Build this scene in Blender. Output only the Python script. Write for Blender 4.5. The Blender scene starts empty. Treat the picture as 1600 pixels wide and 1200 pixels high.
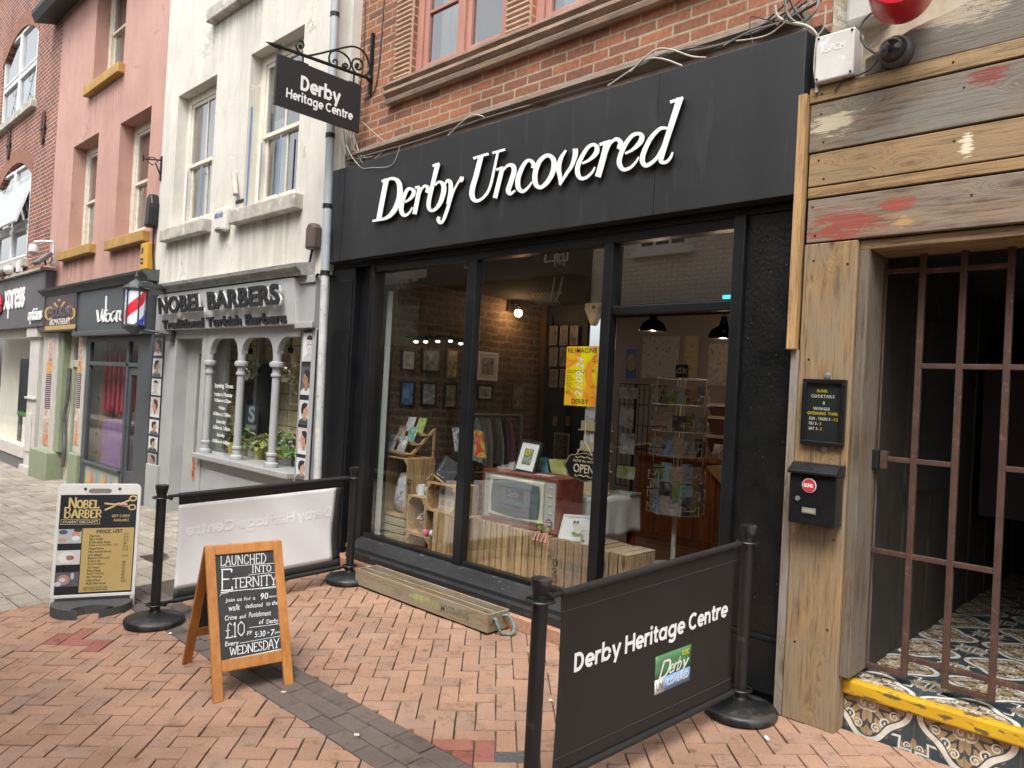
import bpy,bmesh,math,random
from mathutils import Vector,Matrix
random.seed(7)
S=bpy.context.scene
COL=S.collection

# ---------------------------------------------------------------- camera
RR=[[0.7208668841692362,0.6909715616039878,0.053937337371096],
      [-0.03155260815939162,-0.04502432133339042,0.9984874778417641],
      [-0.6923549438160146,0.721478420705023,0.01065458729886207]]
CC=(6.16133479912689,-3.7936028628718086,1.6)
FF=1165.0
cd=bpy.data.cameras.new('camera');cam=bpy.data.objects.new('camera',cd);COL.objects.link(cam)
cd.sensor_width=36.0;cd.lens=36.0*FF/1600.0;cd.clip_start=0.02;cd.clip_end=500
r_,u_,f_=RR
cam.matrix_world=Matrix(((r_[0],u_[0],-f_[0],CC[0]),(r_[1],u_[1],-f_[1],CC[1]),
                           (r_[2],u_[2],-f_[2],CC[2]),(0,0,0,1)))
S.camera=cam

# ---------------------------------------------------------------- light
SUN_EL,SUN_ROT=math.radians(58),math.radians(150)
w=bpy.data.worlds.new('World');S.world=w;w.use_nodes=True
nt=w.node_tree;nt.nodes.clear()
wo=nt.nodes.new('ShaderNodeOutputWorld');bg=nt.nodes.new('ShaderNodeBackground')
sky=nt.nodes.new('ShaderNodeTexSky');sky.sky_type='NISHITA';sky.sun_disc=False
sky.sun_elevation=SUN_EL;sky.sun_rotation=SUN_ROT
sky.air_density=1.0;sky.dust_density=4.0;sky.ozone_density=1.0
hs=nt.nodes.new('ShaderNodeHueSaturation');hs.inputs['Saturation'].default_value=0.16
nt.links.new(sky.outputs[0],hs.inputs['Color']);nt.links.new(hs.outputs[0],bg.inputs[0])
nt.links.new(bg.outputs[0],wo.inputs[0]);bg.inputs[1].default_value=0.15
sd=bpy.data.lights.new('sun','SUN');sd.energy=1.4;sd.angle=math.radians(30);sd.color=(1.0,0.955,0.88)
sun=bpy.data.objects.new('sun',sd);COL.objects.link(sun)
az=math.radians(-62)      # light comes from the street side, a little from the right
dsun=Vector((math.cos(az)*math.cos(SUN_EL),math.sin(az)*math.cos(SUN_EL),math.sin(SUN_EL)))
sun.rotation_euler=dsun.to_track_quat('Z','Y').to_euler()
S.view_settings.view_transform='Standard'
try:S.view_settings.look='None'
except Exception:pass
S.view_settings.gamma=1.0
S.view_settings.exposure=1.12
S.render.engine='CYCLES'
S.cycles.use_denoising=True
S.cycles.max_bounces=7;S.cycles.diffuse_bounces=4;S.cycles.glossy_bounces=3
S.cycles.transparent_max_bounces=16;S.cycles.transmission_bounces=4
S.cycles.sample_clamp_indirect=4.0
S.cycles.caustics_reflective=False;S.cycles.caustics_refractive=False

# ------------------------------------------------- measuring from the photo
def ray(px,py):
    a,b=(px-800)/FF,-(py-600)/FF
    return[RR[0][i]*a+RR[1][i]*b+RR[2][i]for i in range(3)]
def onY(px,py,Y):          # point of a wall plane y = Y
    d=ray(px,py);t=(Y-CC[1])/d[1];return Vector((CC[0]+t*d[0],Y,CC[2]+t*d[2]))
def onX(px,py,X):
    d=ray(px,py);t=(X-CC[0])/d[0];return Vector((X,CC[1]+t*d[1],CC[2]+t*d[2]))
def onZ(px,py,Z):
    d=ray(px,py);t=(Z-CC[2])/d[2];return Vector((CC[0]+t*d[0],CC[1]+t*d[1],Z))
def gz(x,y):return .045*max(min(y,0),-6.5)+max(-.32,.036*min(x,0))
def onG(px,py):
    z=0
    for i in range(25):
        p=onZ(px,py,z);z=gz(p.x,p.y)
    return p

# ------------------------------------------------------------- mesh builder
WLOC={}
class MB:
    def __init__(s,M=None):s.v=[];s.f=[];s.M=M
    def add(s,vs,fs):
        n=len(s.v)
        s.v+=[tuple(s.M@Vector(p))if s.M else tuple(p)for p in vs]
        s.f+=[[i+n for i in f]for f in fs];return s
    def box(s,x0,x1,y0,y1,z0,z1):
        if x0>x1:x0,x1=x1,x0
        if y0>y1:y0,y1=y1,y0
        if z0>z1:z0,z1=z1,z0
        return s.add([(x0,y0,z0),(x1,y0,z0),(x1,y1,z0),(x0,y1,z0),(x0,y0,z1),(x1,y0,z1),(x1,y1,z1),(x0,y1,z1)],
                     [(0,3,2,1),(4,5,6,7),(0,1,5,4),(1,2,6,5),(2,3,7,6),(3,0,4,7)])
    def hexa(s,a,b):           # two quads, matching order
        return s.add(list(a)+list(b),[(0,3,2,1),(4,5,6,7),(0,1,5,4),(1,2,6,5),(2,3,7,6),(3,0,4,7)])
    def slab(s,q,t):           # a quad given thickness t along its reversed normal
        q=[Vector(p)for p in q];n=(q[1]-q[0]).cross(q[3]-q[0]).normalized()*t
        return s.hexa([p-n for p in q],q)
    def quad(s,*q):return s.add(q,[(0,1,2,3)])
    def prism(s,pl,a,b,axis='y'):
        n=len(pl)
        if axis=='y':A=[(p[0],a,p[1])for p in pl];B=[(p[0],b,p[1])for p in pl]
        elif axis=='x':A=[(a,p[0],p[1])for p in pl];B=[(b,p[0],p[1])for p in pl]
        else:A=[(p[0],p[1],a)for p in pl];B=[(p[0],p[1],b)for p in pl]
        return s.add(A+B,[list(range(n)),list(range(2*n-1,n-1,-1))]+[(i,i+n,(i+1)%n+n,(i+1)%n)for i in range(n)])
    def tube(s,pts,r,n=8,closed=False):
        pts=[Vector(p)for p in pts];m=len(pts)
        rs=r if isinstance(r,(list,tuple))else[r]*m
        vs=[];ref=None
        for i,p in enumerate(pts):
            if closed:t=pts[(i+1)%m]-pts[i-1]
            else:t=pts[min(i+1,m-1)]-pts[max(i-1,0)]
            t=t.normalized()if t.length>1e-9 else Vector((0,0,1))
            if ref is None:ref=t.orthogonal().normalized()
            ref=(ref-t*ref.dot(t));ref=ref.normalized()if ref.length>1e-6 else t.orthogonal().normalized()
            b=t.cross(ref)
            for k in range(n):
                a=2*math.pi*k/n
                vs.append(p+(ref*math.cos(a)+b*math.sin(a))*rs[i])
        fs=[]
        for i in range(m if closed else m-1):
            j=(i+1)%m
            for k in range(n):fs.append((i*n+k,i*n+(k+1)%n,j*n+(k+1)%n,j*n+k))
        if not closed:fs+=[list(range(n-1,-1,-1)),list(range((m-1)*n,m*n))]
        return s.add(vs,fs)
    def lathe(s,prof,c=(0,0,0),n=20):
        vs=[];m=len(prof)
        for r,z in prof:
            for k in range(n):
                a=2*math.pi*k/n;vs.append((c[0]+r*math.cos(a),c[1]+r*math.sin(a),c[2]+z))
        fs=[(i*n+k,i*n+(k+1)%n,(i+1)*n+(k+1)%n,(i+1)*n+k)for i in range(m-1)for k in range(n)]
        fs+=[list(range(n-1,-1,-1)),list(range((m-1)*n,m*n))]
        return s.add(vs,fs)
    def ball(s,c,r,n=12,sq=(1,1,1)):
        vs=[];fs=[];h=n//2
        for i in range(h+1):
            t=math.pi*i/h
            for k in range(n):
                a=2*math.pi*k/n
                vs.append((c[0]+r*sq[0]*math.sin(t)*math.cos(a),c[1]+r*sq[1]*math.sin(t)*math.sin(a),c[2]+r*sq[2]*math.cos(t)))
        for i in range(h):
            for k in range(n):fs.append((i*n+k,(i+1)*n+k,(i+1)*n+(k+1)%n,i*n+(k+1)%n))
        return s.add(vs,fs)
    def build(s,name,mat,parent=None,at=None,smooth=False,bevel=0,seg=2):
        base=Vector((0,0,0))
        if parent is not None:base=WLOC[parent.name]
        elif at is not None:base=Vector(at)
        me=bpy.data.meshes.new(name)
        me.from_pydata([tuple(Vector(p)-base)for p in s.v],[],s.f)
        me.update();bm=bmesh.new();bm.from_mesh(me);bmesh.ops.recalc_face_normals(bm,faces=bm.faces);bm.to_mesh(me);bm.free()
        me.materials.append(mat)
        o=bpy.data.objects.new(name,me);COL.objects.link(o)
        if parent is not None:o.parent=parent;WLOC[o.name]=base
        else:o.location=base;WLOC[o.name]=base
        if smooth:
            for p in me.polygons:p.use_smooth=True
            if smooth!='all':
                try:me.set_sharp_from_angle(angle=math.radians(40))
                except Exception:pass
        if bevel:
            b=o.modifiers.new('bevel','BEVEL');b.width=bevel;b.segments=seg;b.limit_method='ANGLE';b.angle_limit=math.radians(40)
        return o
def tag(o,label,cat,group=None,kind=None):
    if label:o['label']=label
    if cat:o['category']=cat
    if group:o['group']=group
    if kind:o['kind']=kind
    return o
def thing(name,label,cat,loc,group=None):
    o=bpy.data.objects.new(name,None);COL.objects.link(o);o.empty_display_size=.1
    o.location=loc;WLOC[o.name]=Vector(loc)
    return tag(o,label,cat,group)
def dup(root,delta,label=None):
    r=root.copy();COL.objects.link(r);r.location=root.location+Vector(delta)
    if label:r['label']=label
    WLOC[r.name]=Vector(r.location)
    for ch in root.children:
        c=ch.copy();COL.objects.link(c);c.parent=r
        for g in ch.children:
            d=g.copy();COL.objects.link(d);d.parent=c
    return r
def catmull(pts,k=6,closed=False):
    out=[];n=len(pts);dim=len(pts[0])
    for i in range(n if closed else n-1):
        p=[pts[(i+j-1)%n]if closed else pts[min(max(i+j-1,0),n-1)]for j in range(4)]
        for q in range(k):
            t=q/k
            out.append(tuple(.5*(2*p[1][d]+(p[2][d]-p[0][d])*t+(2*p[0][d]-5*p[1][d]+4*p[2][d]-p[3][d])*t*t+(3*p[1][d]-p[0][d]-3*p[2][d]+p[3][d])*t**3)for d in range(dim)))
    if not closed:out.append(tuple(pts[-1]))
    return out
def ribbon(pts,k=6,closed=False):
    """outline of a pen stroke: pts (u, v, width) -> list of (left, right) points"""
    c=catmull(pts,k,closed);n=len(c);out=[]
    for i in range(n):
        a=c[(i-1)%n]if(closed or i)else c[0];b=c[(i+1)%n]if(closed or i<n-1)else c[-1]
        tx,ty=b[0]-a[0],b[1]-a[1];L=math.hypot(tx,ty)or 1;nx,ny=-ty/L,tx/L;h=c[i][2]/2
        out.append(((c[i][0]+nx*h,c[i][1]+ny*h),(c[i][0]-nx*h,c[i][1]-ny*h)))
    return out
def pen(mb,pts,fn,thick,k=6,closed=False):
    """solid pen stroke; fn maps (u, v, depth) to a point"""
    rb=ribbon(pts,k,closed);n=len(rb);vs=[]
    for l,r in rb:vs+=[fn(l[0],l[1],0),fn(r[0],r[1],0),fn(l[0],l[1],thick),fn(r[0],r[1],thick)]
    fs=[]
    for i in range(n if closed else n-1):
        a,b=4*i,4*((i+1)%n)
        fs+=[(a,a+1,b+1,b),(a+2,b+2,b+3,a+3),(a,b,b+2,a+2),(a+1,a+3,b+3,b+1)]
    if not closed:fs+=[(0,2,3,1),(4*n-4,4*n-3,4*n-1,4*n-2)]
    mb.add(vs,fs)
_tc={}
def textpoly(body,bold=0.0,space=1.0):
    key=(body,bold,space)
    if key not in _tc:
        cu=bpy.data.curves.new('t','FONT');cu.body=body;cu.size=1;cu.extrude=.5;cu.offset=bold;cu.space_character=space
        cu.resolution_u=5
        ob=bpy.data.objects.new('t',cu);me=ob.to_mesh()
        vs=[tuple(v.co)for v in me.vertices];fs=[tuple(p.vertices)for p in me.polygons]
        ob.to_mesh_clear();bpy.data.objects.remove(ob);bpy.data.curves.remove(cu)
        _tc[key]=(vs,fs)
    return _tc[key]
def lettering(mb,body,o,xd,ud,w,h,thick=.002,bold=0.0,space=1.0,shear=0.0):
    """text fitted to a box w x h whose lower left corner is o, reading along xd with up ud"""
    vs,fs=textpoly(body,bold,space)
    if not vs:return mb
    if shear:vs=[(v[0]+shear*v[1],v[1],v[2])for v in vs]
    x0=min(v[0]for v in vs);x1=max(v[0]for v in vs);y0=min(v[1]for v in vs);y1=max(v[1]for v in vs)
    o,xd,ud=Vector(o),Vector(xd).normalized(),Vector(ud).normalized();n=xd.cross(ud)
    sx=w/(x1-x0);sy=h/(y1-y0)
    return mb.add([o+xd*((v[0]-x0)*sx)+ud*((v[1]-y0)*sy)+n*((v[2]+.5)*thick)for v in vs],fs)

# bold geometric lettering drawn with round strokes
def _arc(cx,cy,rx,ry,a0,a1,n=12):return[(cx+rx*math.cos(math.radians(a0+(a1-a0)*i/n)),cy+ry*math.sin(math.radians(a0+(a1-a0)*i/n)))for i in range(n+1)]
_O=_arc(.27,.26,.205,.2,0,345,16)
GEO={'D':(.60,[[(.07,0),(.07,.7)],[(.05,.635),(.2,.635)]+_arc(.22,.35,.26,.285,80,-80)+[(.2,.065),(.05,.065)]]),'e':(.54,[_arc(.27,.26,.205,.2,0,312,16),[(.07,.255),(.54,.255)]]),
 'r':(.36,[[(.07,0),(.07,.52)],[(.07,.28),(.11,.40),(.2,.45),(.33,.455)]]),'b':(.57,[[(.07,0),(.07,.75)],_O]),'y':(.52,[[(.05,.52),(.27,.02)],[(.48,.52),(.2,-.19)]]),'H':(.64,[[(.07,0),(.07,.7)],[(.54,0),(.54,.7)],[(.07,.36),(.54,.36)]]),
 'i':(.20,[[(.07,0),(.07,.52)],[(.07,.6),(.07,.735)]]),'t':(.34,[[(.13,.66),(.13,.16),(.17,.08),(.3,.065)],[(0,.455),(.31,.455)]]),'a':(.60,[_O,[(.475,0),(.475,.52)]]),'g':(.60,[_O,[(.475,.52),(.475,.0),(.42,-.13),(.28,-.17),(.09,-.11)]]),
 'C':(.68,[_arc(.36,.35,.29,.285,48,312,18)]),'n':(.55,[[(.07,0),(.07,.52)],[(.07,.25),(.11,.40),(.24,.455),(.37,.40),(.41,.25),(.41,0)]]),' ':(.22,[])}
def geo(mb,body,fn,thick,w_=.132):
    x=0;k=0;tot=sum(GEO[c][0]+.025 for c in body)-.06
    for c in body:
        for st in GEO[c][1]:k+=1;pen(mb,[(x+u,v,w_)for u,v in st],lambda u,v,d,k=k:fn(u/tot,v,(k%4)*thick*.12+d),thick,3)
        x+=GEO[c][0]+.025
# --------------------------------------------------------------- materials
def _n(nt,t,**k):
    n=nt.nodes.new(t)
    for a,b in k.items():
        if a.startswith('i_'):
            key=a[2:].replace('_',' ');n.inputs[key].default_value=b
        else:setattr(n,a,b)
    return n
def base_mat(name,rough=.6,metal=0,spec=.5):
    m=bpy.data.materials.new(name);m.use_nodes=True;nt=m.node_tree
    b=nt.nodes['Principled BSDF'];b.inputs['Roughness'].default_value=rough;b.inputs['Metallic'].default_value=metal
    b.inputs['Specular IOR Level'].default_value=spec
    return m,nt,b
def ramp(nt,stops):
    r=nt.nodes.new('ShaderNodeValToRGB');e=r.color_ramp.elements
    while len(e)>1:e.remove(e[-1])
    e[0].position=stops[0][0];e[0].color=(*stops[0][1],1)
    for p,c in stops[1:]:
        x=e.new(p);x.color=(*c,1)
    return r
def coords(nt,stretch=(1,1,1),island=False):
    tc=nt.nodes.new('ShaderNodeTexCoord');mp=nt.nodes.new('ShaderNodeMapping');mp.inputs['Scale'].default_value=stretch
    nt.links.new(tc.outputs['Object'],mp.inputs['Vector'])
    if island:
        g=nt.nodes.new('ShaderNodeNewGeometry');mu=_n(nt,'ShaderNodeMath',operation='MULTIPLY');mu.inputs[1].default_value=37
        nt.links.new(g.outputs['Random Per Island'],mu.inputs[0])
        oi=nt.nodes.new('ShaderNodeObjectInfo');m3=_n(nt,'ShaderNodeMath',operation='MULTIPLY_ADD');m3.inputs[1].default_value=19
        nt.links.new(oi.outputs['Random'],m3.inputs[0]);nt.links.new(mu.outputs[0],m3.inputs[2])
        nt.links.new(m3.outputs[0],mp.inputs['Location'])
    return mp
def mixc(nt,f,a,b,mode='MIX'):
    m=nt.nodes.new('ShaderNodeMix');m.data_type='RGBA';m.blend_type=mode
    for i,v in((0,f),(6,a),(7,b)):
        if hasattr(v,'links')or hasattr(v,'is_output'):nt.links.new(v,m.inputs[i])
        else:m.inputs[i].default_value=v if i==0 else(*v,1)
    return m.outputs[2]
def bump(nt,b,h,strength,dist=.01):
    bp=nt.nodes.new('ShaderNodeBump');bp.inputs['Strength'].default_value=strength;bp.inputs['Distance'].default_value=dist
    nt.links.new(h,bp.inputs['Height']);nt.links.new(bp.outputs[0],b.inputs['Normal'])
def M(name,c1,c2=None,scale=6,rough=.6,metal=0,bmp=0,stretch=(1,1,1),spec=.5,lo=.35,hi=.65,det=6,c3=None,scale3=30,thr3=.62,island=False):
    m,nt,b=base_mat(name,rough,metal,spec)
    if c2 is None:c2=tuple(x*.82 for x in c1)
    mp=coords(nt,stretch,island)
    no=_n(nt,'ShaderNodeTexNoise',i_Scale=scale,i_Detail=det,i_Roughness=.62)
    nt.links.new(mp.outputs[0],no.inputs['Vector'])
    r=ramp(nt,[(lo,c2),(hi,c1)]);nt.links.new(no.outputs['Fac'],r.inputs[0]);out=r.outputs[0]
    if c3:
        n3=_n(nt,'ShaderNodeTexNoise',i_Scale=scale3,i_Detail=4.0);nt.links.new(mp.outputs[0],n3.inputs['Vector'])
        r3=ramp(nt,[(thr3,(0,0,0)),(thr3+.05,(1,1,1))]);nt.links.new(n3.outputs['Fac'],r3.inputs[0])
        out=mixc(nt,r3.outputs[0],out,c3)
    nt.links.new(out,b.inputs['Base Color'])
    rr=_n(nt,'ShaderNodeMapRange');rr.inputs['To Min'].default_value=max(.03,rough-.1);rr.inputs['To Max'].default_value=min(1,rough+.1)
    nt.links.new(no.outputs['Fac'],rr.inputs[0]);nt.links.new(rr.outputs[0],b.inputs['Roughness'])
    if bmp:
        n2=_n(nt,'ShaderNodeTexNoise',i_Scale=scale*5,i_Detail=5.0);nt.links.new(mp.outputs[0],n2.inputs['Vector'])
        bump(nt,b,n2.outputs['Fac'],bmp,.008)
    return m
def wood(name,c1,c2,axis='x',rough=.65,grain=1.0,weather=None,patches=(),bmp=.35,var=.25,gm=.8):
    """boards: long grain along axis, every board (island) different; weather = grey tone; patches of old paint"""
    m,nt,b=base_mat(name,rough)
    st={'x':(.8,14,14),'y':(14,.8,14),'z':(14,14,.8)}[axis]
    mp=coords(nt,tuple(s*grain for s in st),True)
    gv=mp.outputs[0];kd=None
    if weather:      # knots: the grain swirls round them
        vo=_n(nt,'ShaderNodeTexVoronoi',i_Scale=1.0);nt.links.new(coords(nt,tuple({.8:2.0,14:6.5}[s]for s in st),True).outputs[0],vo.inputs['Vector'])
        kr=ramp(nt,[(.0,(1,1,1)),(.42,(0,0,0))]);kr.color_ramp.interpolation='EASE';nt.links.new(vo.outputs['Distance'],kr.inputs[0])
        kv=_n(nt,'ShaderNodeVectorMath',operation='MULTIPLY_ADD');kv.inputs[1].default_value=(1.5,1.5,1.5);nt.links.new(kr.outputs[0],kv.inputs[0]);nt.links.new(mp.outputs[0],kv.inputs[2]);gv=kv.outputs[0]
        kd=ramp(nt,[(.0,(.22,.17,.14)),(.09,(.34,.28,.24)),(.13,(.8,.78,.76)),(.2,(1,1,1))]);nt.links.new(vo.outputs['Distance'],kd.inputs[0])
    n1=_n(nt,'ShaderNodeTexNoise',i_Scale=1.6,i_Detail=8.0,i_Roughness=.65,i_Distortion=.35);nt.links.new(gv,n1.inputs['Vector'])
    n2=_n(nt,'ShaderNodeTexNoise',i_Scale=5.0,i_Detail=6.0,i_Roughness=.75,i_Distortion=.15);nt.links.new(gv,n2.inputs['Vector'])
    r=ramp(nt,[(.3,c2),(.55,c1),(.8,tuple(min(1,x*1.15)for x in c1))]);nt.links.new(n1.outputs['Fac'],r.inputs[0])
    r2=ramp(nt,[(.38,(.30,.27,.25)),(.51,(1,1,1))]);nt.links.new(n2.outputs['Fac'],r2.inputs[0])
    out=mixc(nt,gm,r.outputs[0],r2.outputs[0],'MULTIPLY')
    g=nt.nodes.new('ShaderNodeNewGeometry');vr=ramp(nt,[(0,(1-var,)*3),(1,(1+var*.5,)*3)])
    nt.links.new(g.outputs['Random Per Island'],vr.inputs[0]);out=mixc(nt,1.0,out,vr.outputs[0],'MULTIPLY')
    mp2=coords(nt)
    if weather:
        n3=_n(nt,'ShaderNodeTexNoise',i_Scale=2.2,i_Detail=5.0,i_Roughness=.6);nt.links.new(coords(nt,tuple(max(1,s*.15)for s in st),True).outputs[0],n3.inputs['Vector'])
        r3=ramp(nt,[(.38,(0,0,0)),(.56,(1,1,1))]);nt.links.new(n3.outputs['Fac'],r3.inputs[0])
        wm=mixc(nt,r2.outputs[0],tuple(x*.6 for x in weather),weather)
        out=mixc(nt,r3.outputs[0],out,wm);out=mixc(nt,1.0,out,kd.outputs[0],'MULTIPLY')
    for(cx,cy,cz),rad,colr in patches:
        vs=_n(nt,'ShaderNodeVectorMath',operation='DISTANCE');vs.inputs[1].default_value=(0,0,0)
        m2=coords(nt,(1/rad[0],1/rad[1],1/rad[2]));m2.inputs['Location'].default_value=(-cx/rad[0],-cy/rad[1],-cz/rad[2])
        nt.links.new(m2.outputs[0],vs.inputs[0])
        nn=_n(nt,'ShaderNodeTexNoise',i_Scale=5.0,i_Detail=12.0,i_Roughness=.82);nt.links.new(coords(nt,(1.2,1,9)).outputs[0],nn.inputs['Vector'])
        ad=_n(nt,'ShaderNodeMath',operation='MULTIPLY_ADD');ad.inputs[1].default_value=3.4
        nt.links.new(nn.outputs['Fac'],ad.inputs[0]);nt.links.new(vs.outputs['Value'],ad.inputs[2])
        rp=ramp(nt,[(.0,(.95,)*3),(.84,(.9,)*3),(.87,(0,0,0))])
        sc=_n(nt,'ShaderNodeMath',operation='MULTIPLY');sc.inputs[1].default_value=.40
        nt.links.new(ad.outputs[0],sc.inputs[0]);nt.links.new(sc.outputs[0],rp.inputs[0])
        out=mixc(nt,rp.outputs[0],out,colr)
    nt.links.new(out,b.inputs['Base Color'])
    bump(nt,b,n2.outputs['Fac'],bmp,.006)
    return m
def brickmat(name,c1,c2,mortar,plane='xz',bw=.225,bh=.075,ms=.011,rough=.85,stain=(.5,.45,.42),soft=.1,lum=1.0):
    m,nt,b=base_mat(name,rough,0,.3)
    tc=nt.nodes.new('ShaderNodeTexCoord');sp=nt.nodes.new('ShaderNodeSeparateXYZ');cb=nt.nodes.new('ShaderNodeCombineXYZ')
    nt.links.new(tc.outputs['Object'],sp.inputs[0])
    nt.links.new(sp.outputs['X' if plane=='xz' else 'Y'],cb.inputs[0]);nt.links.new(sp.outputs['Z'],cb.inputs[1])
    nw=_n(nt,'ShaderNodeTexNoise',i_Scale=9.0,i_Detail=3.0);nt.links.new(cb.outputs[0],nw.inputs['Vector'])
    va=_n(nt,'ShaderNodeVectorMath',operation='MULTIPLY_ADD');va.inputs[1].default_value=(.012*soft*10,.012*soft*10,0)
    nt.links.new(nw.outputs['Color'],va.inputs[0]);nt.links.new(cb.outputs[0],va.inputs[2])
    bt=nt.nodes.new('ShaderNodeTexBrick');bt.inputs['Scale'].default_value=1;bt.inputs['Brick Width'].default_value=bw;bt.inputs['Row Height'].default_value=bh
    bt.inputs['Mortar Size'].default_value=ms;bt.inputs['Mortar Smooth'].default_value=.25;bt.inputs['Bias'].default_value=0
    bt.inputs['Color1'].default_value=(*c1,1);bt.inputs['Color2'].default_value=(*c2,1);bt.inputs['Mortar'].default_value=(*mortar,1)
    nt.links.new(va.outputs[0],bt.inputs['Vector'])
    n1=_n(nt,'ShaderNodeTexNoise',i_Scale=26.0,i_Detail=7.0,i_Roughness=.7);nt.links.new(tc.outputs['Object'],n1.inputs['Vector'])
    n2=_n(nt,'ShaderNodeTexNoise',i_Scale=1.1,i_Detail=5.0,i_Roughness=.6);nt.links.new(tc.outputs['Object'],n2.inputs['Vector'])
    r1=ramp(nt,[(.3,(.62,.58,.56)),(.6,(1.12,1.08,1.05))]);nt.links.new(n1.outputs['Fac'],r1.inputs[0])
    r2=ramp(nt,[(.35,stain),(.58,(1,1,1))]);nt.links.new(n2.outputs['Fac'],r2.inputs[0])
    o1=mixc(nt,.85,bt.outputs['Color'],r1.outputs[0],'MULTIPLY');o2=mixc(nt,.6,o1,r2.outputs[0],'MULTIPLY')
    nt.links.new(o2,b.inputs['Base Color'])
    inv=_n(nt,'ShaderNodeMath',operation='MULTIPLY_ADD');inv.inputs[1].default_value=-1.0;nt.links.new(bt.outputs['Fac'],inv.inputs[0])
    sc=_n(nt,'ShaderNodeMath',operation='MULTIPLY');sc.inputs[1].default_value=.5;nt.links.new(n1.outputs['Fac'],sc.inputs[0]);nt.links.new(sc.outputs[0],inv.inputs[2])
    bump(nt,b,inv.outputs[0],.7,.012)
    return m
def glass(name,tint=(.95,.975,.97),refl=1.0,rough=0.0,graz=.9):
    m=bpy.data.materials.new(name);m.use_nodes=True;nt=m.node_tree;nt.nodes.clear()
    o=nt.nodes.new('ShaderNodeOutputMaterial');mx=nt.nodes.new('ShaderNodeMixShader');t=nt.nodes.new('ShaderNodeBsdfTransparent');g=nt.nodes.new('ShaderNodeBsdfGlossy')
    t.inputs[0].default_value=(*tint,1);g.inputs['Roughness'].default_value=rough;g.inputs[0].default_value=(1,1,1,1)
    fr=_n(nt,'ShaderNodeLayerWeight');fr.inputs[0].default_value=.5
    pw=_n(nt,'ShaderNodeMath',operation='POWER');pw.inputs[1].default_value=4.0;nt.links.new(fr.outputs['Facing'],pw.inputs[0])
    mu=_n(nt,'ShaderNodeMath',operation='MULTIPLY_ADD');mu.inputs[1].default_value=graz;mu.inputs[2].default_value=.18*refl;mu.use_clamp=True
    nt.links.new(pw.outputs[0],mu.inputs[0]);nt.links.new(mu.outputs[0],mx.inputs[0]);nt.links.new(t.outputs[0],mx.inputs[1]);nt.links.new(g.outputs[0],mx.inputs[2])
    nt.links.new(mx.outputs[0],o.inputs[0]);return m
def emit(name,col,strength):
    m,nt,b=base_mat(name,.4);b.inputs['Base Color'].default_value=(*col,1)
    b.inputs['Emission Color'].default_value=(*col,1);b.inputs['Emission Strength'].default_value=strength;return m
def picture(name,cols,scale=9,seed=0.0):
    """a printed picture: patches of several inks"""
    m,nt,b=base_mat(name,.45)
    mp=coords(nt,(1,1,1),True);mp.inputs['Rotation'].default_value=(seed,seed*.7,seed*1.3)
    no=_n(nt,'ShaderNodeTexNoise',i_Scale=scale,i_Detail=5.0,i_Roughness=.55,i_Distortion=.6);nt.links.new(mp.outputs[0],no.inputs['Vector'])
    k=len(cols);r=ramp(nt,[(.3+.4*i/max(1,k-1),c)for i,c in enumerate(cols)]);r.color_ramp.interpolation='EASE'
    nt.links.new(no.outputs['Fac'],r.inputs[0]);nt.links.new(r.outputs[0],b.inputs['Base Color']);return m
_pm={}
def plain(c,rough=.55):
    k=tuple(round(x,3)for x in c)+(rough,)
    if k not in _pm:_pm[k]=M('print',c,tuple(x*.9 for x in c),20,rough)
    return _pm[k]
# ================================================================ shared materials
m_black=M('black satin paint',(.0075,.0085,.010),(.005,.0055,.007),5,.38,bmp=.06)
m_fascia=M('charcoal fascia panel',(.019,.020,.0225),(.015,.016,.018),1.6,.5,bmp=.03,c3=(.026,.026,.027),scale3=7,thr3=.62,stretch=(2.2,1,.3))
m_white_letter=M('white acrylic',(.86,.87,.87),(.8,.81,.81),8,.35)
m_glass=glass('shop glass');m_glass_low=glass('clear shop glass',(.97,.98,.97),.3,0.0,.35);m_glass_up=glass('window glass',(.55,.6,.62),1.6)
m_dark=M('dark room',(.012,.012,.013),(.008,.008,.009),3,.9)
m_white=M('white gloss paint',(.78,.78,.76),(.68,.68,.65),3,.4)
m_steel=M('galvanised steel',(.42,.43,.44),(.3,.31,.32),12,.4,.7)
m_iron=M('black wrought iron',(.012,.012,.013),(.02,.019,.018),20,.45,.3,.1)
m_plastic_black=M('black matt plastic',(.011,.011,.012),(.008,.008,.009),14,.45,bmp=.05,c3=(.04,.038,.036),scale3=9,thr3=.60)

# ================================================================ SETTING: the ground
mb=MB()
xs=[-30,-20,-14,-11,-9,-8,-6,-4,-2,0,.5,2,4,6,8,10,14];ys=[-8,-6.5,-5,-4,-3,-2,-1,-.5,0,.5]
for x in xs:
    for y in ys:mb.v.append((x,y,gz(x,y)-.014))
ny=len(ys)
for i in range(len(xs)-1):
    for j in range(ny-1):mb.f.append([i*ny+j,(i+1)*ny+j,(i+1)*ny+j+1,i*ny+j+1])
m_joint=M('jointing sand',(.10,.08,.062),(.04,.034,.027),3,.95,c3=(.05,.075,.02),scale3=4,thr3=.6)
tag(mb.build('ground',m_joint),None,None,None,'structure')

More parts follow.
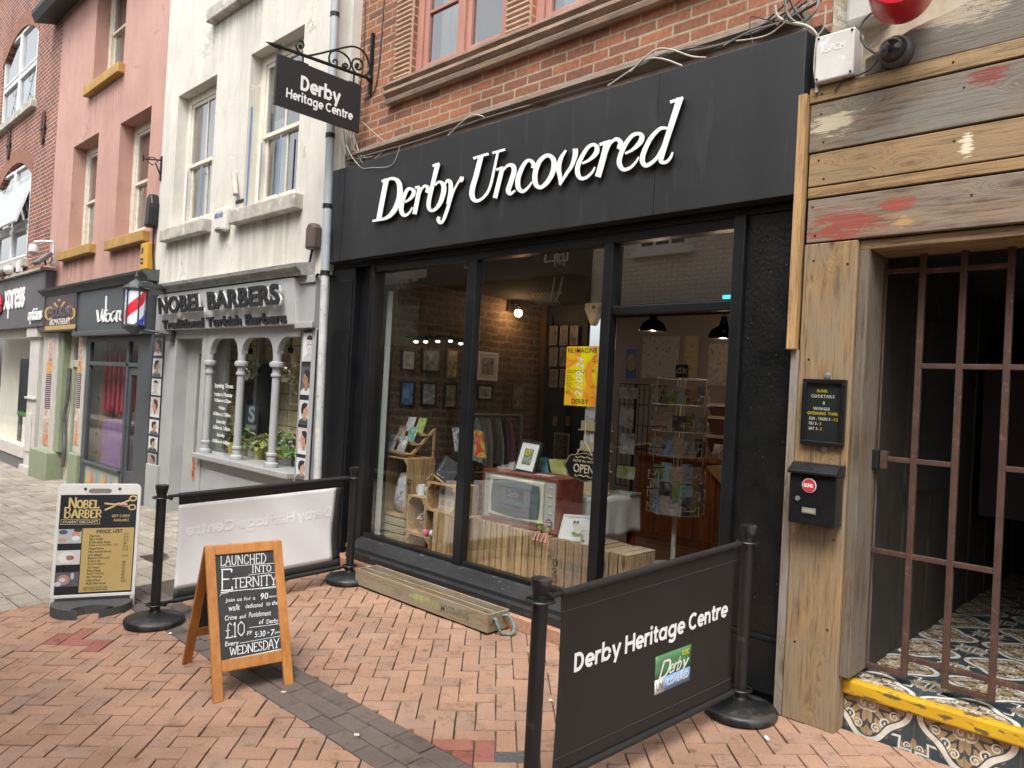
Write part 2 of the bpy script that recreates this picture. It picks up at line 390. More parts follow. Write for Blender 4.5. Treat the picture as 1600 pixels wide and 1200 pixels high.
def clip(poly,nx,ny_,d):     # keep nx*x+ny*y<=d
    out=[]
    for i in range(len(poly)):
        a,b=poly[i],poly[(i+1)%len(poly)];da=nx*a[0]+ny_*a[1]-d;db=nx*b[0]+ny_*b[1]-d
        if da<=0:out.append(a)
        if(da<0)!=(db<0)and da!=db:
            t=da/(da-db);out.append((a[0]+(b[0]-a[0])*t,a[1]+(b[1]-a[1])*t))
    return out
def inset(poly,d):
    cx=sum(p[0]for p in poly)/len(poly);cy=sum(p[1]for p in poly)/len(poly);out=[]
    for x,y in poly:
        L=math.hypot(x-cx,y-cy)or 1;out.append((x-(x-cx)/L*d,y-(y-cy)/L*d))
    return out
def paver(mb,poly,h=0.0,rnd=.0035,cham=.003):
    ar=abs(sum(poly[i][0]*poly[(i+1)%len(poly)][1]-poly[(i+1)%len(poly)][0]*poly[i][1]for i in range(len(poly))))/2
    if len(poly)<3 or ar<.0012:return
    dz=random.uniform(-rnd,rnd);tx=random.uniform(-.014,.014);ty=random.uniform(-.014,.014)
    cx=sum(p[0]for p in poly)/len(poly);cy=sum(p[1]for p in poly)/len(poly)
    z=lambda p,o:gz(p[0],p[1])+h+dz+o+tx*(p[0]-cx)+ty*(p[1]-cy)
    top=inset(poly,cham);n=len(poly)
    vs=[(p[0],p[1],z(p,0))for p in top]+[(p[0],p[1],z(p,-.004))for p in poly]+[(p[0],p[1],z(p,-.02))for p in poly]
    fs=[list(range(n))]+[(i+n,(i+1)%n+n,(i+1)%n,i)for i in range(n)]+[(i+2*n,(i+1)%n+2*n,(i+1)%n+n,i+n)for i in range(n)]
    mb.add(vs,fs)
def pavermat(name,stops,spec=(.5,),pits=.5,rough=.8):
    m,nt,b=base_mat(name,rough,0,.25)
    g=nt.nodes.new('ShaderNodeNewGeometry');r=ramp(nt,stops);nt.links.new(g.outputs['Random Per Island'],r.inputs[0])
    mp=coords(nt)
    n1=_n(nt,'ShaderNodeTexNoise',i_Scale=95.0,i_Detail=5.0,i_Roughness=.7);nt.links.new(mp.outputs[0],n1.inputs['Vector'])
    r1=ramp(nt,[(.30,(.30,.25,.22)),(.44,(.97,)*3),(.75,(1.1,1.08,1.06))]);nt.links.new(n1.outputs['Fac'],r1.inputs[0])
    n2=_n(nt,'ShaderNodeTexNoise',i_Scale=1.7,i_Detail=6.0,i_Roughness=.6);nt.links.new(mp.outputs[0],n2.inputs['Vector'])
    r2=ramp(nt,[(.3,(.66,.64,.62)),(.55,(1,1,1)),(.75,(1.08,1.06,1.02))]);nt.links.new(n2.outputs['Fac'],r2.inputs[0])
    o=mixc(nt,pits,r.outputs[0],r1.outputs[0],'MULTIPLY');o=mixc(nt,.8,o,r2.outputs[0],'MULTIPLY')
    n3=_n(nt,'ShaderNodeTexNoise',i_Scale=11.0,i_Detail=7.0,i_Roughness=.7);nt.links.new(mp.outputs[0],n3.inputs['Vector'])
    r3=ramp(nt,[(.54,(1,1,1)),(.64,(.62,.59,.56))]);nt.links.new(n3.outputs['Fac'],r3.inputs[0]);o=mixc(nt,.7,o,r3.outputs[0],'MULTIPLY')
    vo=_n(nt,'ShaderNodeTexVoronoi',i_Scale=3.1);nt.links.new(mp.outputs[0],vo.inputs['Vector']);r4=ramp(nt,[(.055,(.55,.54,.53)),(.075,(1,1,1))]);nt.links.new(vo.outputs['Distance'],r4.inputs[0]);o=mixc(nt,.8,o,r4.outputs[0],'MULTIPLY')
    nt.links.new(o,b.inputs['Base Color']);bump(nt,b,n1.outputs['Fac'],.25,.004);return m
m_pav=pavermat('clay pavers',[(0,(.335,.205,.142)),(.3,(.39,.235,.163)),(.5,(.36,.225,.162)),(.7,(.31,.203,.152)),(.85,(.395,.235,.16)),(1,(.35,.232,.172))])
m_band=pavermat('dark pavers',[(0,(.135,.108,.098)),(.5,(.17,.134,.118)),(1,(.115,.096,.088))])
m_slab=pavermat('grey street setts',[(0,(.32,.285,.235)),(.5,(.40,.36,.305)),(1,(.29,.262,.225))],pits=.8)

R45=math.radians(45);cw,sw=math.cos(R45),math.sin(R45)
patch=[onG(776,1160),onG(814,1160),onG(818,1196),onG(774,1196)]
pcx,pcy=sum(p.x for p in patch)/4,sum(p.y for p in patch)/4
mb=MB();mr=MB();W_,Lg,gp=.1,.2,.0062
reds=[onG(*q)for q in((100,1000),(130,1003),(165,1003),(735,1173),(745,1190),(118,992),(728,1168))]
for a in range(-110,110):
    for b_ in range(-110,110):
        k=(a-b_)%4
        if k==0:c=(a*W_,b_*W_,Lg,W_)
        elif k==3:c=(a*W_,b_*W_,W_,Lg)
        else:continue
        q=[(c[0]+gp/2,c[1]+gp/2),(c[0]+c[2]-gp/2,c[1]+gp/2),(c[0]+c[2]-gp/2,c[1]+c[3]-gp/2),(c[0]+gp/2,c[1]+c[3]-gp/2)]
        q=[(3+cw*x-sw*y,-1.5+sw*x+cw*y)for x,y in q]
        cx=sum(p[0]for p in q)/4;cy=sum(p[1]for p in q)/4
        if cx<-1 or cx>7.4 or cy<-5.6 or cy>.2:continue
        jit=.0024;q=[(x+random.uniform(-jit,jit),y+random.uniform(-jit,jit))for x,y in q]
        near_red=any((cx-p.x)**2+(cy-p.y)**2<.006 for p in reds)
        for zone in(0,1):
            p=q
            if zone==0:
                p=clip(p,0,-1,1.455);p=clip(p,0,1,-.07 if cx<4.55 else .13)
                p=clip(p,-1,0,.34)if p else p
                if p:p=clip(p,-.73,-.68,.58)
            else:
                p=clip(p,0,1,-1.775)
                if p:p=clip(p,-1,0,-.07)
            if not p or len(p)<3:continue
            if math.hypot(cx-pcx,cy-pcy)<.105 and zone==0:continue
            paver(mr if near_red else mb,p)
tag(mb.build('paving',m_pav),None,None,None,'structure')
m_redpav=pavermat('red pavers',[(0,(.27,.10,.08)),(1,(.33,.14,.11))])
tag(mr.build('paving',m_redpav),None,None,None,'structure')
mb=MB();x=.08;rows=[(-1.77,-1.667),(-1.663,-1.562),(-1.558,-1.46)]
for ri,(ya,yb)in enumerate(rows):
    x=.08+ri*.07-(.1 if ri==2 else 0)
    while x<7.4:
        L=random.uniform(.19,.215);paver(mb,[(x,ya),(x+L-.006,ya),(x+L-.006,yb),(x,yb)],.0,.003);x+=L
tag(mb.build('paving_band',m_band),None,None,None,'structure')
mb=MB();row=0;y=-6.2
while y<.3:
    hh=.155;x=-24+(row%2)*.11+random.uniform(0,.05)
    while x<.1:
        L=random.choice((.2,.24,.28,.32));p=[(x,y),(x+L-.007,y),(x+L-.007,y+hh-.007),(x,y+hh-.007)]
        p=clip(p,1,0,.075)
        if p and y>-1.7:p=clip(p,.73,.68,-.585)if y<-.9 else clip(p,1,0,-.345)
        if p and len(p)>2:paver(mb,p,-.002,.003)
        x+=L
    y+=hh;row+=1
tag(mb.build('street',m_slab),None,None,None,'structure')
mb=MB();mb.quad(*[(p.x+(p.x-pcx)*.3,p.y+(p.y-pcy)*.3,gz(p.x,p.y)-.006)for p in patch])
tag(mb.build('asphalt_patch',M('asphalt',(.12,.12,.115),(.07,.07,.07),60,.95,bmp=.5,c3=(.3,.3,.29),scale3=120,thr3=.66)),None,None,None,'structure')
# strip of far ground beyond what is paved
mb=MB();mb.box(-30,14,-6.7,-5.7,-.33,-.29);tag(mb.build('pavement',m_slab),None,None,None,'structure')

# drain cover in the grey setts
c=onG(249,872)
t=thing('drain_cover','rusty iron drain cover set in the grey street paving behind the black stanchion','drain cover',(c.x,c.y,gz(c.x,c.y)))
mb=MB();z=gz(c.x,c.y);mb.box(c.x-.17,c.x+.17,c.y-.11,c.y+.11,z-.02,z+.002);mb.build('frame',M('cast iron',(.1,.085,.07),(.06,.05,.045),20,.7,.4,.3),t)
mb=MB()
for i in range(9):mb.box(c.x-.15+i*.034,c.x-.15+i*.034+.02,c.y-.09,c.y+.09,z+.002,z+.006)
mb.build('grating',M('cast iron bars',(.13,.11,.09),(.08,.07,.055),20,.65,.4,.2),t)

# ================================================================ helper: windows
def wall_with_holes(mb,x0,x1,z0,z1,holes,y0,y1):
    """front slab split in boxes round rectangular holes (hx0,hx1,hz0,hz1)"""
    xs=sorted({x0,x1}|{h[0]for h in holes}|{h[1]for h in holes});xs=[x for x in xs if x0<=x<=x1]
    for a,b in zip(xs,xs[1:]):
        hs=sorted([(h[2],h[3])for h in holes if h[0]<=a+1e-6 and h[1]>=b-1e-6]);z=z0
        for p,q in hs:
            if p>z+1e-6:mb.quad((a,y0,z),(b,y0,z),(b,y0,p),(a,y0,p))
            z=max(z,q)
        if z<z1:mb.quad((a,y0,z),(b,y0,z),(b,y0,z1),(a,y0,z1))
    for hx0,hx1,hz0,hz1 in holes:       # reveals
        hz1=min(hz1,z1)
        mb.quad((hx0,y0,hz0),(hx0,y1,hz0),(hx0,y1,hz1),(hx0,y0,hz1));mb.quad((hx1,y0,hz0),(hx1,y0,hz1),(hx1,y1,hz1),(hx1,y1,hz0))
        mb.quad((hx0,y0,hz1),(hx0,y1,hz1),(hx1,y1,hz1),(hx1,y0,hz1));mb.quad((hx0,y0,hz0),(hx1,y0,hz0),(hx1,y1,hz0),(hx0,y1,hz0))
    # sides and back
    mb.quad((x0,y0,z0),(x0,y0,z1),(x0,y1+1.4,z1),(x0,y1+1.4,z0));mb.quad((x1,y0,z0),(x1,y1+1.4,z0),(x1,y1+1.4,z1),(x1,y0,z1))
    mb.quad((x0,y0,z1),(x1,y0,z1),(x1,y1+1.4,z1),(x0,y1+1.4,z1));mb.quad((x0,y1+1.4,z0),(x0,y1+1.4,z1),(x1,y1+1.4,z1),(x1,y1+1.4,z0))
    return mb
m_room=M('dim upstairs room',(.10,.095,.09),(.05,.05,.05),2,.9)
m_curtain=M('pale net curtain',(.55,.55,.53),(.38,.39,.39),5,.9,stretch=(8,1,.3))
def sash(parent,x0,x1,z0,z1,y,mat,mid=None,bars=1,fw=.06,blind=None,gl=None):
    """sliding sash window set at depth y; frame > glass and blind are sub-parts"""
    mid=mid if mid else(z0+z1)/2
    mb=MB();mb.box(x0,x0+fw,y,y+.09,z0,z1);mb.box(x1-fw,x1,y,y+.09,z0,z1);mb.box(x0+fw,x1-fw,y,y+.09,z1-fw,z1);mb.box(x0+fw,x1-fw,y,y+.09,z0,z0+fw*1.2)
    a,b=x0+fw,x1-fw;s=.045
    for(p,q,yy)in((z0+fw*1.2,mid+.02,y+.05),(mid-.02,z1-fw,y+.015)):
        mb.box(a,a+s,yy,yy+.035,p,q);mb.box(b-s,b,yy,yy+.035,p,q);mb.box(a+s,b-s,yy,yy+.035,q-s,q);mb.box(a+s,b-s,yy,yy+.035,p,p+s)
        for k in range(bars):
            xc=a+s+(b-a-2*s)*(k+1)/(bars+1);mb.box(xc-.011,xc+.011,yy+.004,yy+.03,p+s,q-s)
    f=mb.build('window',mat,parent,bevel=.004)
    mb=MB();mb.quad((a+s,y+.068,z0+fw),(b-s,y+.068,z0+fw),(b-s,y+.068,mid),(a+s,y+.068,mid));mb.quad((a+s,y+.033,mid),(b-s,y+.033,mid),(b-s,y+.033,z1-fw),(a+s,y+.033,z1-fw))
    mb.build('glass_pane',gl or m_glass_up,f)
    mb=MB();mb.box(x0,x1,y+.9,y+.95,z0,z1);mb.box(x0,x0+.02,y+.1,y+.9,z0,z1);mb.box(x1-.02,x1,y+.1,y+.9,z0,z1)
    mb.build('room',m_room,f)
    if blind:
        mb=MB();mb.box(a+.02,a+(b-a)*blind[0],y+.13,y+.14,z0,z0+(z1-z0)*blind[1]);mb.build('curtain',m_curtain,f)
    return f
# ================================================================ SHOP BUILDING (brick above, black front below)
shop=thing('shop_building','brick shop building with long charcoal fascia over a black framed glass shopfront','building',(2.2,.2,0))
m_brick=brickmat('rustic red brick',(.40,.17,.092),(.21,.10,.07),(.40,.33,.25),bw=.25,ms=.009,stain=(.62,.56,.52))
mb=MB()
WIN=[(.90,2.08,4.28,6.2),(2.33,3.62,4.28,6.2)]
wall_with_holes(mb,.07,4.62,3.60,8.2,WIN,.2,.42)
mb.build('wall',m_brick,shop)
# painted casement windows with ribbed terracotta piers
m_redwood=M('weathered pink paint',(.47,.235,.185),(.38,.18,.145),5,.6,bmp=.12,c3=(.28,.2,.16),scale3=16,thr3=.68,stretch=(1,1,.4))
m_terra=M('terracotta',(.55,.39,.29),(.43,.29,.21),6,.8,bmp=.2)
for(x0,x1,z0,z1),cuts in zip(WIN,((1.5,),(2.98,))):
    mb=MB();y=.24;fw=.075
    mb.box(x0,x0+fw,y,y+.1,z0,z1);mb.box(x1-fw,x1,y,y+.1,z0,z1);mb.box(x0+fw,x1-fw,y,y+.1,z0,z0+.07)
    ed=[x0+fw]+list(cuts)+[x1-fw]
    for c in cuts:mb.box(c-.03,c+.03,y-.003,y+.1,z0+.07,z1)
    f=mb.build('window',m_redwood,shop,bevel=.005)
    for i in range(len(ed)-1):
        a=ed[i]+(.03 if i else 0)+.004;b=ed[i+1]-(.03 if i+1<len(ed)-1 else 0)-.004
        mb=MB();s=.055;p,q=z0+.075,z1
        mb.box(a,a+s,y+.02,y+.07,p,q);mb.box(b-s,b,y+.02,y+.07,p,q);mb.box(a+s,b-s,y+.02,y+.07,p,p+.065);mb.box(a+s,b-s,y+.025,y+.065,4.86,4.885)
        cs=mb.build('casement',m_redwood,f,bevel=.004)
    mb=MB();mb.quad((x0+fw,y+.045,z0+.1),(x1-fw,y+.045,z0+.1),(x1-fw,y+.045,z1),(x0+fw,y+.045,z1));mb.build('glass_pane',m_glass_up,f)
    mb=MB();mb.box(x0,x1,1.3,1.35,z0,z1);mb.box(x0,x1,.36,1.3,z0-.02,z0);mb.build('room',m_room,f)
    mb=MB()
    for k in range(10):mb.add([(x0+.12+k*.028,.42+.02*(k%2),z0+.08),(x0+.148+k*.028,.42+.02*((k+1)%2),z0+.08),(x0+.148+k*.028,.42+.02*((k+1)%2),z1),(x0+.12+k*.028,.42+.02*(k%2),z1)],[(0,1,2,3)])
    mb.build('curtain',m_curtain,f)
for x0,x1 in((.68,.897),(2.083,2.327),(3.623,3.84)):
    mb=MB();z=4.285
    mb.box(x0,x1,.185,.24,z,6.2)
    while z<5.6:
        mb.prism([(.185,z),(.165,z+.012),(.165,z+.026),(.185,z+.038)],x0+.003,x1-.003,'x');z+=.043
    mb.build('ribbed_pier',m_terra,shop)
mb=MB();mb.prism([(.2,4.12),(.14,4.12),(.13,4.15),(.15,4.17),(.11,4.2),(.11,4.225),(.135,4.235),(.10,4.262),(.10,4.283),(.2,4.289)],.62,4.2,'x');mb.build('window_ledge',M('weathered terracotta ledge',(.42,.29,.215),(.22,.17,.135),7,.85,bmp=.3,stretch=(.6,2,3)),shop)
# old cornice timber above the fascia
mb=MB();mb.prism([(.30,3.46),(.10,3.46),(.085,3.60),(.13,3.64),(.14,3.68),(.075,3.715),(.075,3.745),(.13,3.757),(.2,3.765),(.3,3.765)],.12,4.45,'x');mb.build('cornice',wood('old cornice timber',(.30,.20,.14),(.13,.09,.07),'x',weather=(.30,.25,.2)),shop)
# fascia and its lettering
mb=MB();mb.box(0,4.515,0,.112,2.713,3.578);fas=mb.build('fascia',m_fascia,shop,bevel=.004)
mb=MB()
for x in(.255,3.62):mb.box(x,x+.003,-.0015,.003,2.716,3.575)
mb.build('panel_joint',m_black,fas)
def tr(z0,pts):    # traced strokes: zoom window -> photo pixels
    ox,oy,s=z0;return[(ox+p[0]/s,oy+p[1]/s,p[2]/s*.9)for p in pts]
A_=(575,235,7.111);B_=(780,140,5.333)
GL={
 'D':[(A_,[(205,318,60),(160,540,60),(118,768,60)]),(A_,[(150,345,32),(215,322,32),(285,312,38),(335,350,55),(352,430,64),(345,530,66),(305,640,64),(250,715,52),(190,755,38),(120,771,30),(48,784,26)])],
 'e':[(A_,[(392,580,24),(450,550,30),(495,500,48),(506,455,46),(480,428,36),(440,432,40),(402,500,48),(374,590,54),(366,660,54),(385,712,46),(422,718,34),(462,685,26),(490,632,18)])],
 'r':[(A_,[(574,405,50),(545,560,52),(515,708,52)]),(A_,[(522,415,28),(570,402,28)]),(A_,[(560,540,14),(590,440,24),(630,394,34),(662,418,42),(656,452,46),(648,470,34)])],
 'b':[(A_,[(772,146,60),(738,290,52),(703,430,50),(674,560,52),(672,630,46),(697,668,36),(750,650,40),(800,580,54),(834,480,60),(840,405,58),(815,358,42),(778,352,28),(742,390,20)]),(A_,[(716,172,30),(790,146,30)])],
 'y':[(A_,[(852,385,18),(880,335,34),(910,350,46),(919,430,54),(908,520,56),(888,600,46)]),(A_,[(1040,290,40),(1036,322,54),(1022,345,44)]),(A_,[(1030,315,36),(1000,355,26),(950,450,26),(910,560,36),(868,690,42),(830,785,36),(797,803,36),(778,768,44),(790,738,34)])],
 'U':[(A_,[(1255,60,62),(1200,280,62),(1160,420,64),(1156,510,60),(1195,560,44),(1260,540,34),(1325,470,34),(1365,370,32),(1403,200,30),(1442,15,30)]),(A_,[(1168,88,32),(1335,38,32)]),(A_,[(1382,28,30),(1520,-10,30)])],
 'n':[(A_,[(1492,190,54),(1450,360,52),(1408,528,54)]),(A_,[(1425,215,30),(1500,188,30)]),(B_,[(0,720,12),(60,640,24),(108,632,40),(122,680,44),(96,770,44),(74,840,44),(92,868,30),(132,840,16)])],
 'c':[(B_,[(280,655,40),(285,625,38),(262,592,30),(225,598,32),(185,660,40),(155,745,44),(158,818,42),(195,848,32),(240,815,22),(272,768,14)])],
 'o':[(B_,[(385,552,36),(330,605,42),(297,700,46),(302,785,44),(342,815,34),(398,772,40),(444,690,46),(455,605,46),(430,557,38)],True)],
 'v':[(B_,[(556,505,20),(515,570,36),(494,650,44),(505,730,36),(508,795,22)]),(B_,[(632,492,46),(632,545,46),(605,630,34),(560,700,30),(503,795,20)])],
 'e2':[(B_,[(690,615,20),(750,585,28),(805,530,44),(813,482,42),(788,458,32),(742,478,34),(692,550,38),(655,635,42),(652,700,42),(677,738,34),(722,733,28),(772,690,22),(796,645,14)])],
 'r2':[(B_,[(900,432,54),(862,580,54),(820,726,54)]),(B_,[(836,458,28),(928,428,28)]),(B_,[(880,570,12),(922,455,24),(975,412,34),(1010,440,42),(1002,475,44),(990,495,30)])],
 'e3':[(B_,[(1048,532,20),(1110,500,28),(1172,440,46),(1188,392,44),(1162,366,32),(1105,385,36),(1045,465,40),(1005,560,44),(1000,620,44),(1030,664,36),(1082,655,28),(1132,610,22),(1162,560,14)])],
 'd':[(B_,[(1400,322,24),(1340,325,32),(1265,400,40),(1208,510,44),(1190,590,46),(1218,632,38),(1270,608,34),(1320,555,28),(1375,440,18)]),(B_,[(1505,72,60),(1445,260,54),(1393,420,50),(1352,555,48),(1350,600,38),(1388,604,30),(1425,570,24),(1445,522,18)]),(B_,[(1424,104,28),(1532,68,28)])]}
i=0
for word in(('D','e','r','b','y'),('U','n','c','o','v','e2','r2','e3','d')):
    for g in word:
        mb=MB();mr_=MB()
        for st in GL[g]:
            i+=1;off=.0004*(i%4)
            def fn(u,v,dpt,off=off):
                p=onY(u,v,-.034);return(p.x,-.034+off+dpt,p.z)
            pen(mb,tr(st[0],st[1]),fn,.004,7,len(st)>2)
            pen(mr_,tr(st[0],st[1]),lambda u,v,d_:fn(u,v,d_+.0035),.018,7,len(st)>2)
        lt=mb.build('letter',m_white_letter,fas);mr_.build('letter_return',m_black,fas)
mb=MB()
for x,z in((.8,3.1),(1.6,3.1),(2.6,3.15),(3.3,3.15)):mb.box(x,x+.012,-.02,0,z,z+.012)
# soffit and shopfront frame
mb=MB()
mb.box(-.04,4.5,.112,.3,2.665,2.713)                                 # soffit
mb.box(.36,.60,.17,.4,.1,2.665);mb.box(.60,.66,.10,.20,.25,2.665);mb.box(.55,.60,.13,.17,.25,2.665)
mb.box(1.87,1.965,.11,.185,.25,2.60);mb.box(3.19,3.265,.10,.185,.16,2.60);mb.box(4.115,4.185,.08,.24,.13,2.665)
mb.box(.66,4.115,.11,.20,2.60,2.665);mb.box(3.265,4.115,.12,.18,2.135,2.19)
mb.box(.66,1.87,.12,.18,.25,.285);mb.box(1.965,3.19,.12,.18,.25,.285)
mb.build('shopfront_frame',m_black,shop,bevel=.006)
m_pil=M('blistered black paint',(.010,.0105,.011),(.006,.0065,.007),9,.30,bmp=.5,c3=(.2,.2,.195),scale3=80,thr3=.705,stretch=(1,1,.8))
mb=MB();mb.box(-.06,.36,.1,.42,-.05,2.665);mb.box(-.03,.33,.088,.1,.5,2.55);mb.build('pilaster',m_black,shop,bevel=.008)
mb=MB();mb.box(4.185,4.5,.115,.4,-.02,2.665);mb.build('pilaster',m_pil,shop,bevel=.006)
mb=MB();mb.box(4.2,4.49,.095,.115,.06,.34);mb.box(4.19,4.5,.09,.115,.34,.365);mb.build('plinth_block',m_black,shop,bevel=.005)
mb=MB();mb.prism([(.24,.25),(.12,.25),(.10,.235),(-.0,.185),(-.0,.15),(-.03,.145),(-.03,.085),(.24,.085)],.64,3.32,'x');mb.build('sill',M('scuffed black sill',(.022,.023,.024),(.012,.012,.013),4,.5,bmp=.2,c3=(.12,.12,.11),scale3=40,thr3=.66,stretch=(.5,1,1)),shop,bevel=.006)
m_plin=brickmat('pink plinth tile',(.46,.27,.19),(.40,.22,.15),(.3,.22,.17),bw=.3,bh=.25,ms=.006)
mb=MB();mb.box(.50,4.18,-.075,.2,-.08,.085);mb.build('plinth',m_plin,shop,bevel=.005)
mb=MB();mb.box(3.33,4.115,.0,.25,.085,.128);mb.build('threshold',m_black,shop)
for a,b,z0,z1 in((.66,1.87,.285,2.60),(1.965,3.19,.285,2.60),(3.265,4.115,2.19,2.60)):
    mb=MB();mb.quad((a,.16,z0),(b,.16,z0),(b,.16,z1),(a,.16,z1));mb.build('window_pane',m_glass,shop)
# inside the shop
m_inbrick=brickmat('bare inside brick',(.18,.12,.078),(.125,.083,.058),(.20,.165,.125),plane='yz',soft=.5,stain=(.5,.42,.36),bw=.23,bh=.078,ms=.016)
mb=MB();mb.box(.30,.36,.40,2.75,.13,2.85);mb.build('inside_wall',m_inbrick,shop)
m_pale=M('pale pink emulsion',(.33,.285,.27),(.28,.245,.23),1.5,.85)
mb=MB();mb.box(.36,4.4,4.0,4.06,.13,2.85);mb.box(4.38,4.44,.42,4.0,.13,2.85);mb.build('inside_wall',m_pale,shop)
m_navy=M('navy black paint',(.018,.021,.027),(.012,.014,.018),2,.6)
mb=MB();mb.box(.42,1.0,2.75,2.8,.13,2.85);mb.box(.46,.50,2.71,2.75,.13,2.5);mb.build('inside_wall',m_navy,shop)
mb=MB();mb.box(.36,.44,2.68,2.75,.13,2.85);mb.build('door_post',M('brown stained timber',(.13,.08,.05),(.09,.055,.035),8,.5),shop)
m_floor=wood('dark floorboards',(.22,.12,.06),(.10,.055,.03),'x',.45)
mb=MB()
for k in range(40):mb.box(.3,4.44,.16+k*.1,.16+k*.1+.097,.10,.13+.0005*(k%3))
mb.build('inside_floor',m_floor,shop)
mb=MB();mb.box(.3,4.44,.21,4.06,2.62,2.9);mb.build('ceiling',M('dark ceiling',(.006,.006,.006),(.004,.004,.004),3,.9),shop)
mb=MB();mb.box(.40,.63,.30,.34,.2,2.46);mb.build('window_reveal',M('pale reveal board',(.62,.66,.63),(.52,.56,.54),3,.6),shop)
mb=MB()
for k in range(12):
    mb.box(1.6+k*.235,1.6+k*.235+.225,2.98,3.0,.13,1.0)
mb.box(1.58,4.38,2.94,3.5,1.0,1.04);mb.box(1.58,4.38,2.96,2.98,.13,.22)
mb.build('counter',wood('varnished pine boards',(.36,.14,.055),(.20,.075,.03),'z',.35,var=.3),shop)
# ================================================================ WHITE BUILDING with the barber's
wb=thing('barber_building','cream rendered building with peeling paint above a grey barber shopfront','building',(-2.1,.0,-.08))
def render_mat(name,c,c2,flake,rough=.85,stain=(.72,.70,.66),thr=.60,drips=()):
    m,nt,b=base_mat(name,rough,0,.3);mp=coords(nt)
    n1=_n(nt,'ShaderNodeTexNoise',i_Scale=1.3,i_Detail=8.0,i_Roughness=.62,i_Distortion=.4);nt.links.new(mp.outputs[0],n1.inputs['Vector'])
    r1=ramp(nt,[(.34,c2),(.56,c)]);nt.links.new(n1.outputs['Fac'],r1.inputs[0]);o=r1.outputs[0]
    n2=_n(nt,'ShaderNodeTexNoise',i_Scale=2.0,i_Detail=6.0,i_Roughness=.7);nt.links.new(coords(nt,(2.2,1,.4)).outputs[0],n2.inputs['Vector'])
    r2=ramp(nt,[(.38,stain),(.58,(1,1,1))]);nt.links.new(n2.outputs['Fac'],r2.inputs[0]);o=mixc(nt,.55,o,r2.outputs[0],'MULTIPLY')
    n3=_n(nt,'ShaderNodeTexNoise',i_Scale=2.6,i_Detail=12.0,i_Roughness=.72,i_Distortion=1.1);nt.links.new(mp.outputs[0],n3.inputs['Vector'])
    r3=ramp(nt,[(thr,(0,0,0)),(thr+.018,(1,1,1))]);nt.links.new(n3.outputs['Fac'],r3.inputs[0]);o=mixc(nt,r3.outputs[0],o,flake)
    # hairline cracks
    vo=_n(nt,'ShaderNodeTexVoronoi',feature='DISTANCE_TO_EDGE',i_Scale=.9);va=_n(nt,'ShaderNodeVectorMath',operation='MULTIPLY_ADD');va.inputs[1].default_value=(.5,.5,.5)
    nt.links.new(n3.outputs['Color'],va.inputs[0]);nt.links.new(mp.outputs[0],va.inputs[2]);nt.links.new(va.outputs[0],vo.inputs['Vector'])
    r4=ramp(nt,[(.0,(.42,.40,.37)),(.010,(1,1,1))]);nt.links.new(vo.outputs['Distance'],r4.inputs[0])
    msk=ramp(nt,[(.5,(0,0,0)),(.6,(1,1,1))]);nt.links.new(n1.outputs['Fac'],msk.inputs[0])
    o2=mixc(nt,msk.outputs[0],o,mixc(nt,1.0,o,r4.outputs[0],'MULTIPLY'))
    if drips:        # dirt washed down from the ends of the sills
        tc=nt.nodes.new('ShaderNodeTexCoord');sp=nt.nodes.new('ShaderNodeSeparateXYZ');nt.links.new(tc.outputs['Object'],sp.inputs[0])
        nd=_n(nt,'ShaderNodeTexNoise',i_Scale=1.0,i_Detail=5.0,i_Roughness=.65);nt.links.new(coords(nt,(9,1,.5)).outputs[0],nd.inputs['Vector'])
        rd=ramp(nt,[(.42,(0,0,0)),(.66,(1,1,1))]);nt.links.new(nd.outputs['Fac'],rd.inputs[0])
        def rng(src,a0,a1,b0,b1):
            q=_n(nt,'ShaderNodeMapRange');q.inputs[1].default_value=a0;q.inputs[2].default_value=a1;q.inputs[3].default_value=b0;q.inputs[4].default_value=b1;nt.links.new(sp.outputs[src],q.inputs[0]);return q.outputs[0]
        for x0,x1,zt in drips:
            k=rd.outputs[0]
            for v in(rng('X',x0-.04,x0+.04,0,1),rng('X',x1-.04,x1+.04,1,0),rng('Z',zt-.75,zt,0,1),rng('Z',zt,zt+.01,1,0)):
                q=_n(nt,'ShaderNodeMath',operation='MULTIPLY');nt.links.new(k,q.inputs[0]);nt.links.new(v,q.inputs[1]);k=q.outputs[0]
            o2=mixc(nt,k,o2,mixc(nt,1.0,o2,(.58,.55,.51),'MULTIPLY'))
    nt.links.new(o2,b.inputs['Base Color'])
    sm=_n(nt,'ShaderNodeMath',operation='MULTIPLY_ADD');sm.inputs[1].default_value=-.5;nt.links.new(r3.outputs[0],sm.inputs[0]);nt.links.new(n1.outputs['Fac'],sm.inputs[2])
    bump(nt,b,sm.outputs[0],.5,.02);return m
m_cream=render_mat('cream render',(.67,.645,.585),(.585,.565,.515),(.75,.72,.65),stain=(.83,.81,.77),thr=.61,drips=((-1.7,-.4,3.36),(.24,1.64,3.36),(-.66,.6,5.88),(-1.7,2.0,2.66)))
HL=[(-3.69,-2.58,3.44,5.17),(-1.74,-.62,3.44,5.17),(-2.66,-1.6,5.95,7.6)]
mb=MB();wall_with_holes(mb,-4.15,-.02,2.62,8.4,HL,0.0,.17);mb.box(-.02,.085,.10,.3,3.585,8.4);mb.build('wall',m_cream,wb)
m_sash=M('cream sash paint',(.76,.72,.63),(.66,.62,.53),9,.5,bmp=.1)
m_sill=M('worn stone sill',(.52,.48,.42),(.30,.28,.25),6,.9,bmp=.4,c3=(.62,.6,.55),scale3=9,thr3=.6)
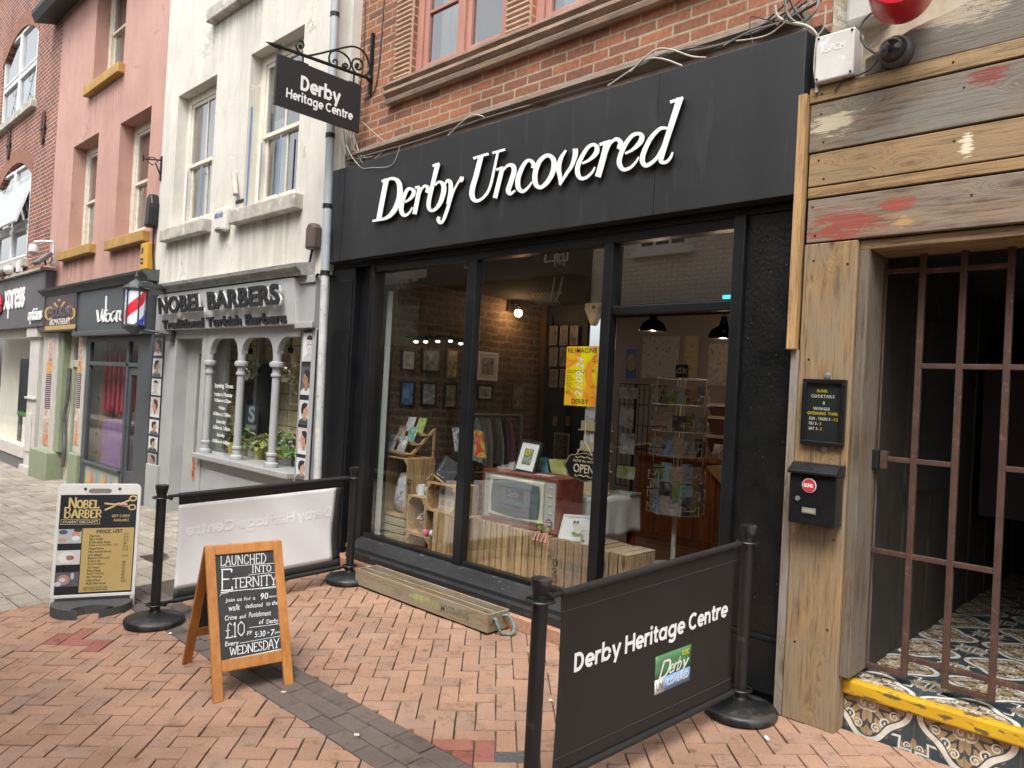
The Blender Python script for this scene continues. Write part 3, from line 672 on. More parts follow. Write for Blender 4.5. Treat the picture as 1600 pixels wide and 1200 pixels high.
sash(wb,-3.69,-2.58,3.44,5.17,.13,m_sash,4.27,1,.10,(.5,1.0));sash(wb,-1.74,-.62,3.44,5.17,.13,m_sash,4.27,1,.10,(.34,.6));sash(wb,-2.66,-1.6,5.95,7.6,.13,m_sash,None,1,.1)  # pale curtains added to stand for sky reflected in the panes
for a,b,z in((-3.80,-2.50,3.28),(-1.86,-.46,3.28),(-2.76,-1.5,5.80)):
    mb=MB();mb.box(a,b,-.10,.12,z,z+.155);mb.build('stone_sill',m_sill,wb,bevel=.012)
m_blue_strip=M('thin blue strip',(.19,.29,.50),(.15,.24,.42),8,.6)  # plain blue strips on one reveal and the sashes
for a,b,c,d,e,f in((-1.738,-1.735,.03,.05,3.50,4.6),(-1.20,-1.17,.112,.116,3.56,4.2),(-1.62,-1.60,.112,.116,3.56,4.2),(-3.16,-3.12,.112,.116,3.56,4.2),(-3.56,-3.54,.112,.116,3.56,4.2)):mb=MB();mb.box(a,b,c,d,e,f);mb.build('blue_strip',m_blue_strip,wb)
# grey barber shopfront
m_gry=M('grey eggshell paint',(.40,.405,.41),(.35,.355,.36),3,.45,bmp=.04)
m_grysh=M('weathered lead cornice',(.40,.40,.385),(.22,.22,.21),7,.8,bmp=.3,stretch=(.6,2,2))
mb=MB();mb.prism([(.0,2.60),(-.14,2.60),(-.15,2.63),(-.20,2.665),(-.21,2.70),(.0,2.74)],-3.80,-.17,'x');mb.build('cornice',m_grysh,wb)
# tilted sign box
F0,F1=-3.62,-.33
mb=MB();mb.prism([(.0,2.14),(-.07,2.14),(-.13,2.585),(.0,2.585)],F0,F1,'x');sg=mb.build('fascia',M('pale grey sign panel',(.56,.565,.57),(.50,.505,.51),3,.45),wb,bevel=.006)
tl=Vector((0,-.06,.445)).normalized()
def onsign(px,py):       # point on the tilted sign face
    n=Vector((0,-.445,-.06)).normalized();d=Vector(ray(px,py));c=Vector(CC);q=Vector((0,-.07,2.14));t=(q-c).dot(n)/d.dot(n);return c+d*t,n
for body,p0,p1,hpx,bold in(('NOBEL BARBERS',(257,491),(446,471),33,.034),('Traditional Turkish Barbers',(256,514.5),(449,503),18,.036)):
    a,n=onsign(*p0);b,_=onsign(*p1);top,_=onsign(p1[0],p1[1]-hpx);hgt=(top-b).length
    wd=b.x-a.x;up=tl
    for dy,mat_,nm,t in((.055,m_white_letter,'letter_halo',.012),(.07,plain((.02,.022,.026),.7),'lettering',.022)):
        if hpx<20 and nm=='letter_halo':continue
        if hpx<20:dy=.02
        mb=MB();o=Vector((a.x+(.022 if nm=='letter_halo' else 0),a.y,a.z))+n*(dy-t)-up*(.012 if nm=='letter_halo' else 0)
        lettering(mb,body,o,(1,0,0),up,wd,hgt,t,bold,1.04);mb.build(nm,mat_,sg)
# pilasters, frame, arches
mb=MB();mb.box(-.33,-.06,-.05,.3,2.10,2.60);mb.box(-.36,-.05,-.075,-.05,2.10,2.16);mb.box(-.36,-.05,-.075,-.05,2.53,2.60);mb.box(-.12,-.05,-.02,.3,-.1,2.10);mb.box(-.34,-.12,.0,.3,-.1,2.10);mb.build('pilaster',m_gry,wb,bevel=.006)
mb=MB();mb.box(-4.02,-3.62,.0,.3,-.25,2.6);mb.box(-3.96,-3.60,-.04,.0,-.25,.42);mb.build('pilaster',m_gry,wb,bevel=.006)
cxs=[onY(320,600,-.02).x,onY(369,600,-.02).x,onY(424,600,-.02).x]
ZS=.70
arch=MB()
edges=[cxs[0],cxs[1],cxs[2],-.36]
top=2.14
for i in range(3):        # spandrel with a rounded head
    a,b=edges[i]+.045,edges[i+1]-(.045 if i<2 else 0);r=.17;zt=2.03;m=(a+b)/2
    pts=[(a-.0,zt-r)]
    for k in range(9):t=math.pi-math.pi/2*k/8;pts.append((a+r+r*math.cos(t),zt-r+r*math.sin(t)))
    for k in range(9):
        t=math.pi/2-math.pi/2*k/8;pts.append((b-r+r*math.cos(t),zt-r+r*math.sin(t)))
    if i==2:pts=pts[:10]+[(b,zt)]
    pl=[(edges[i]-.0,top),(edges[i],zt-r)]+pts+([(b,zt-r)]if i<2 else[])+[(edges[i+1],zt-r if i<2 else zt),(edges[i+1],top)]
    for(p,q)in zip(pts,pts[1:]):arch.hexa([(p[0],.0,p[1]),(q[0],.0,q[1]),(q[0],.0,top),(p[0],.0,top)],[(p[0],.07,p[1]),(q[0],.07,q[1]),(q[0],.07,top),(p[0],.07,top)])
    arch.box(edges[i]-.045,edges[i]+.045,.0,.07,zt-r,top)
arch.build('arched_head',m_gry,wb,smooth=True)
for cx_ in cxs:
    mb=MB();prof=[(.068,0),(.072,.02),(.068,.045),(.046,.06),(.046,.12),(.055,.13),(.055,.15),(.040,.16),(.040,.98),(.052,.985),(.055,1.0),(.052,1.015),(.042,1.02),(.042,1.08),(.07,1.09),(.076,1.115),(.07,1.14),(.044,1.15),(.044,1.235),(.04,1.2)]
    mb.lathe([(r,z*(1.86-ZS)/1.235)for r,z in prof[:-1]],(cx_,.03,ZS),18);mb.build('column',m_gry,wb,smooth=True)
mb=MB();mb.box(cxs[0]-.12,-.34,-.08,.3,ZS-.06,ZS);mb.build('window_sill',M('grey sill',(.36,.36,.355),(.29,.29,.29),5,.5),wb,bevel=.01)
mb=MB();mb.box(cxs[0]-.06,-.34,.02,.3,-.2,ZS-.06);mb.box(cxs[0]+.1,-.6,.0,.02,.0,.52);mb.build('stall_riser',m_gry,wb,bevel=.006)
mb=MB();mb.quad((cxs[0],.10,ZS),(-.36,.10,ZS),(-.36,.10,2.05),(cxs[0],.10,2.05));gp=mb.build('glass_pane',m_glass_low,wb)
# opening times on the glass
mw=plain((.8,.8,.8),.5)
for body,x0,y0,x1,hh in(('Opening Times',333,607,364,9),('Monday to Thursday',333,620,363,8),('9.00am to 6.30pm',335,629,361,7),('Friday',342,641,352,7),('8.30am to 7.00pm',333.5,650,360,7),('Saturday',338,662,353,7),('8.30am to 7.00pm',333,671,359,7),('Sunday',339,683,351,7),('10.00am to 4.00pm',331.5,692,359,7)):
    a=onY(x0,y0,.094);b=onY(x1,y0,.094);t=onY(x0,y0-hh,.094);mb=MB();lettering(mb,body,a,(1,0,0),(0,0,1),b.x-a.x,t.z-a.z,.002,.015);mb.build('lettering',mw,gp)
# door
mb=MB();d0,d1=-3.62,cxs[0]-.06
mb.box(d0,d0+.3,-.0,.3,-.2,2.14);mb.box(d1-.12,d1,.0,.3,-.2,2.14);mb.box(d0+.3,d1-.12,.0,.3,2.04,2.14);mb.build('door_frame',m_gry,wb,bevel=.006)
a,b=d0+.30,d1-.12
mb=MB();mb.box(a,a+.3,.16,.21,-.14,2.04);mb.box(b-.04,b,.16,.21,-.14,2.04);mb.box(a+.3,b-.04,.16,.21,1.86,2.04);mb.box(a+.3,b-.04,.16,.21,-.14,.62);mb.box(a+.36,b-.06,.15,.16,.02,.5)
dr=mb.build('door',M('pale grey door paint',(.40,.40,.395),(.35,.35,.345),4,.4),wb,bevel=.006)
mb=MB();mb.quad((a+.3,.19,.62),(b-.04,.19,.62),(b-.04,.19,1.86),(a+.3,.19,1.86));mb.build('glass_pane',m_glass_low,dr)
# barber's interior
m_stone=brickmat('stone effect panel',(.80,.73,.50),(.72,.65,.44),(.34,.3,.2),bw=.62,bh=.19,ms=.008,stain=(.6,.58,.5))
mb=MB();mb.box(-4.0,-.1,.72,.77,-.15,2.3);mb.box(-.14,-.09,.3,.72,-.15,2.3);mb.box(-4.0,-3.95,.3,.72,-.15,2.3);mb.build('inside_wall',m_stone,wb)
mb=MB();mb.box(-4.0,-.1,.3,1.55,2.3,2.34);mb.box(-4.0,-.1,.3,1.55,-.2,-.15);mb.build('inside_floor',m_room,wb)
mb=MB();p=onY(405,530,1.3);q=onY(395,690,.66);mb.box(q.x-.05,q.x+.05,.66,.71,.2,2.3);mb.build('inside_post',M('pale timber post',(.42,.38,.3),(.34,.3,.24),6,.6),wb)

# ================================================================ PINK BUILDING
pb=thing('pink_building','salmon pink rendered building with ochre window sills above two narrow shops','building',(-6.6,0,-.25))
m_pink=render_mat('salmon render',(.50,.30,.255),(.44,.26,.22),(.47,.29,.25),stain=(.90,.87,.86),thr=.68,drips=((-1.62,.02,3.65),(.7,2.2,3.61),(-.76,.84,6.25)))
HP=[(-8.02,-6.76,3.53,5.33),(-5.80,-4.60,3.53,5.26),(-7.22,-5.84,6.13,8.2)]
mb=MB();wall_with_holes(mb,-9.10,-4.152,2.9,8.4,HP,0.0,.24);mb.build('wall',m_pink,pb)
m_ochre=M('ochre painted sill',(.46,.27,.075),(.34,.20,.065),6,.8,bmp=.3)
m_pale_sash=M('old cream sash',(.72,.67,.56),(.56,.51,.42),12,.6,bmp=.2)
sash(pb,-8.02,-6.76,3.53,5.33,.2,m_pale_sash,4.40,1,.12,(.9,1));sash(pb,-5.80,-4.60,3.53,5.26,.2,m_pale_sash,4.38,1,.12,(1.0,.47));sash(pb,-7.22,-5.84,6.13,8.2,.2,m_pale_sash,7.05,1,.12,(.8,1))
for a,b,z in((-8.22,-6.58,3.40),(-5.90,-4.40,3.36),(-7.36,-5.76,6.0)):
    mb=MB();mb.box(a,b,-.10,.2,z,z+.15);mb.build('stone_sill',m_ochre,pb,bevel=.012)
mb=MB();mb.prism([(.2,7.95),(-.32,7.80),(-.38,7.92),(-.38,8.0),(.2,8.5)],-9.6,-4.16,'x');mb.build('eaves',M('dark eaves gutter',(.05,.052,.056),(.03,.03,.03),5,.6),pb)
m_slate=M('slate grey paint',(.075,.083,.092),(.06,.066,.074),3,.45,bmp=.05)
mb=MB();mb.prism([(.1,2.80),(-.14,2.80),(-.16,2.85),(-.21,2.89),(-.22,2.92),(.1,2.97)],-8.80,-3.98,'x');mb.build('cornice',M('slate cornice',(.10,.11,.12),(.06,.065,.07),6,.7,bmp=.2,stretch=(.6,2,2)),pb)
# left part: green doorway with a purple sign
mb=MB();mb.box(-8.92,-7.02,-.13,.1,2.20,2.86);sgn=mb.build('fascia',M('purple sign panel',(.075,.045,.062),(.06,.036,.05),4,.45),pb,bevel=.004)
mg=plain((.50,.34,.10),.4)
def pk(u,v,d):p=onY(u,v,-.136);return(p.x,-.136+d,p.z)
zz=(0,420,6.154);mb=MB()
pen(mb,tr(zz,[(520,400,22),(480,372,22),(442,400,22),(440,460,22),(470,485,22),(500,470,20)]),pk,.004,6)
pen(mb,tr(zz,[(625,390,22),(665,362,22),(705,390,22),(710,450,22),(680,480,22),(650,465,20)]),pk,.004,6)
for pts in([(568,292,30),(568,310,32)],[(520,330,26),(555,375,10)],[(620,318,26),(582,372,10)]):pen(mb,tr(zz,pts),pk,.004,3)
a=onY(70,514.5,-.136);b=onY(117,511,-.136);mb.box(a.x,b.x,-.136,-.13,a.z-.02,a.z+.05)
mb.build('emblem',mg,sgn)
mb=MB();a=onY(74,497,-.14);b=onY(114,490,-.14);lettering(mb,'PHOUKUNG',a,(1,0,0),(0,0,1),b.x-a.x,.17,.003,.03);mb.build('lettering',plain((.13,.09,.10),.4),sgn)
mb=MB();a=onY(77,508.5,-.14);b=onY(110,505,-.14);lettering(mb,'AROMATHERAPY',a,(1,0,0),(0,0,1),b.x-a.x,.10,.003,.01);mb.build('lettering',plain((.75,.72,.68),.4),sgn)
m_green=M('sage green paint',(.27,.31,.20),(.22,.255,.165),4,.5,bmp=.05);m_offw=M('off white paint',(.55,.53,.47),(.46,.44,.39),6,.5)
mb=MB();mb.box(-9.02,-8.16,-.02,.25,.15,2.2);mb.build('pilaster',m_offw,pb,bevel=.01)
mb=MB();mb.box(-9.04,-8.02,-.14,.3,-.4,.17);mb.box(-8.14,-7.96,.0,.3,.17,2.2);mb.box(-7.16,-6.72,-.06,.3,-.4,.26);mb.build('pedestal',m_green,pb,bevel=.02)
mb=MB();mb.box(-7.10,-6.75,-.01,.3,.26,2.2);mb.build('pilaster',m_offw,pb,bevel=.01)
mb=MB();mb.box(-7.96,-7.80,.12,.2,-.3,2.2);mb.box(-7.22,-7.10,.12,.2,-.3,2.2);mb.box(-7.80,-7.22,.12,.2,1.62,1.74);mb.box(-7.80,-7.22,.12,.2,2.12,2.2);mb.build('door_frame',m_offw,pb,bevel=.006)
mb=MB();mb.box(-7.80,-7.72,.15,.2,-.3,1.62);mb.box(-7.30,-7.22,.15,.2,-.3,1.62);mb.box(-7.72,-7.30,.15,.2,-.3,.3);mb.box(-7.72,-7.30,.15,.2,1.5,1.62);dr=mb.build('door',m_green,pb,bevel=.006)
mb=MB();mb.quad((-7.72,.18,.3),(-7.30,.18,.3),(-7.30,.18,1.5),(-7.72,.18,1.5));mb.quad((-7.80,.17,1.74),(-7.22,.17,1.74),(-7.22,.17,2.12),(-7.80,.17,2.12));mb.build('glass_pane',m_glass_up,dr)
mb=MB();mb.box(-8.0,-6.7,1.2,1.3,-.4,2.3);mb.box(-8.0,-7.96,.4,1.2,-.4,2.3);mb.box(-6.75,-6.7,.4,1.2,-.4,2.3);mb.build('inside_wall',M('dim purple hall',(.09,.075,.09),(.06,.05,.06),2,.8),pb)
mb=MB();mb.tube(catmull([(-7.82,.08,1.6),(-7.80,.07,1.1),(-7.90,.07,.7),(-7.80,.07,.2),(-7.86,.08,-.05)],8),.03,8);mb.build('door_pull',M('grey metal pull',(.22,.2,.2),(.15,.14,.14),10,.35,.6),pb,smooth=True)
# right part: dark shop with handwritten sign
mb=MB();mb.box(-6.98,-4.06,-.10,.1,2.17,2.86);sgn=mb.build('fascia',m_slate,pb,bevel=.004)
mb=MB();mb.box(-7.0,-6.94,-.13,.1,2.1,2.86);mb.box(-7.0,-4.06,-.15,.1,2.10,2.17);mb.build('fascia_moulding',m_slate,pb,bevel=.008)
U=[[(930,395,13),(936,460,13),(942,508,13),(962,485,11),(985,385,11)],[(985,385,11),(976,450,12),(985,512,12)],[(1003,400,12),(995,460,12),(995,505,12)],[(997,440,9),(1012,405,11),(1030,400,11)],[(1019,262,13),(1014,380,13),(1012,490,13),(1040,505,12),(1058,460,12),(1040,428,11),(1014,460,9)],[(1105,405,11),(1075,425,12),(1062,480,12),(1078,505,11),(1100,460,10),(1110,400,11),(1104,470,12),(1118,500,11)],[(1128,400,12),(1122,450,12),(1118,510,12)],[(1121,460,9),(1140,402,11),(1152,420,12),(1146,480,12),(1163,498,10)]]
mb=MB()
for i,st in enumerate(U):
    def fn(u,v,d,o=i%3):p=onY(u,v,-.116);return(p.x,-.116+.0006*o+d,p.z)
    pen(mb,tr(zz,st),fn,.012,6)
mb.build('lettering',m_white_letter,sgn)
mb=MB();mb.box(-6.72,-6.56,.0,.06,-.25,2.1);mb.box(-6.56,-4.02,.0,.06,2.02,2.1);mb.box(-5.0,-4.92,.0,.06,-.2,2.02);mb.box(-6.56,-4.5,.0,.05,1.66,1.72);mb.box(-4.5,-4.02,-.02,.06,-.25,2.1);mb.box(-6.56,-5.0,.0,.3,-.22,.18);mb.box(-6.5,-4.96,-.05,.0,.17,.21);mb.build('shopfront_frame',m_slate,pb,bevel=.008)
tri=[]
for i in range(7):
    x=-6.4+i*.2;tri.append([(x,-.12),(x+.2,-.12),(x+.1,.14)])
mb=MB();mb.box(-6.44,-5.02,-.004,.0,-.16,.16);pn=mb.build('painted_panel',plain((.30,.36,.33),.6),pb)
for i,q in enumerate(tri):mb=MB();mb.prism(q,-.006,.0);mb.build('painted_triangle',plain(((.55,.36,.12),(.50,.19,.13),(.18,.33,.36))[i%3],.6),pn)
mb=MB();mb.box(-4.92,-4.83,.02,.06,-.2,1.66);mb.box(-4.57,-4.5,.02,.06,-.2,1.66);mb.box(-4.83,-4.57,.02,.06,1.55,1.66);mb.box(-4.83,-4.57,.02,.06,-.2,.22);dr=mb.build('door',m_slate,pb,bevel=.006)
mb=MB();mb.quad((-6.56,.03,.18),(-5.0,.03,.18),(-5.0,.03,1.66),(-6.56,.03,1.66));mb.quad((-6.56,.03,1.72),(-4.5,.03,1.72),(-4.5,.03,2.02),(-6.56,.03,2.02));mb.quad((-4.83,.04,.22),(-4.57,.04,.22),(-4.57,.04,1.55),(-4.83,.04,1.55));mb.build('glass_pane',m_glass_low,pb)
mb=MB();mb.box(-7.09,-4.02,.42,.47,-.3,2.2);mb.box(-4.1,-4.05,.1,.42,-.3,2.2);mb.build('inside_wall',M('warm dark shop wall',(.48,.34,.26),(.36,.25,.19),2,.8),pb)
mb=MB();mb.box(-6.7,-4.02,.3,1.6,2.1,2.14);mb.box(-6.7,-4.02,.3,1.6,-.3,-.26);mb.build('inside_floor',m_room,pb)
mb=MB()
for k in range(4):mb.box(-7.05,-6.62,.2,.4,.3+k*.28,.32+k*.28)
mb.box(-7.08,-7.05,.2,.4,.1,1.4);mb.box(-6.62,-6.59,.2,.4,.1,1.4);mb.build('inside_shelf',M('shop shelf',(.30,.22,.16),(.2,.15,.1),5,.6),pb)
mb=MB();mb.box(-6.25,-5.1,.14,.4,-.2,.85);mb.build('inside_cabinet',M('purple cabinet',(.22,.13,.28),(.16,.09,.2),5,.5),pb)
mb=MB()
for k in range(6):mb.box(-6.5+k*.2,-6.42+k*.2,.2,.38,.95+.05*(k%3),1.9)
mb.build('inside_clothes',M('red hanging clothes',(.33,.045,.06),(.2,.03,.045),6,.8),pb)

# ================================================================ FAR LEFT BRICK BUILDING
bb=thing('opticians_building','red brick building with white arched windows over a grey opticians shop','building',(-11.5,0,-.33))
m_brick2=brickmat('old red brick',(.34,.115,.075),(.20,.085,.07),(.46,.40,.36),ms=.010,stain=(.5,.47,.46))
mb=MB();wall_with_holes(mb,-19.0,-9.12,3.2,11.5,[(-13.5,-10.72,6.72,8.55),(-13.3,-10.62,3.66,5.72)],0.0,.16)
# arched corners closing the square holes
for(x0,x1,zt,rise)in((-13.5,-10.72,8.55,.42),(-13.3,-10.62,5.72,.40)):
    m=(x0+x1)/2;hw=(x1-x0)/2;pts=[(x0+(x1-x0)*k/20,zt-rise*((x0+(x1-x0)*k/20-m)/hw)**2)for k in range(21)]
    for p,q in zip(pts,pts[1:]):mb.hexa([(p[0],.002,p[1]),(q[0],.002,q[1]),(q[0],.002,zt+.002),(p[0],.002,zt+.002)],[(p[0],.16,p[1]),(q[0],.16,q[1]),(q[0],.16,zt+.002),(p[0],.16,zt+.002)])
mb.build('wall',m_brick2,bb)
for(x0,x1,zt,rise)in((-13.5,-10.72,8.55,.42),(-13.3,-10.62,5.72,.40)):
    m=(x0+x1)/2;hw=(x1-x0)/2;mb=MB()
    f=lambda x:zt-rise*((x-m)/hw)**2
    for k in range(34):
        a=x0-.04+(x1-x0+.08)*k/34;b=a+(x1-x0+.08)/34-.012
        mb.hexa([(a,-.006,f(a)),(b,-.006,f(b)),(b+(b-m)*.05,-.006,f(b)+.3),(a+(a-m)*.05,-.006,f(a)+.3)],[(a,.02,f(a)),(b,.02,f(b)),(b+(b-m)*.05,.02,f(b)+.3),(a+(a-m)*.05,.02,f(a)+.3)])
    mb.build('brick_arch',M('rubbed arch brick',(.33,.15,.10),(.20,.10,.075),9,.85,bmp=.3,island=True),bb)
m_upvc=M('white window frame',(.78,.79,.80),(.7,.71,.72),6,.35)
def whitewin(x0,x1,z0,zm,z1,vis):
    mb=MB();y=.03;w_=.07;xm=(x0+x1)/2
    for x in(x0,xm-w_/2,x1-w_):mb.box(x,x+w_,y,y+.07,z0,z1)
    for k in(0,1):
        a=x0+w_ if k==0 else xm+w_/2;b=xm-w_/2 if k==0 else x1-w_
        for z in(z0,zm):mb.box(a,b,y,y+.07,z,z+w_)
        for zz_ in((z0+w_,zm),(zm+w_,z1)):
            mb.box(a,a+.045,y-.015,y+.05,*zz_);mb.box(b-.045,b,y-.015,y+.05,*zz_);mb.box(a+.045,b-.045,y-.015,y+.05,zz_[1]-.05,zz_[1]);mb.box(a+.045,b-.045,y-.015,y+.05,zz_[0],zz_[0]+.045)
    f=mb.build('window',m_upvc,bb,bevel=.005)
    mb=MB();mb.quad((x0,y+.03,z0),(x1,y+.03,z0),(x1,y+.03,z1),(x0,y+.03,z1));mb.build('glass_pane',m_glass_up,f)
    mb=MB();mb.box(x0,x1,.3,.35,z0,z1+.2);mb.build('room',M('pale office room',(.62,.64,.66),(.5,.52,.54),2,.9),f)
    return f
f1=whitewin(-13.5,-10.72,6.72,7.55,8.5,0)
mb=MB()
for cx_ in(-11.35,-12.6):
    for s in(1,-1):mb.tube([(cx_+.22*math.cos(t)*(1-t/9),.07,7.18+s*.22+s*.2*math.sin(t)*(1-t/9))for t in[k*.35 for k in range(20)]],.014,6)
    mb.tube([(cx_-.22,.07,6.9),(cx_,.07,7.15),(cx_+.22,.07,7.46)],.014,6)
mb.build('scroll_grille',m_iron,f1)
f2=whitewin(-13.3,-10.62,3.66,4.35,5.6,0)
for x0,x1 in((-13.2,-12.02),(-11.90,-10.72)):       # tilted open top lights
    A=Vector((x0,.08,5.42));n=Vector((0,-.30,-1.05));mb=MB()
    q=lambda u,v,d=0:(x0+(x1-x0)*u,.08+n.y*v+d*.96,5.42+n.z*v-d*.27)
    for(u0,u1,v0,v1)in((0,.07,0,1),(.93,1,0,1),(.07,.93,0,.08),(.07,.93,.92,1)):
        mb.hexa([q(u0,v0),q(u1,v0),q(u1,v1),q(u0,v1)],[q(u0,v0,.05),q(u1,v0,.05),q(u1,v1,.05),q(u0,v1,.05)])
    mb.build('open_sash',m_upvc,f2,bevel=.004)
    mb=MB();mb.quad(q(.07,.08,.02),q(.93,.08,.02),q(.93,.92,.02),q(.07,.92,.02));mb.build('frosted_pane',M('pale frosted pane',(.42,.47,.50),(.38,.43,.46),3,.15),f2)
mb=MB();a=onY(30,378,.3);mb.box(a.x,a.x+.85,.15,.17,3.75,4.35);mb.build('window_poster',plain((.07,.13,.33),.5),f2)
mb=MB();lettering(mb,'MOO!N',(a.x+.62,.146,4.0),(-1,0,0),(0,0,1),.5,.14,.002,.02);mb.build('lettering',plain((.4,.45,.6),.5),f2)
for x0,x1,z in((-13.7,-10.55,6.58),(-13.5,-10.45,3.50)):
    mb=MB();mb.box(x0,x1,-.10,.12,z,z+.15);mb.build('stone_sill',m_sill,bb,bevel=.012)
m_optf=M('warm grey fascia',(.105,.098,.105),(.092,.086,.092),2,.5)
mb=MB();mb.box(-15,-8.62,-.15,.1,2.30,3.27);of=mb.build('fascia',m_optf,bb,bevel=.005)
mb=MB();mb.box(-15,-8.60,-.22,.1,3.275,3.32);mb.build('fascia_capping',m_sill,bb)
mb=MB();a=onY(5,482,-.17);b=onY(37,474,-.17);lettering(mb,'xpress',(a.x,-.155,2.50),(1,0,0),(0,0,1),b.x-a.x,.56,.012,.02,.95);mb.build('lettering',m_white_letter,of)
mb=MB();a=onY(-14,482,-.17);b=onY(3.5,480,-.17);lettering(mb,'e',(a.x,-.17,2.60),(1,0,0),(0,0,1),b.x-a.x,.42,.03,.02);mb.build('lettering',plain((.5,.03,.06),.4),of)
mb=MB();a=onY(44,508,-.17);b=onY(65,501,-.17);lettering(mb,'opticians',(a.x,-.165,2.34),(1,0,0),(0,0,1),b.x-a.x,.28,.02,.015);mb.build('lettering',m_white_letter,of)
m_warmw=M('warm white pilaster',(.62,.585,.545),(.52,.49,.46),4,.5)
mb=MB();mb.box(-9.72,-9.14,-.06,.3,-.36,2.3);mb.box(-9.76,-9.12,-.12,-.06,-.36,-.2);mb.box(-9.64,-9.3,-.08,-.06,.05,.75);mb.box(-9.74,-9.12,-.10,-.06,1.0,1.04);mb.box(-9.76,-9.1,-.12,.3,2.12,2.3);mb.build('pilaster',m_warmw,bb,bevel=.008)
mb=MB();mb.box(-15,-9.72,-.05,.3,-.36,-.1);mb.build('stall_riser',M('grey granite riser',(.16,.16,.165),(.11,.11,.115),20,.5),bb)
mb=MB();mb.box(-15,-9.72,-.08,.12,-.1,.12);mb.box(-15,-9.72,.0,.12,2.12,2.3);mb.build('window_surround',m_warmw,bb,bevel=.006)
mb=MB();mb.quad((-15,.1,.12),(-9.72,.1,.12),(-9.72,.1,2.12),(-15,.1,2.12));mb.build('glass_pane',m_glass_low,bb)
mb=MB();mb.box(-15,-9.3,.62,.68,-.2,2.4);mb.box(-9.36,-9.3,.3,.62,-.2,2.4);mb.box(-15,-9.3,.3,1.6,-.2,-.15);mb.build('inside_wall',M('beige shop interior',(.78,.74,.64),(.7,.66,.57),2,.8),bb)
# ================================================================ BAR BUILDING (right)
br=thing('bar_building','bar front clad in reclaimed weathered boards with a dark tiled entrance','building',(5.6,.1,0))
PB=(5.6,.1,0)
def rel(x,y,z):return(x-PB[0],y-PB[1],z-PB[2])
boards=[
 (3.185,3.27,(4.535,6.9),wood('pale pine board',(.38,.255,.125),(.25,.165,.08),'x',.75)),
 (2.925,3.18,(4.545,6.9),wood('silver grey board',(.26,.20,.13),(.13,.105,.08),'x',.85,weather=(.21,.19,.16),patches=((rel(4.66,0,3.06),(.2,.5,.11),(.52,.45,.32)),(rel(5.34,0,3.13),(.17,.5,.10),(.22,.055,.045))),bmp=.6)),
 (2.745,2.92,(4.55,6.9),wood('honey board',(.40,.255,.115),(.24,.15,.07),'x',.75,weather=(.30,.205,.11),patches=((rel(5.27,0,2.83),(.045,.5,.09),(.74,.66,.5)),(rel(5.33,0,2.72),(.06,.5,.02),(.66,.6,.48))),bmp=.45)),
 (2.685,2.744,(4.55,6.9),wood('honey board strip',(.38,.24,.11),(.23,.145,.07),'x',.75,bmp=.45)),
 (2.452,2.68,(4.555,6.9),wood('grey brown board with red paint',(.29,.20,.13),(.16,.118,.085),'x',.8,weather=(.24,.19,.145),patches=((rel(4.75,0,2.53),(.34,.5,.14),(.27,.055,.04)),(rel(4.98,0,2.60),(.15,.5,.08),(.30,.065,.045)),(rel(5.02,0,2.52),(.08,.5,.06),(.44,.27,.11))),bmp=.5)),
]
for z0,z1,(x0,x1),mt in boards:
    mb=MB();mb.box(x0,x1,.03,.075,z0+.003,z1-.003);mb.build('cladding_board',mt,br,bevel=.004)
mb=MB();mb.prism([(4.80,3.276),(6.9,3.276),(6.9,3.72),(5.46,3.56),(5.0,3.45),(4.80,3.36)],.05,.10)
mb.build('cladding_board',wood('dark weathered top board',(.19,.145,.10),(.095,.078,.06),'x',.85,weather=(.18,.16,.13),patches=((rel(5.2,0,3.45),(.3,.5,.1),(.42,.36,.27)),),bmp=.6),br,bevel=.005)
for x,z in((4.6,3.225),(4.6,3.12),(4.62,2.97),(4.6,2.88),(4.63,2.78),(4.58,2.64),(4.6,2.49),(5.2,3.23),(5.25,3.1),(5.22,2.86),(5.3,2.6),(4.6,2.36),(4.77,2.33),(4.6,1.85),(4.76,.5),(4.6,.4),(4.77,.95)):q=MB(Matrix.Translation((x,.031,z))@Matrix.Rotation(math.radians(90),4,'X'));q.lathe([(.0055,0),(.0055,.003),(.001,.0035)],(0,0,0),10);q.build('nail_head',m_iron,br)
mb=MB();mb.box(4.49,4.535,-.005,.06,1.9,3.235);mb.build('corner_batten',wood('orange pine batten',(.52,.32,.14),(.36,.22,.10),'z',.7),br,bevel=.004)
mb=MB();mb.box(4.5,4.545,.035,.075,.0,1.9);mb.build('corner_batten',wood('grey pine batten',(.28,.23,.17),(.17,.14,.105),'z',.8,weather=(.25,.22,.19)),br,bevel=.004)
m_post=wood('reclaimed post board',(.36,.23,.105),(.20,.13,.065),'z',.8,weather=(.25,.185,.115),bmp=.5)
mb=MB();mb.box(4.548,4.815,.03,.08,.0,2.448);mb.build('post_board',m_post,br,bevel=.006)
mb=MB();mb.box(4.772,4.813,.082,.158,.0,.3);mb.build('post_return',m_post,br,bevel=.004)
mb=MB();mb.box(4.815,4.865,.055,.34,.28,2.40);mb.build('door_jamb',wood('jamb board',(.17,.125,.08),(.095,.07,.05),'z',.85,weather=(.15,.125,.095)),br,bevel=.005)
mb=MB();mb.box(4.815,6.9,.06,.34,2.40,2.449);mb.build('lintel',wood('lintel board',(.36,.24,.13),(.2,.14,.085),'x',.8),br,bevel=.005)
mb=MB();mb.box(4.56,6.9,.1,.3,2.45,3.4);mb.box(4.575,6.9,.185,.3,3.41,8.0);mb.build('wall',render_mat('stained cream render',(.50,.43,.33),(.38,.32,.25),(.55,.50,.42)),br)
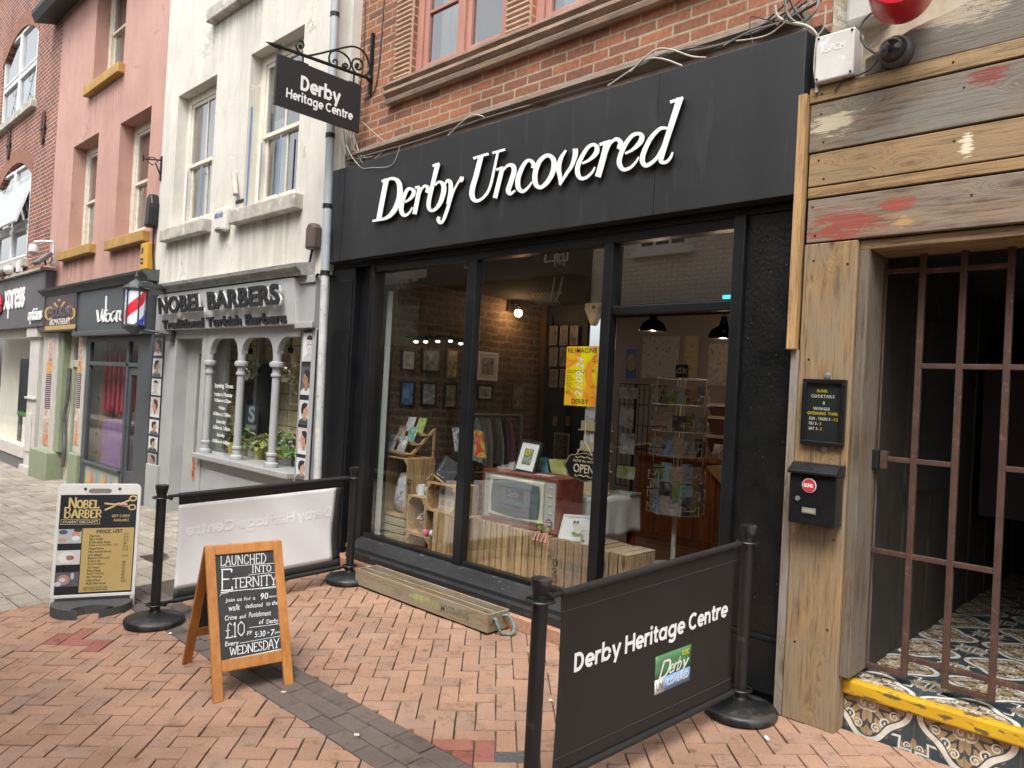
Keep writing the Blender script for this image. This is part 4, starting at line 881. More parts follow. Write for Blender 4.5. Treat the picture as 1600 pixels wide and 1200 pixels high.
mb=MB();mb.box(4.515,4.56,.085,.2,3.24,3.62);mb.box(4.505,4.56,.078,.1,.02,3.24);mb.build('return_and_filler',m_black,br)  # second box: black filler added to stop light leaking past the batten
# entrance: tiled step, floor, dark walls
def tilemat(name,plane):
    m,nt,b=base_mat(name,.32);tc=nt.nodes.new('ShaderNodeTexCoord');sp=nt.nodes.new('ShaderNodeSeparateXYZ');nt.links.new(tc.outputs['Object'],sp.inputs[0])
    def mth(op,*a):
        n=_n(nt,'ShaderNodeMath',operation=op)
        for i,v in enumerate(a):
            if isinstance(v,(int,float)):n.inputs[i].default_value=v
            else:nt.links.new(v,n.inputs[i])
        return n.outputs[0]
    T=.212;U_=mth('ADD',sp.outputs['X'],5.6-5.138+20*T);V_=mth('ADD',sp.outputs['Y' if plane=='xy' else 'Z'],(.1 if plane=='xy' else 0)+20*T+.04)
    u=mth('PINGPONG',U_,T);v=mth('PINGPONG',V_,T)
    wv=_n(nt,'ShaderNodeTexNoise',i_Scale=26.0,i_Detail=1.0);nt.links.new(tc.outputs['Object'],wv.inputs['Vector'])
    def dist(cx,cy,ax=1,ay=1):
        a=mth('MULTIPLY',mth('SUBTRACT',u,cx),ax);c=mth('MULTIPLY',mth('SUBTRACT',v,cy),ay);return mth('SQRT',mth('ADD',mth('MULTIPLY',a,a),mth('MULTIPLY',c,c))),mth('ARCTAN2',c,a)
    def ring(d,r,w_):return mth('LESS_THAN',mth('ABSOLUTE',mth('SUBTRACT',d,r)),w_)
    dA,aA=dist(0,0);dB,aB=dist(T,T);dC,aC=dist(T,0);dD,aD=dist(0,T)
    cream=(.70,.67,.60);dark=(.048,.066,.08);och=(.37,.265,.145)
    o=mixc(nt,mth('LESS_THAN',dB,mth('ADD',.165,mth('MULTIPLY',mth('COSINE',mth('MULTIPLY',aB,12)),.016))),dark,och)
    star=mth('LESS_THAN',dA,mth('ADD',.07,mth('MULTIPLY',mth('COSINE',mth('MULTIPLY',aA,8)),.03)));o=mixc(nt,star,o,och)
    o=mixc(nt,mth('LESS_THAN',dA,mth('ADD',.03,mth('MULTIPLY',mth('COSINE',mth('MULTIPLY',aA,8)),.012))),o,dark)
    # acanthus like dark leaves and cream scrolls
    lf=mth('LESS_THAN',mth('ABSOLUTE',mth('SUBTRACT',dB,mth('ADD',.095,mth('MULTIPLY',mth('SINE',mth('MULTIPLY',aB,10)),.03)))),.016);o=mixc(nt,lf,o,dark)
    for(cx,cy,r,s)in((.60,.60,.030,1),(.80,.42,.024,-1),(.42,.80,.024,-1),(.92,.92,.034,1),(.28,.12,.02,1),(.12,.28,.02,1)):
        d,a=dist(cx*T,cy*T);sp_=mth('FRACT',mth('ADD',mth('MULTIPLY',d,1/(r*.62)),mth('MULTIPLY',a,s/(2*math.pi))));k=mth('MULTIPLY',mth('LESS_THAN',sp_,.46),mth('LESS_THAN',d,r));o=mixc(nt,k,o,cream)
    # cream bands with dark outline: a lobed frame repeating over four tiles
    rr_=mth('ADD',.168,mth('MULTIPLY',mth('COSINE',mth('MULTIPLY',aB,4)),.022))
    o=mixc(nt,ring(dB,rr_,.021),o,dark);o=mixc(nt,ring(dB,rr_,.0135),o,cream)
    zg=mth('ADD',mth('SUBTRACT',u,v),mth('MULTIPLY',mth('PINGPONG',mth('ADD',u,v),.05),1.1));k=mth('MULTIPLY',mth('LESS_THAN',mth('ABSOLUTE',mth('SUBTRACT',zg,.027)),.019),mth('LESS_THAN',dA,.135));o=mixc(nt,k,o,dark)
    k=mth('MULTIPLY',mth('LESS_THAN',mth('ABSOLUTE',mth('SUBTRACT',zg,.027)),.011),mth('LESS_THAN',dA,.13));o=mixc(nt,k,o,cream)
    g=mth('MAXIMUM',mth('LESS_THAN',mth('PINGPONG',U_,T/2),.0016),mth('LESS_THAN',mth('PINGPONG',V_,T/2),.0016));g=mth('MULTIPLY',g,1)
    gm=mth('MAXIMUM',mth('LESS_THAN',mth('MINIMUM',u,mth('SUBTRACT',T,u)),.0016),mth('LESS_THAN',mth('MINIMUM',v,mth('SUBTRACT',T,v)),.0016));o=mixc(nt,gm,o,(.16,.145,.12))
    n2=_n(nt,'ShaderNodeTexNoise',i_Scale=14.0,i_Detail=8.0,i_Roughness=.7);nt.links.new(tc.outputs['Object'],n2.inputs['Vector']);r2=ramp(nt,[(.36,(.55,.52,.48)),(.56,(1,1,1))]);nt.links.new(n2.outputs['Fac'],r2.inputs[0])
    o=mixc(nt,.6,o,r2.outputs[0],'MULTIPLY');nt.links.new(o,b.inputs['Base Color']);bump(nt,b,gm,-.3,.002);return m
m_tf=tilemat('patterned floor tiles','xy');m_tr=tilemat('patterned riser tiles','xz')
mb=MB();mb.box(4.80,6.9,.14,4.0,.2,.252);mb.build('tiled_floor',m_tf,br)
mb=MB();mb.box(4.815,6.9,.155,.3,-.05,.18);mb.build('tiled_riser',m_tr,br)
mb=MB();mb.box(4.81,6.9,.115,.175,.183,.257);mb.build('step_nosing',M('worn yellow paint',(.60,.37,.02),(.50,.29,.015),5,.45,bmp=.2,c3=(.13,.095,.04),scale3=16,thr3=.56,stretch=(.7,1,2)),br,bevel=.012)
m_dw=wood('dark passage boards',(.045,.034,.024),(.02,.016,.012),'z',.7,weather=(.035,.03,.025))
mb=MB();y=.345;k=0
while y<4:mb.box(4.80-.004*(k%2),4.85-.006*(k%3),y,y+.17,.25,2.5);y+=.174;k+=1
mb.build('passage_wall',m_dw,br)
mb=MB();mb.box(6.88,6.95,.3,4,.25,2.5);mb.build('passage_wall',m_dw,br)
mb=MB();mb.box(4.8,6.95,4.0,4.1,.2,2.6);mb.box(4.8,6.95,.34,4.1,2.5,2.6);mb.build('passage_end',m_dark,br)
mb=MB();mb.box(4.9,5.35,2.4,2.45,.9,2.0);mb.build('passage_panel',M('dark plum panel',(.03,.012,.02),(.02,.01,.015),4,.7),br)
mb=MB();a=onY(1400,400,1.6);mb.box(4.86,4.9,1.0,1.6,1.15,2.15);mb.build('passage_panel',m_dark,br)

# ================================================================ OPPOSITE SIDE OF THE STREET (seen mirrored in the shop glass)
YO=-6.3
def oq(px,py):p=onY(px,py,.32-YO);return p.x,p.z
xw=oq(925,430)[0]
ow=thing('opposite_white_building','white painted brick building mirrored in the glass above the shop door','building',(xw+4,YO,0))
m_wbr=brickmat('white painted brick',(.80,.76,.68),(.74,.70,.62),(.66,.62,.55),ms=.012,stain=(.8,.78,.74))
mb=MB();wx0,wz0=oq(998,402);wx1,_=oq(1066,395)
mb.box(xw,9.5,YO-.4,YO,2.9,7.2);mb.build('wall',m_wbr,ow)
m_og=M('dark green shopfront',(.025,.05,.045),(.018,.036,.033),3,.4)
mb=MB();mb.box(xw+.4,9.5,YO,YO+.25,2.35,3.02);mb.box(xw+.3,9.5,YO,YO+.4,3.02,3.12);mb.box(xw,9.5,YO-.4,YO,0-.3,2.9)
for k in range(8):mb.box(xw+.4+k*1.3,xw+.62+k*1.3,YO,YO+.2,-.3,2.35)
mb.build('shopfront',m_og,ow,bevel=.01)
mb=MB();mb.box(xw+.4,9.5,YO+.26,YO+.29,2.33,2.36);mb.build('light_strip',M('pale edge trim',(.6,.6,.58),None,5,.4),ow)
for k in range(3):
    a=wx0+k*2.6;b=a+.95;mb=MB();z0=wz0+.08
    mb.box(a,b,YO,YO+.05,z0,z0+.08);mb.box(a,b,YO,YO+.05,z0+1.3,z0+1.38)
    for x in(a,a+.3,a+.6,b-.06):mb.box(x,x+.06 if x in(a,b-.06)else x+.04,YO,YO+.05,z0+.08,z0+1.3)
    mb.box(a-.1,b+.1,YO,YO+.1,z0-.1,z0);f=mb.build('window',m_white,ow)
    mb=MB();mb.box(a+.06,b-.06,YO,YO+.02,z0+.08,z0+1.3);mb.build('glass_pane',M('dark glass',(.03,.03,.035),None,4,.1),f)
op=thing('opposite_dark_pub','dark pub front with pale scroll brackets mirrored in the middle shop window','building',(xw-2.5,YO,-.2))
m_pub=M('pub black green',(.022,.028,.027),(.015,.02,.019),3,.4)
mb=MB();mb.box(xw-4.6,xw,YO-.4,YO,-.4,6.6);mb.box(xw-4.6,xw,YO,YO+.3,2.9,3.05);mb.box(xw-4.6,xw,YO,YO+.45,3.7,3.85);mb.box(xw-4.6,xw,YO,YO+.12,3.05,3.7)
for k in range(6):mb.box(xw-4.5+k*.8,xw-4.35+k*.8,YO,YO+.12,-.4,2.9)
mb.build('front',m_pub,op,bevel=.01)
mpal=plain((.55,.53,.48),.5)
for px_ in((767,436),(893,425)):
    x,z=oq(px_[0],px_[1]+20);mb=MB()
    mb.tube([(x+.1*math.cos(t)*(.25+.03*k),YO+.34,z+.45+.13*math.sin(t)*(.25+.03*k))for k,t in enumerate([i*.45 for i in range(26)])],.016,6)
    mb.tube(catmull([(x+.1,YO+.34,z+.4),(x+.07,YO+.34,z+.1),(x+.0,YO+.34,z-.2),(x-.06,YO+.34,z-.35)],6),.016,6)
    mb.tube(catmull([(x-.14,YO+.34,z+.5),(x-.12,YO+.34,z+.1),(x-.16,YO+.34,z-.2),(x-.2,YO+.34,z-.35)],6),.016,6);mb.build('scroll_bracket',mpal,op)
for px_ in((760,415),(886,405),(905,404)):
    x,z=oq(*px_);mb=MB();s=.13
    for q in((x-s,x+s,z-s,z-s+.03),(x-s,x+s,z+s-.03,z+s),(x-s,x-s+.03,z-s+.03,z+s-.03),(x+s-.03,x+s,z-s+.03,z+s-.03)):mb.box(q[0],q[1],YO+.46,YO+.48,q[2],q[3])
    mb.build('square_moulding',mpal,op)
x0,z0=oq(838,482);x1,z1=oq(884,457);mb=MB()
n_=9
for k in range(-n_,n_):
    for s in(1,-1):
        a=x0+(x1-x0)*k/n_;pa=[(a+t*(z1-z0)if s>0 else a+(1-t)*(z1-z0),z0+t*(z1-z0))for t in(0,1)]
        if min(p[0]for p in pa)<min(x0,x1)-.05 or max(p[0]for p in pa)>max(x0,x1)+.05:continue
        mb.tube([(pa[0][0],YO+.15,pa[0][1]),(pa[1][0],YO+.15,pa[1][1])],.012,5)
mb.build('trellis',plain((.45,.42,.32),.6),op)
xs0=xw-4.6
og=thing('opposite_green_building','sage green boarded front mirrored in the left shop window','building',(xs0-4,YO,-.3))
mb=MB();mb.box(xs0-9,xs0,YO-.4,YO,-.5,6.4);mb.build('wall',M('cream wall',(.5,.46,.4),None,3,.8),og)
mb=MB();mb.box(xs0-9,xs0,YO,YO+.15,2.5,3.9)
for k in range(6):mb.box(xs0-9,xs0,YO+.15,YO+.165,2.52+k*.23,2.72+k*.23)
fb=mb.build('fascia',M('sage boards',(.17,.21,.185),(.14,.175,.155),3,.6),og)
a=oq(676,475);b=oq(632,465);c=oq(670,445);mb=MB();lettering(mb,'Tubo',(a[0],YO+.18,a[1]),(-1,0,0),(0,0,1),abs(a[0]-b[0]),.55,.01,.02,1,.2);mb.build('lettering',plain((.03,.03,.03)),fb)
mb=MB();mb.box(xs0-9,xs0,YO,YO+.3,-.5,2.4);mb.build('shopfront',m_pub,og)
# ================================================================ HANGING SIGN
t=thing('hanging_sign','black hanging sign board with white lettering on a scrolled iron bracket','hanging sign',(.31,.2,4.45),None)
bx=.31;zb0,zb1=3.905,4.335;y0,y1=-.765,.08
mb=MB();mb.box(bx-.014,bx+.014,y0,y1,zb0,zb1);bd=mb.build('board',m_fascia,t,bevel=.003)
mb=MB()
geo(mb,'Derby',lambda u,v,d_:(bx+.018-d_,-.535+.39*u,4.10+.178*v),.0035,.15)
geo(mb,'Heritage Centre',lambda u,v,d_:(bx+.018-d_,-.666+.665*u,3.995+.114*v),.0035)
mb.build('lettering',m_white_letter,bd)
mb=MB();mb.tube([(bx,.17,4.44),(bx,-.72,4.40)],.015,10);mb.tube([(bx,-.70,4.40),(bx,-.75,4.398),(bx,-.79,4.396),(bx,-.87,4.393)],[.012,.024,.02,.002],8);mb.tube([(bx,-.735,4.37),(bx,-.75,4.4),(bx,-.735,4.43)],[.004,.012,.004],6)
mb.box(bx-.012,bx+.012,.165,.2,4.30,4.87);mb.ball((bx,.17,4.44),.032,10)
mb.build('bracket_bar',m_iron,t,smooth=True)
def YZ(px,py):p=onX(px,py,bx);return(p.x,p.y,p.z)
zq=lambda x,y:YZ(410+x/7.058,50+y/7.058)
def spiral(c,p0,turns,n=26,shrink=.88):
    c=Vector(zq(*c));p=Vector(zq(*p0));a0=math.atan2(p.z-c.z,p.y-c.y);r0=math.hypot(p.z-c.z,p.y-c.y)
    return[(bx,c.y+r0*(1-shrink*k/n)*math.cos(a0+turns*2*math.pi*k/n),c.z+r0*(1-shrink*k/n)*math.sin(a0+turns*2*math.pi*k/n))for k in range(n+1)]
mb=MB()
top_=[zq(*p)for p in((500,262),(620,240),(760,205),(900,172),(1000,160),(1090,195),(1150,270),(1178,370),(1175,430),(1130,480),(1060,470),(1010,430),(985,370))]
mb.tube(catmull(top_,6),.009,8)
mb.tube(catmull([zq(*p)for p in((500,262),(440,245),(390,200),(370,140),(395,100),(440,105),(455,150),(430,180),(405,165))],6),.009,8)
mb.tube(catmull([zq(*p)for p in((975,360),(950,290),(890,235),(820,205),(760,220),(735,280),(745,340),(790,375),(825,350),(815,310),(785,310),(780,335))],6),.009,8)
mb.tube(catmull([zq(*p)for p in((975,360),(960,410),(920,420),(885,395),(890,355),(930,355),(940,385),(915,395))],6),.009,8)
mb.tube(catmull([zq(*p)for p in((985,370),(1000,310),(1050,295),(1095,330),(1100,390),(1060,415),(1025,390),(1035,350),(1065,360))],6),.009,8)
mb.ball(zq(910,385),.017,8);mb.ball(zq(1050,380),.015,8);mb.ball(zq(415,150),.017,8)
mb.build('scrollwork',m_iron,t,smooth=True)
mb=MB()
for yy in(-.52,.0):mb.box(bx-.01,bx+.01,yy-.05,yy+.05,4.336,4.346);mb.tube([(bx,yy,4.34),(bx,yy,4.42)],.009,6)
mb.build('hanger',m_iron,t)

# small iron bracket without a sign
bp_=onY(262,266,0);X0=-4.12
t=thing('iron_bracket','empty black iron sign bracket sticking out of the edge of the pink wall','bracket',(X0,0,bp_.z))
za,zb=onX(263,253,X0).z,onX(263,279,X0).z;tip=onX(224,248,X0)
mb=MB();mb.box(X0-.015,X0+.015,-.02,0.0,zb-.05,za+.05);mb.tube([(X0,0,za),(X0,tip.y,tip.z)],.011,6);mb.tube([(X0,0,zb),(X0,tip.y+.15,tip.z-.01)],.009,6)
mb.tube([(X0,tip.y*.5+.06*math.cos(k*.5),(za+zb)/2+.07+.05*math.sin(k*.5))for k in range(11)],.007,6);mb.tube([(X0,tip.y,tip.z-.03),(X0,tip.y,tip.z+.05)],.012,6);mb.build('bar',m_iron,t)

# drainpipe between the white and the brick building
t=thing('drainpipe','grey downpipe between the cream wall and the brick wall','drainpipe',(-.075,-.04,-.05))
m_pipe=M('blue grey pipe paint',(.38,.41,.45),(.31,.335,.37),5,.5,bmp=.08)
mb=MB();pA,pB=onY(524,0,-.075),onY(508,425,-.075);pl_=lambda z:(pB.x+(pA.x-pB.x)*(z-pB.z)/(pA.z-pB.z),-.075,z);mb.tube([pl_(8.2),pl_(2.60)],.040,12);mb.build('upper_pipe',m_pipe,t,smooth=True)
mb=MB();mb.tube([pl_(2.60),pl_(2.2),pl_(-.04)],.037,12);mb.build('lower_pipe',M('flaking white pipe',(.55,.55,.54),(.40,.41,.41),9,.6,bmp=.2,c3=(.15,.13,.12),scale3=14,thr3=.66),t,smooth=True)
for z in(5.0,3.86,3.2,2.58):mb=MB();mb.tube([pl_(z),pl_(z+.04)],.045,12);mb.build('collar',m_iron,t)

def wall_box(name,label,cat,px,py,w_,h,d,Y,mat,extra=None,bevel=.012):
    p=onY(px,py,Y);tt=thing(name,label,cat,(p.x,Y,p.z-h/2))
    mb=MB();mb.box(p.x-w_/2,p.x+w_/2,Y-d,Y,p.z-h/2,p.z+h/2);c=mb.build('case',mat,tt,bevel=bevel,seg=3);return tt,p,c
t,p,c=wall_box('alarm_box','white burglar alarm box with blue printing on the cream wall','alarm box',353,345,.27,.27,.08,0.0,M('aged white plastic',(.70,.68,.62),(.6,.58,.52),5,.4),bevel=.03)
mb=MB();lettering(mb,'MIDLAND',(p.x-.11,-.081,p.z+.02),(1,0,0),(0,0,1),.2,.055,.002,.02);mb.build('lettering',plain((.12,.16,.38)),t)
mb=MB();mb.ball((p.x,-.06,p.z-.12),.07,12,(1.2,.8,.5));mb.build('strobe_lamp',plain((.16,.15,.14),.2),t,smooth='all')
t,p,c=wall_box('alarm_box','yellow alarm box with black print at the foot of the pink wall','alarm box',235,402,.24,.36,.09,0.0,M('yellow plastic',(.62,.33,.03),(.55,.29,.03),5,.45))
mb=MB()
for k in range(2):mb.box(p.x-.09,p.x+.0,-.094,-.09,p.z-.10+k*.05,p.z-.075+k*.05)
mb.box(p.x-.07,p.x-.02,-.094,-.09,p.z+.04,p.z+.12);mb.build('print',plain((.03,.03,.03)),t)
p=onY(247,332,0);t=thing('wall_lamp','slim black lamp housing on the edge of the pink wall','wall lamp',(p.x-.05,0,p.z))
mb=MB();mb.prism([(p.x-.16,p.z-.2),(p.x+.04,p.z-.2),(p.x+.05,p.z+.1),(p.x-.0,p.z+.24),(p.x-.12,p.z+.2)],-.12,0);mb.build('housing',m_plastic_black,t,bevel=.03)
mb=MB();mb.tube([(p.x-.03,-.03,p.z-.2),(p.x-.02,-.03,p.z-.55),(p.x+.06,-.02,p.z-.9)],.012,6);mb.build('conduit',m_plastic_black,t)
p=onY(497,372,0);t=thing('bulkhead_lamp','small brown rounded lamp box with a cable loop beside the downpipe','wall lamp',(p.x,0,p.z))
mb=MB();mb.prism([(p.x-.075,p.z-.12),(p.x+.075,p.z-.12),(p.x+.075,p.z+.08),(p.x+.04,p.z+.13),(p.x-.04,p.z+.13),(p.x-.075,p.z+.08)],-.10,0);mb.build('housing',M('brown plastic',(.12,.085,.07),(.09,.065,.055),5,.5),t,bevel=.025)
mb=MB();mb.tube(catmull([(p.x-.03,-.04,p.z-.12),(p.x-.05,-.05,p.z-.3),(p.x+.0,-.05,p.z-.42),(p.x+.12,-.05,p.z-.36)],6),.012,6);mb.build('cable',m_plastic_black,t,smooth=True)
p=onY(372,290,0);t=thing('pipe_stub','broken stub of plastered pipe on the cream wall between its two windows','pipe stub',(p.x,0,p.z))
mb=MB();mb.tube([(p.x-.05,-.03,p.z+.14),(p.x+.06,-.05,p.z-.12)],.032,10);mb.build('pipe',M('plastered pipe',(.55,.52,.46),(.4,.38,.34),8,.8),t,smooth=True)
mb=MB();mb.box(p.x-.02,p.x+.16,-.01,.0,p.z-.2,p.z-.17);mb.build('bracket',m_iron,t)

# barber's pole lantern
ly=-.42;c=onY(210,490,ly);zt=onY(212,442,ly).z;zb=onY(207,523,ly).z;lx=c.x
t=thing('barber_pole','lantern shaped barber pole with red, white and blue stripes','barber pole',(lx,ly,zb))
m_lan=M('dark grey cast metal',(.10,.105,.11),(.06,.065,.07),9,.45,.4)
mb=MB();z0=zb+.10;z1=z0+.44;R_=.14
mb.lathe([(.02,-.10),(.05,-.08),(.12,-.03),(R_,0),(R_,.02),(.1,.03)],(lx,ly,z0),6)
mb.lathe([(R_-.02,0),(R_+.015,.01),(R_+.02,.03),(.12,.06),(.09,.085),(.05,.12),(.02,.14),(.02,.17),(.028,.185),(.012,.2),(.004,.25)],(lx,ly,z1),6)
for k in range(6):
    a=k*math.pi/3;x,y=lx+(R_-.01)*math.cos(a),ly+(R_-.01)*math.sin(a);mb.box(x-.008,x+.008,y-.008,y+.008,z0,z1);mb.tube([(x,y,z1+.03),(x,y,z1+.075)],[.008,.002],5)
mb.build('lantern_frame',m_lan,t)
mm,nt,b=base_mat('barber stripes',.25);tc=nt.nodes.new('ShaderNodeTexCoord');sp=nt.nodes.new('ShaderNodeSeparateXYZ');nt.links.new(tc.outputs['Object'],sp.inputs[0])
at=_n(nt,'ShaderNodeMath',operation='ARCTAN2');nt.links.new(sp.outputs['Y'],at.inputs[0]);nt.links.new(sp.outputs['X'],at.inputs[1])
a1=_n(nt,'ShaderNodeMath',operation='MULTIPLY');a1.inputs[1].default_value=1/(2*math.pi);nt.links.new(at.outputs[0],a1.inputs[0])
a2=_n(nt,'ShaderNodeMath',operation='MULTIPLY_ADD');a2.inputs[1].default_value=-1.6;nt.links.new(sp.outputs['Z'],a2.inputs[0]);nt.links.new(a1.outputs[0],a2.inputs[2])
fr=_n(nt,'ShaderNodeMath',operation='FRACT');nt.links.new(a2.outputs[0],fr.inputs[0])
rp=ramp(nt,[(0,(.72,.75,.8)),(.25,(.68,.03,.05)),(.5,(.72,.75,.8)),(.75,(.04,.07,.55))]);rp.color_ramp.interpolation='CONSTANT';nt.links.new(fr.outputs[0],rp.inputs[0]);nt.links.new(rp.outputs[0],b.inputs['Base Color'])
nt.links.new(rp.outputs[0],b.inputs['Emission Color']);b.inputs['Emission Strength'].default_value=.35
mb=MB();mb.lathe([(.105,.01),(.105,z1-z0-.01)],(lx,ly,z0),24);mb.build('striped_cylinder',mm,t,smooth=True)
mb=MB();mb.lathe([(R_-.012,.02),(R_-.012,z1-z0)],(lx,ly,z0),6);mb.build('lantern_glass',glass('lantern glass',(.95,.95,.95),.8),t)
mb=MB();mb.box(lx+.14,lx+.24,ly-.02,0,z1+.04,z1+.09);mb.box(lx+.10,lx+.24,-.06,.0,zb-.05,z1+.12);mb.tube(catmull([(lx+.1,ly,z1+.07),(lx+.18,ly+.05,z1+.1),(lx+.2,ly+.2,z1+.05),(lx+.18,-.02,z1-.02)],5),.02,6);mb.tube([(lx,ly,z0-.02),(lx+.17,-.02,z0-.06)],.02,6);mb.build('wall_arm',m_lan,t)

# haircut photo boards on the barber's pilasters
def head(rootpart,x0,x1,z0,z1,Y,k):
    """a printed head and shoulders: backdrop, shirt, skin, hair as thin printed layers"""
    w_,h=x1-x0,z1-z0;cx=(x0+x1)/2+w_*random.uniform(-.06,.06)
    bgc=((.72,.74,.75),(.10,.10,.11),(.62,.64,.66),(.58,.52,.50),(.62,.66,.70),(.30,.32,.34),(.7,.68,.66))[k%7]
    skin=((.62,.58,.55),(.33,.19,.13),(.50,.29,.20),(.52,.26,.18),(.56,.32,.24),(.40,.22,.15),(.5,.28,.2))[k%7]
    shirt=((.55,.55,.56),(.60,.62,.64),(.05,.07,.08),(.70,.70,.70),(.12,.12,.13),(.65,.66,.66),(.1,.1,.12))[k%7]
    mb=MB();mb.box(x0,x1,Y-.004,Y,z0,z1);ph=mb.build('photo',plain(bgc,.4),rootpart)
    def lay(pts,d,nm,cc):
        mb=MB();mb.prism([(min(max(p[0],x0+.002),x1-.002),min(max(p[1],z0+.002),z1-.002))for p in pts],Y-.004-d,Y-.004);mb.build(nm,plain(cc,.45),ph)
    el=lambda ex,ez,rx,rz,a0=0,a1=2*math.pi,n=18:[(ex+rx*math.cos(a0+(a1-a0)*i/n),ez+rz*math.sin(a0+(a1-a0)*i/n))for i in range(n)]
    hz=z0+h*.56
    lay([(cx-w_*.46,z0),(cx-w_*.40,z0+h*.16),(cx-w_*.14,z0+h*.26),(cx+w_*.16,z0+h*.26),(cx+w_*.42,z0+h*.14),(cx+w_*.46,z0)],.0008,'printed_shirt',shirt)
    lay([(cx-w_*.13,z0+h*.16),(cx+w_*.13,z0+h*.16),(cx+w_*.12,z0+h*.45),(cx-w_*.12,z0+h*.45)],.0012,'printed_neck',tuple(x*.8 for x in skin))
    lay(el(cx,hz,w_*.27,h*.27),.0016,'printed_face',skin)
    s=1 if k%2 else-1
    if k%7==0:pts=el(cx,hz+h*.10,w_*.29,h*.25,.25,math.pi-.25,12)
    else:pts=[(cx-s*w_*.16,hz+h*.20),(cx+s*w_*.0,hz+h*.10),(cx+s*w_*.10,hz+h*.05),(cx+s*w_*.12,hz-h*.12),(cx+s*w_*.24,hz-h*.15),(cx+s*w_*.30,hz+h*.04),(cx+s*w_*.25,hz+h*.26),(cx+s*w_*.02,hz+h*.35),(cx-s*w_*.22,hz+h*.30)]
    lay(pts,.002,'printed_hair',(.03,.025,.022))
    if k%7==0:
        for ss in(-1,1):lay(el(cx+ss*w_*.11,hz+h*.03,w_*.06,h*.016,n=8),.0022,'printed_eye',(.06,.05,.05))
        lay(el(cx,hz-h*.14,w_*.08,h*.014,n=8),.0022,'printed_mouth',(.25,.14,.13))
    else:
        lay(el(cx-s*w_*.10,hz+h*.02,w_*.05,h*.015,n=8),.0022,'printed_eye',(.05,.04,.04))
        lay([(cx-s*w_*.25,hz+h*.02),(cx-s*w_*.36,hz-h*.06),(cx-s*w_*.24,hz-h*.08)],.0018,'printed_nose',tuple(x*.95 for x in skin))
t=thing('photo_board','tall black board of five haircut photos on the grey pilaster beside the downpipe','poster board',(-.2,0,.6))
a=onY(474,515,-.012);b=onY(496,515,-.012)
mb=MB();mb.box(a.x,b.x,-.012,-.0005,.55,2.085);mb.build('backing',plain((.03,.03,.032),.4),t)
for k,(p0,p1)in enumerate(((520,565),(573,618),(626,664),(670,712),(718,752))):
    zt,zb_=onY(484,p0,-.012).z,onY(484,p1,-.012).z;head(t,a.x+.015,b.x-.015,zb_,zt,-.0125,k)
t=thing('photo_board','narrow black board of seven haircut photos between the dark shop and the barber door','poster board',(-3.8,0,.4))
a=onY(235,528,-.012);b=onY(257,528,-.012);a.x=max(a.x,-4.0)
mb=MB();mb.box(a.x,b.x,-.012,-.0005,.42,2.1);mb.build('backing',plain((.03,.03,.032),.4),t)
for k,(p0,p1)in enumerate(((528,556),(560,589),(592,618),(621,653),(657,680),(684,707),(711,735))):
    zt,zb_=onY(248,p0,-.012).z,onY(248,p1,-.012).z;head(t,a.x+.02,b.x-.02,zb_,zt,-.0125,(k*3+1)%7)
# treatment posters beside the green door
for(xa,xb,za,zb_,Y,lab)in((-8.72,-8.36,.25,2.1,-.021,'tall narrow poster of massage photos on the white pilaster left of the green door'),(-7.05,-6.80,.4,2.1,-.011,'tall narrow poster of massage photos on the white pilaster right of the green door')):
    t=thing('poster',lab,'poster',(xa,Y,za));mb=MB();mb.box(xa,xb,Y-.01,Y,za,zb_);mb.build('backing',plain((.62,.58,.55),.4),t)
    for k in range(9):
        h=(zb_-za)/9;z=za+k*h+.008;cc=((.55,.25,.12),(.5,.32,.24),(.62,.5,.42),(.10,.05,.10),(.12,.06,.12),(.10,.05,.10),(.6,.3,.1),(.55,.38,.3),(.6,.42,.33))[k]
        mb=MB();mb.box(xa+.03,xb-.03,Y-.013,Y-.01,z,z+h-.012);ph=mb.build('photo',picture('massage print',[tuple(x*.5 for x in cc),cc,tuple(min(.8,x*1.4)for x in cc)],9,k),t)
        if k in(3,4,5):
            mb=MB()
            for q in range(5):mb.box(xa+.06,xb-.06,Y-.0145,Y-.013,z+.02+q*h*.17,z+.03+q*h*.17)
            mb.build('print',plain((.6,.52,.45)),ph)
# cameras and floodlights on the opticians' fascia
m_cam=M('white camera plastic',(.70,.70,.69),(.6,.6,.59),5,.35)
p=onY(56,395,-.3);z=3.33
t=thing('security_camera','white dome camera on a bent arm above the opticians sign','security camera',(p.x,-.1,z))
mb=MB();mb.tube(catmull([(p.x+.22,-.1,z),(p.x+.22,-.1,z+.38),(p.x+.19,-.16,z+.42),(p.x-.12,-.3,z+.42)],4),.024,8);mb.ball((p.x+.22,-.1,z+.05),.05,10);mb.build('arm',m_cam,t,smooth=True)
mb=MB();mb.lathe([(.04,.08),(.075,.065),(.082,.0),(.082,-.05),(.07,-.06)],(p.x-.14,-.3,z+.3),16);mb.build('housing',m_cam,t,smooth=True)
mb=MB();mb.ball((p.x-.14,-.3,z+.245),.066,14);mb.build('dome',plain((.35,.34,.32),.15),t,smooth='all')
p=onY(14,408,-.25);t=thing('security_camera','small white camera at the left end above the opticians sign','security camera',(p.x,-.2,3.33))
mb=MB();mb.ball((p.x,-.25,3.42),.09,12);mb.tube([(p.x,-.1,3.33),(p.x,-.25,3.4)],.03,6);mb.box(p.x-.05,p.x+.2,-.12,-.06,3.4,3.6);mb.build('housing',m_cam,t,smooth=True)
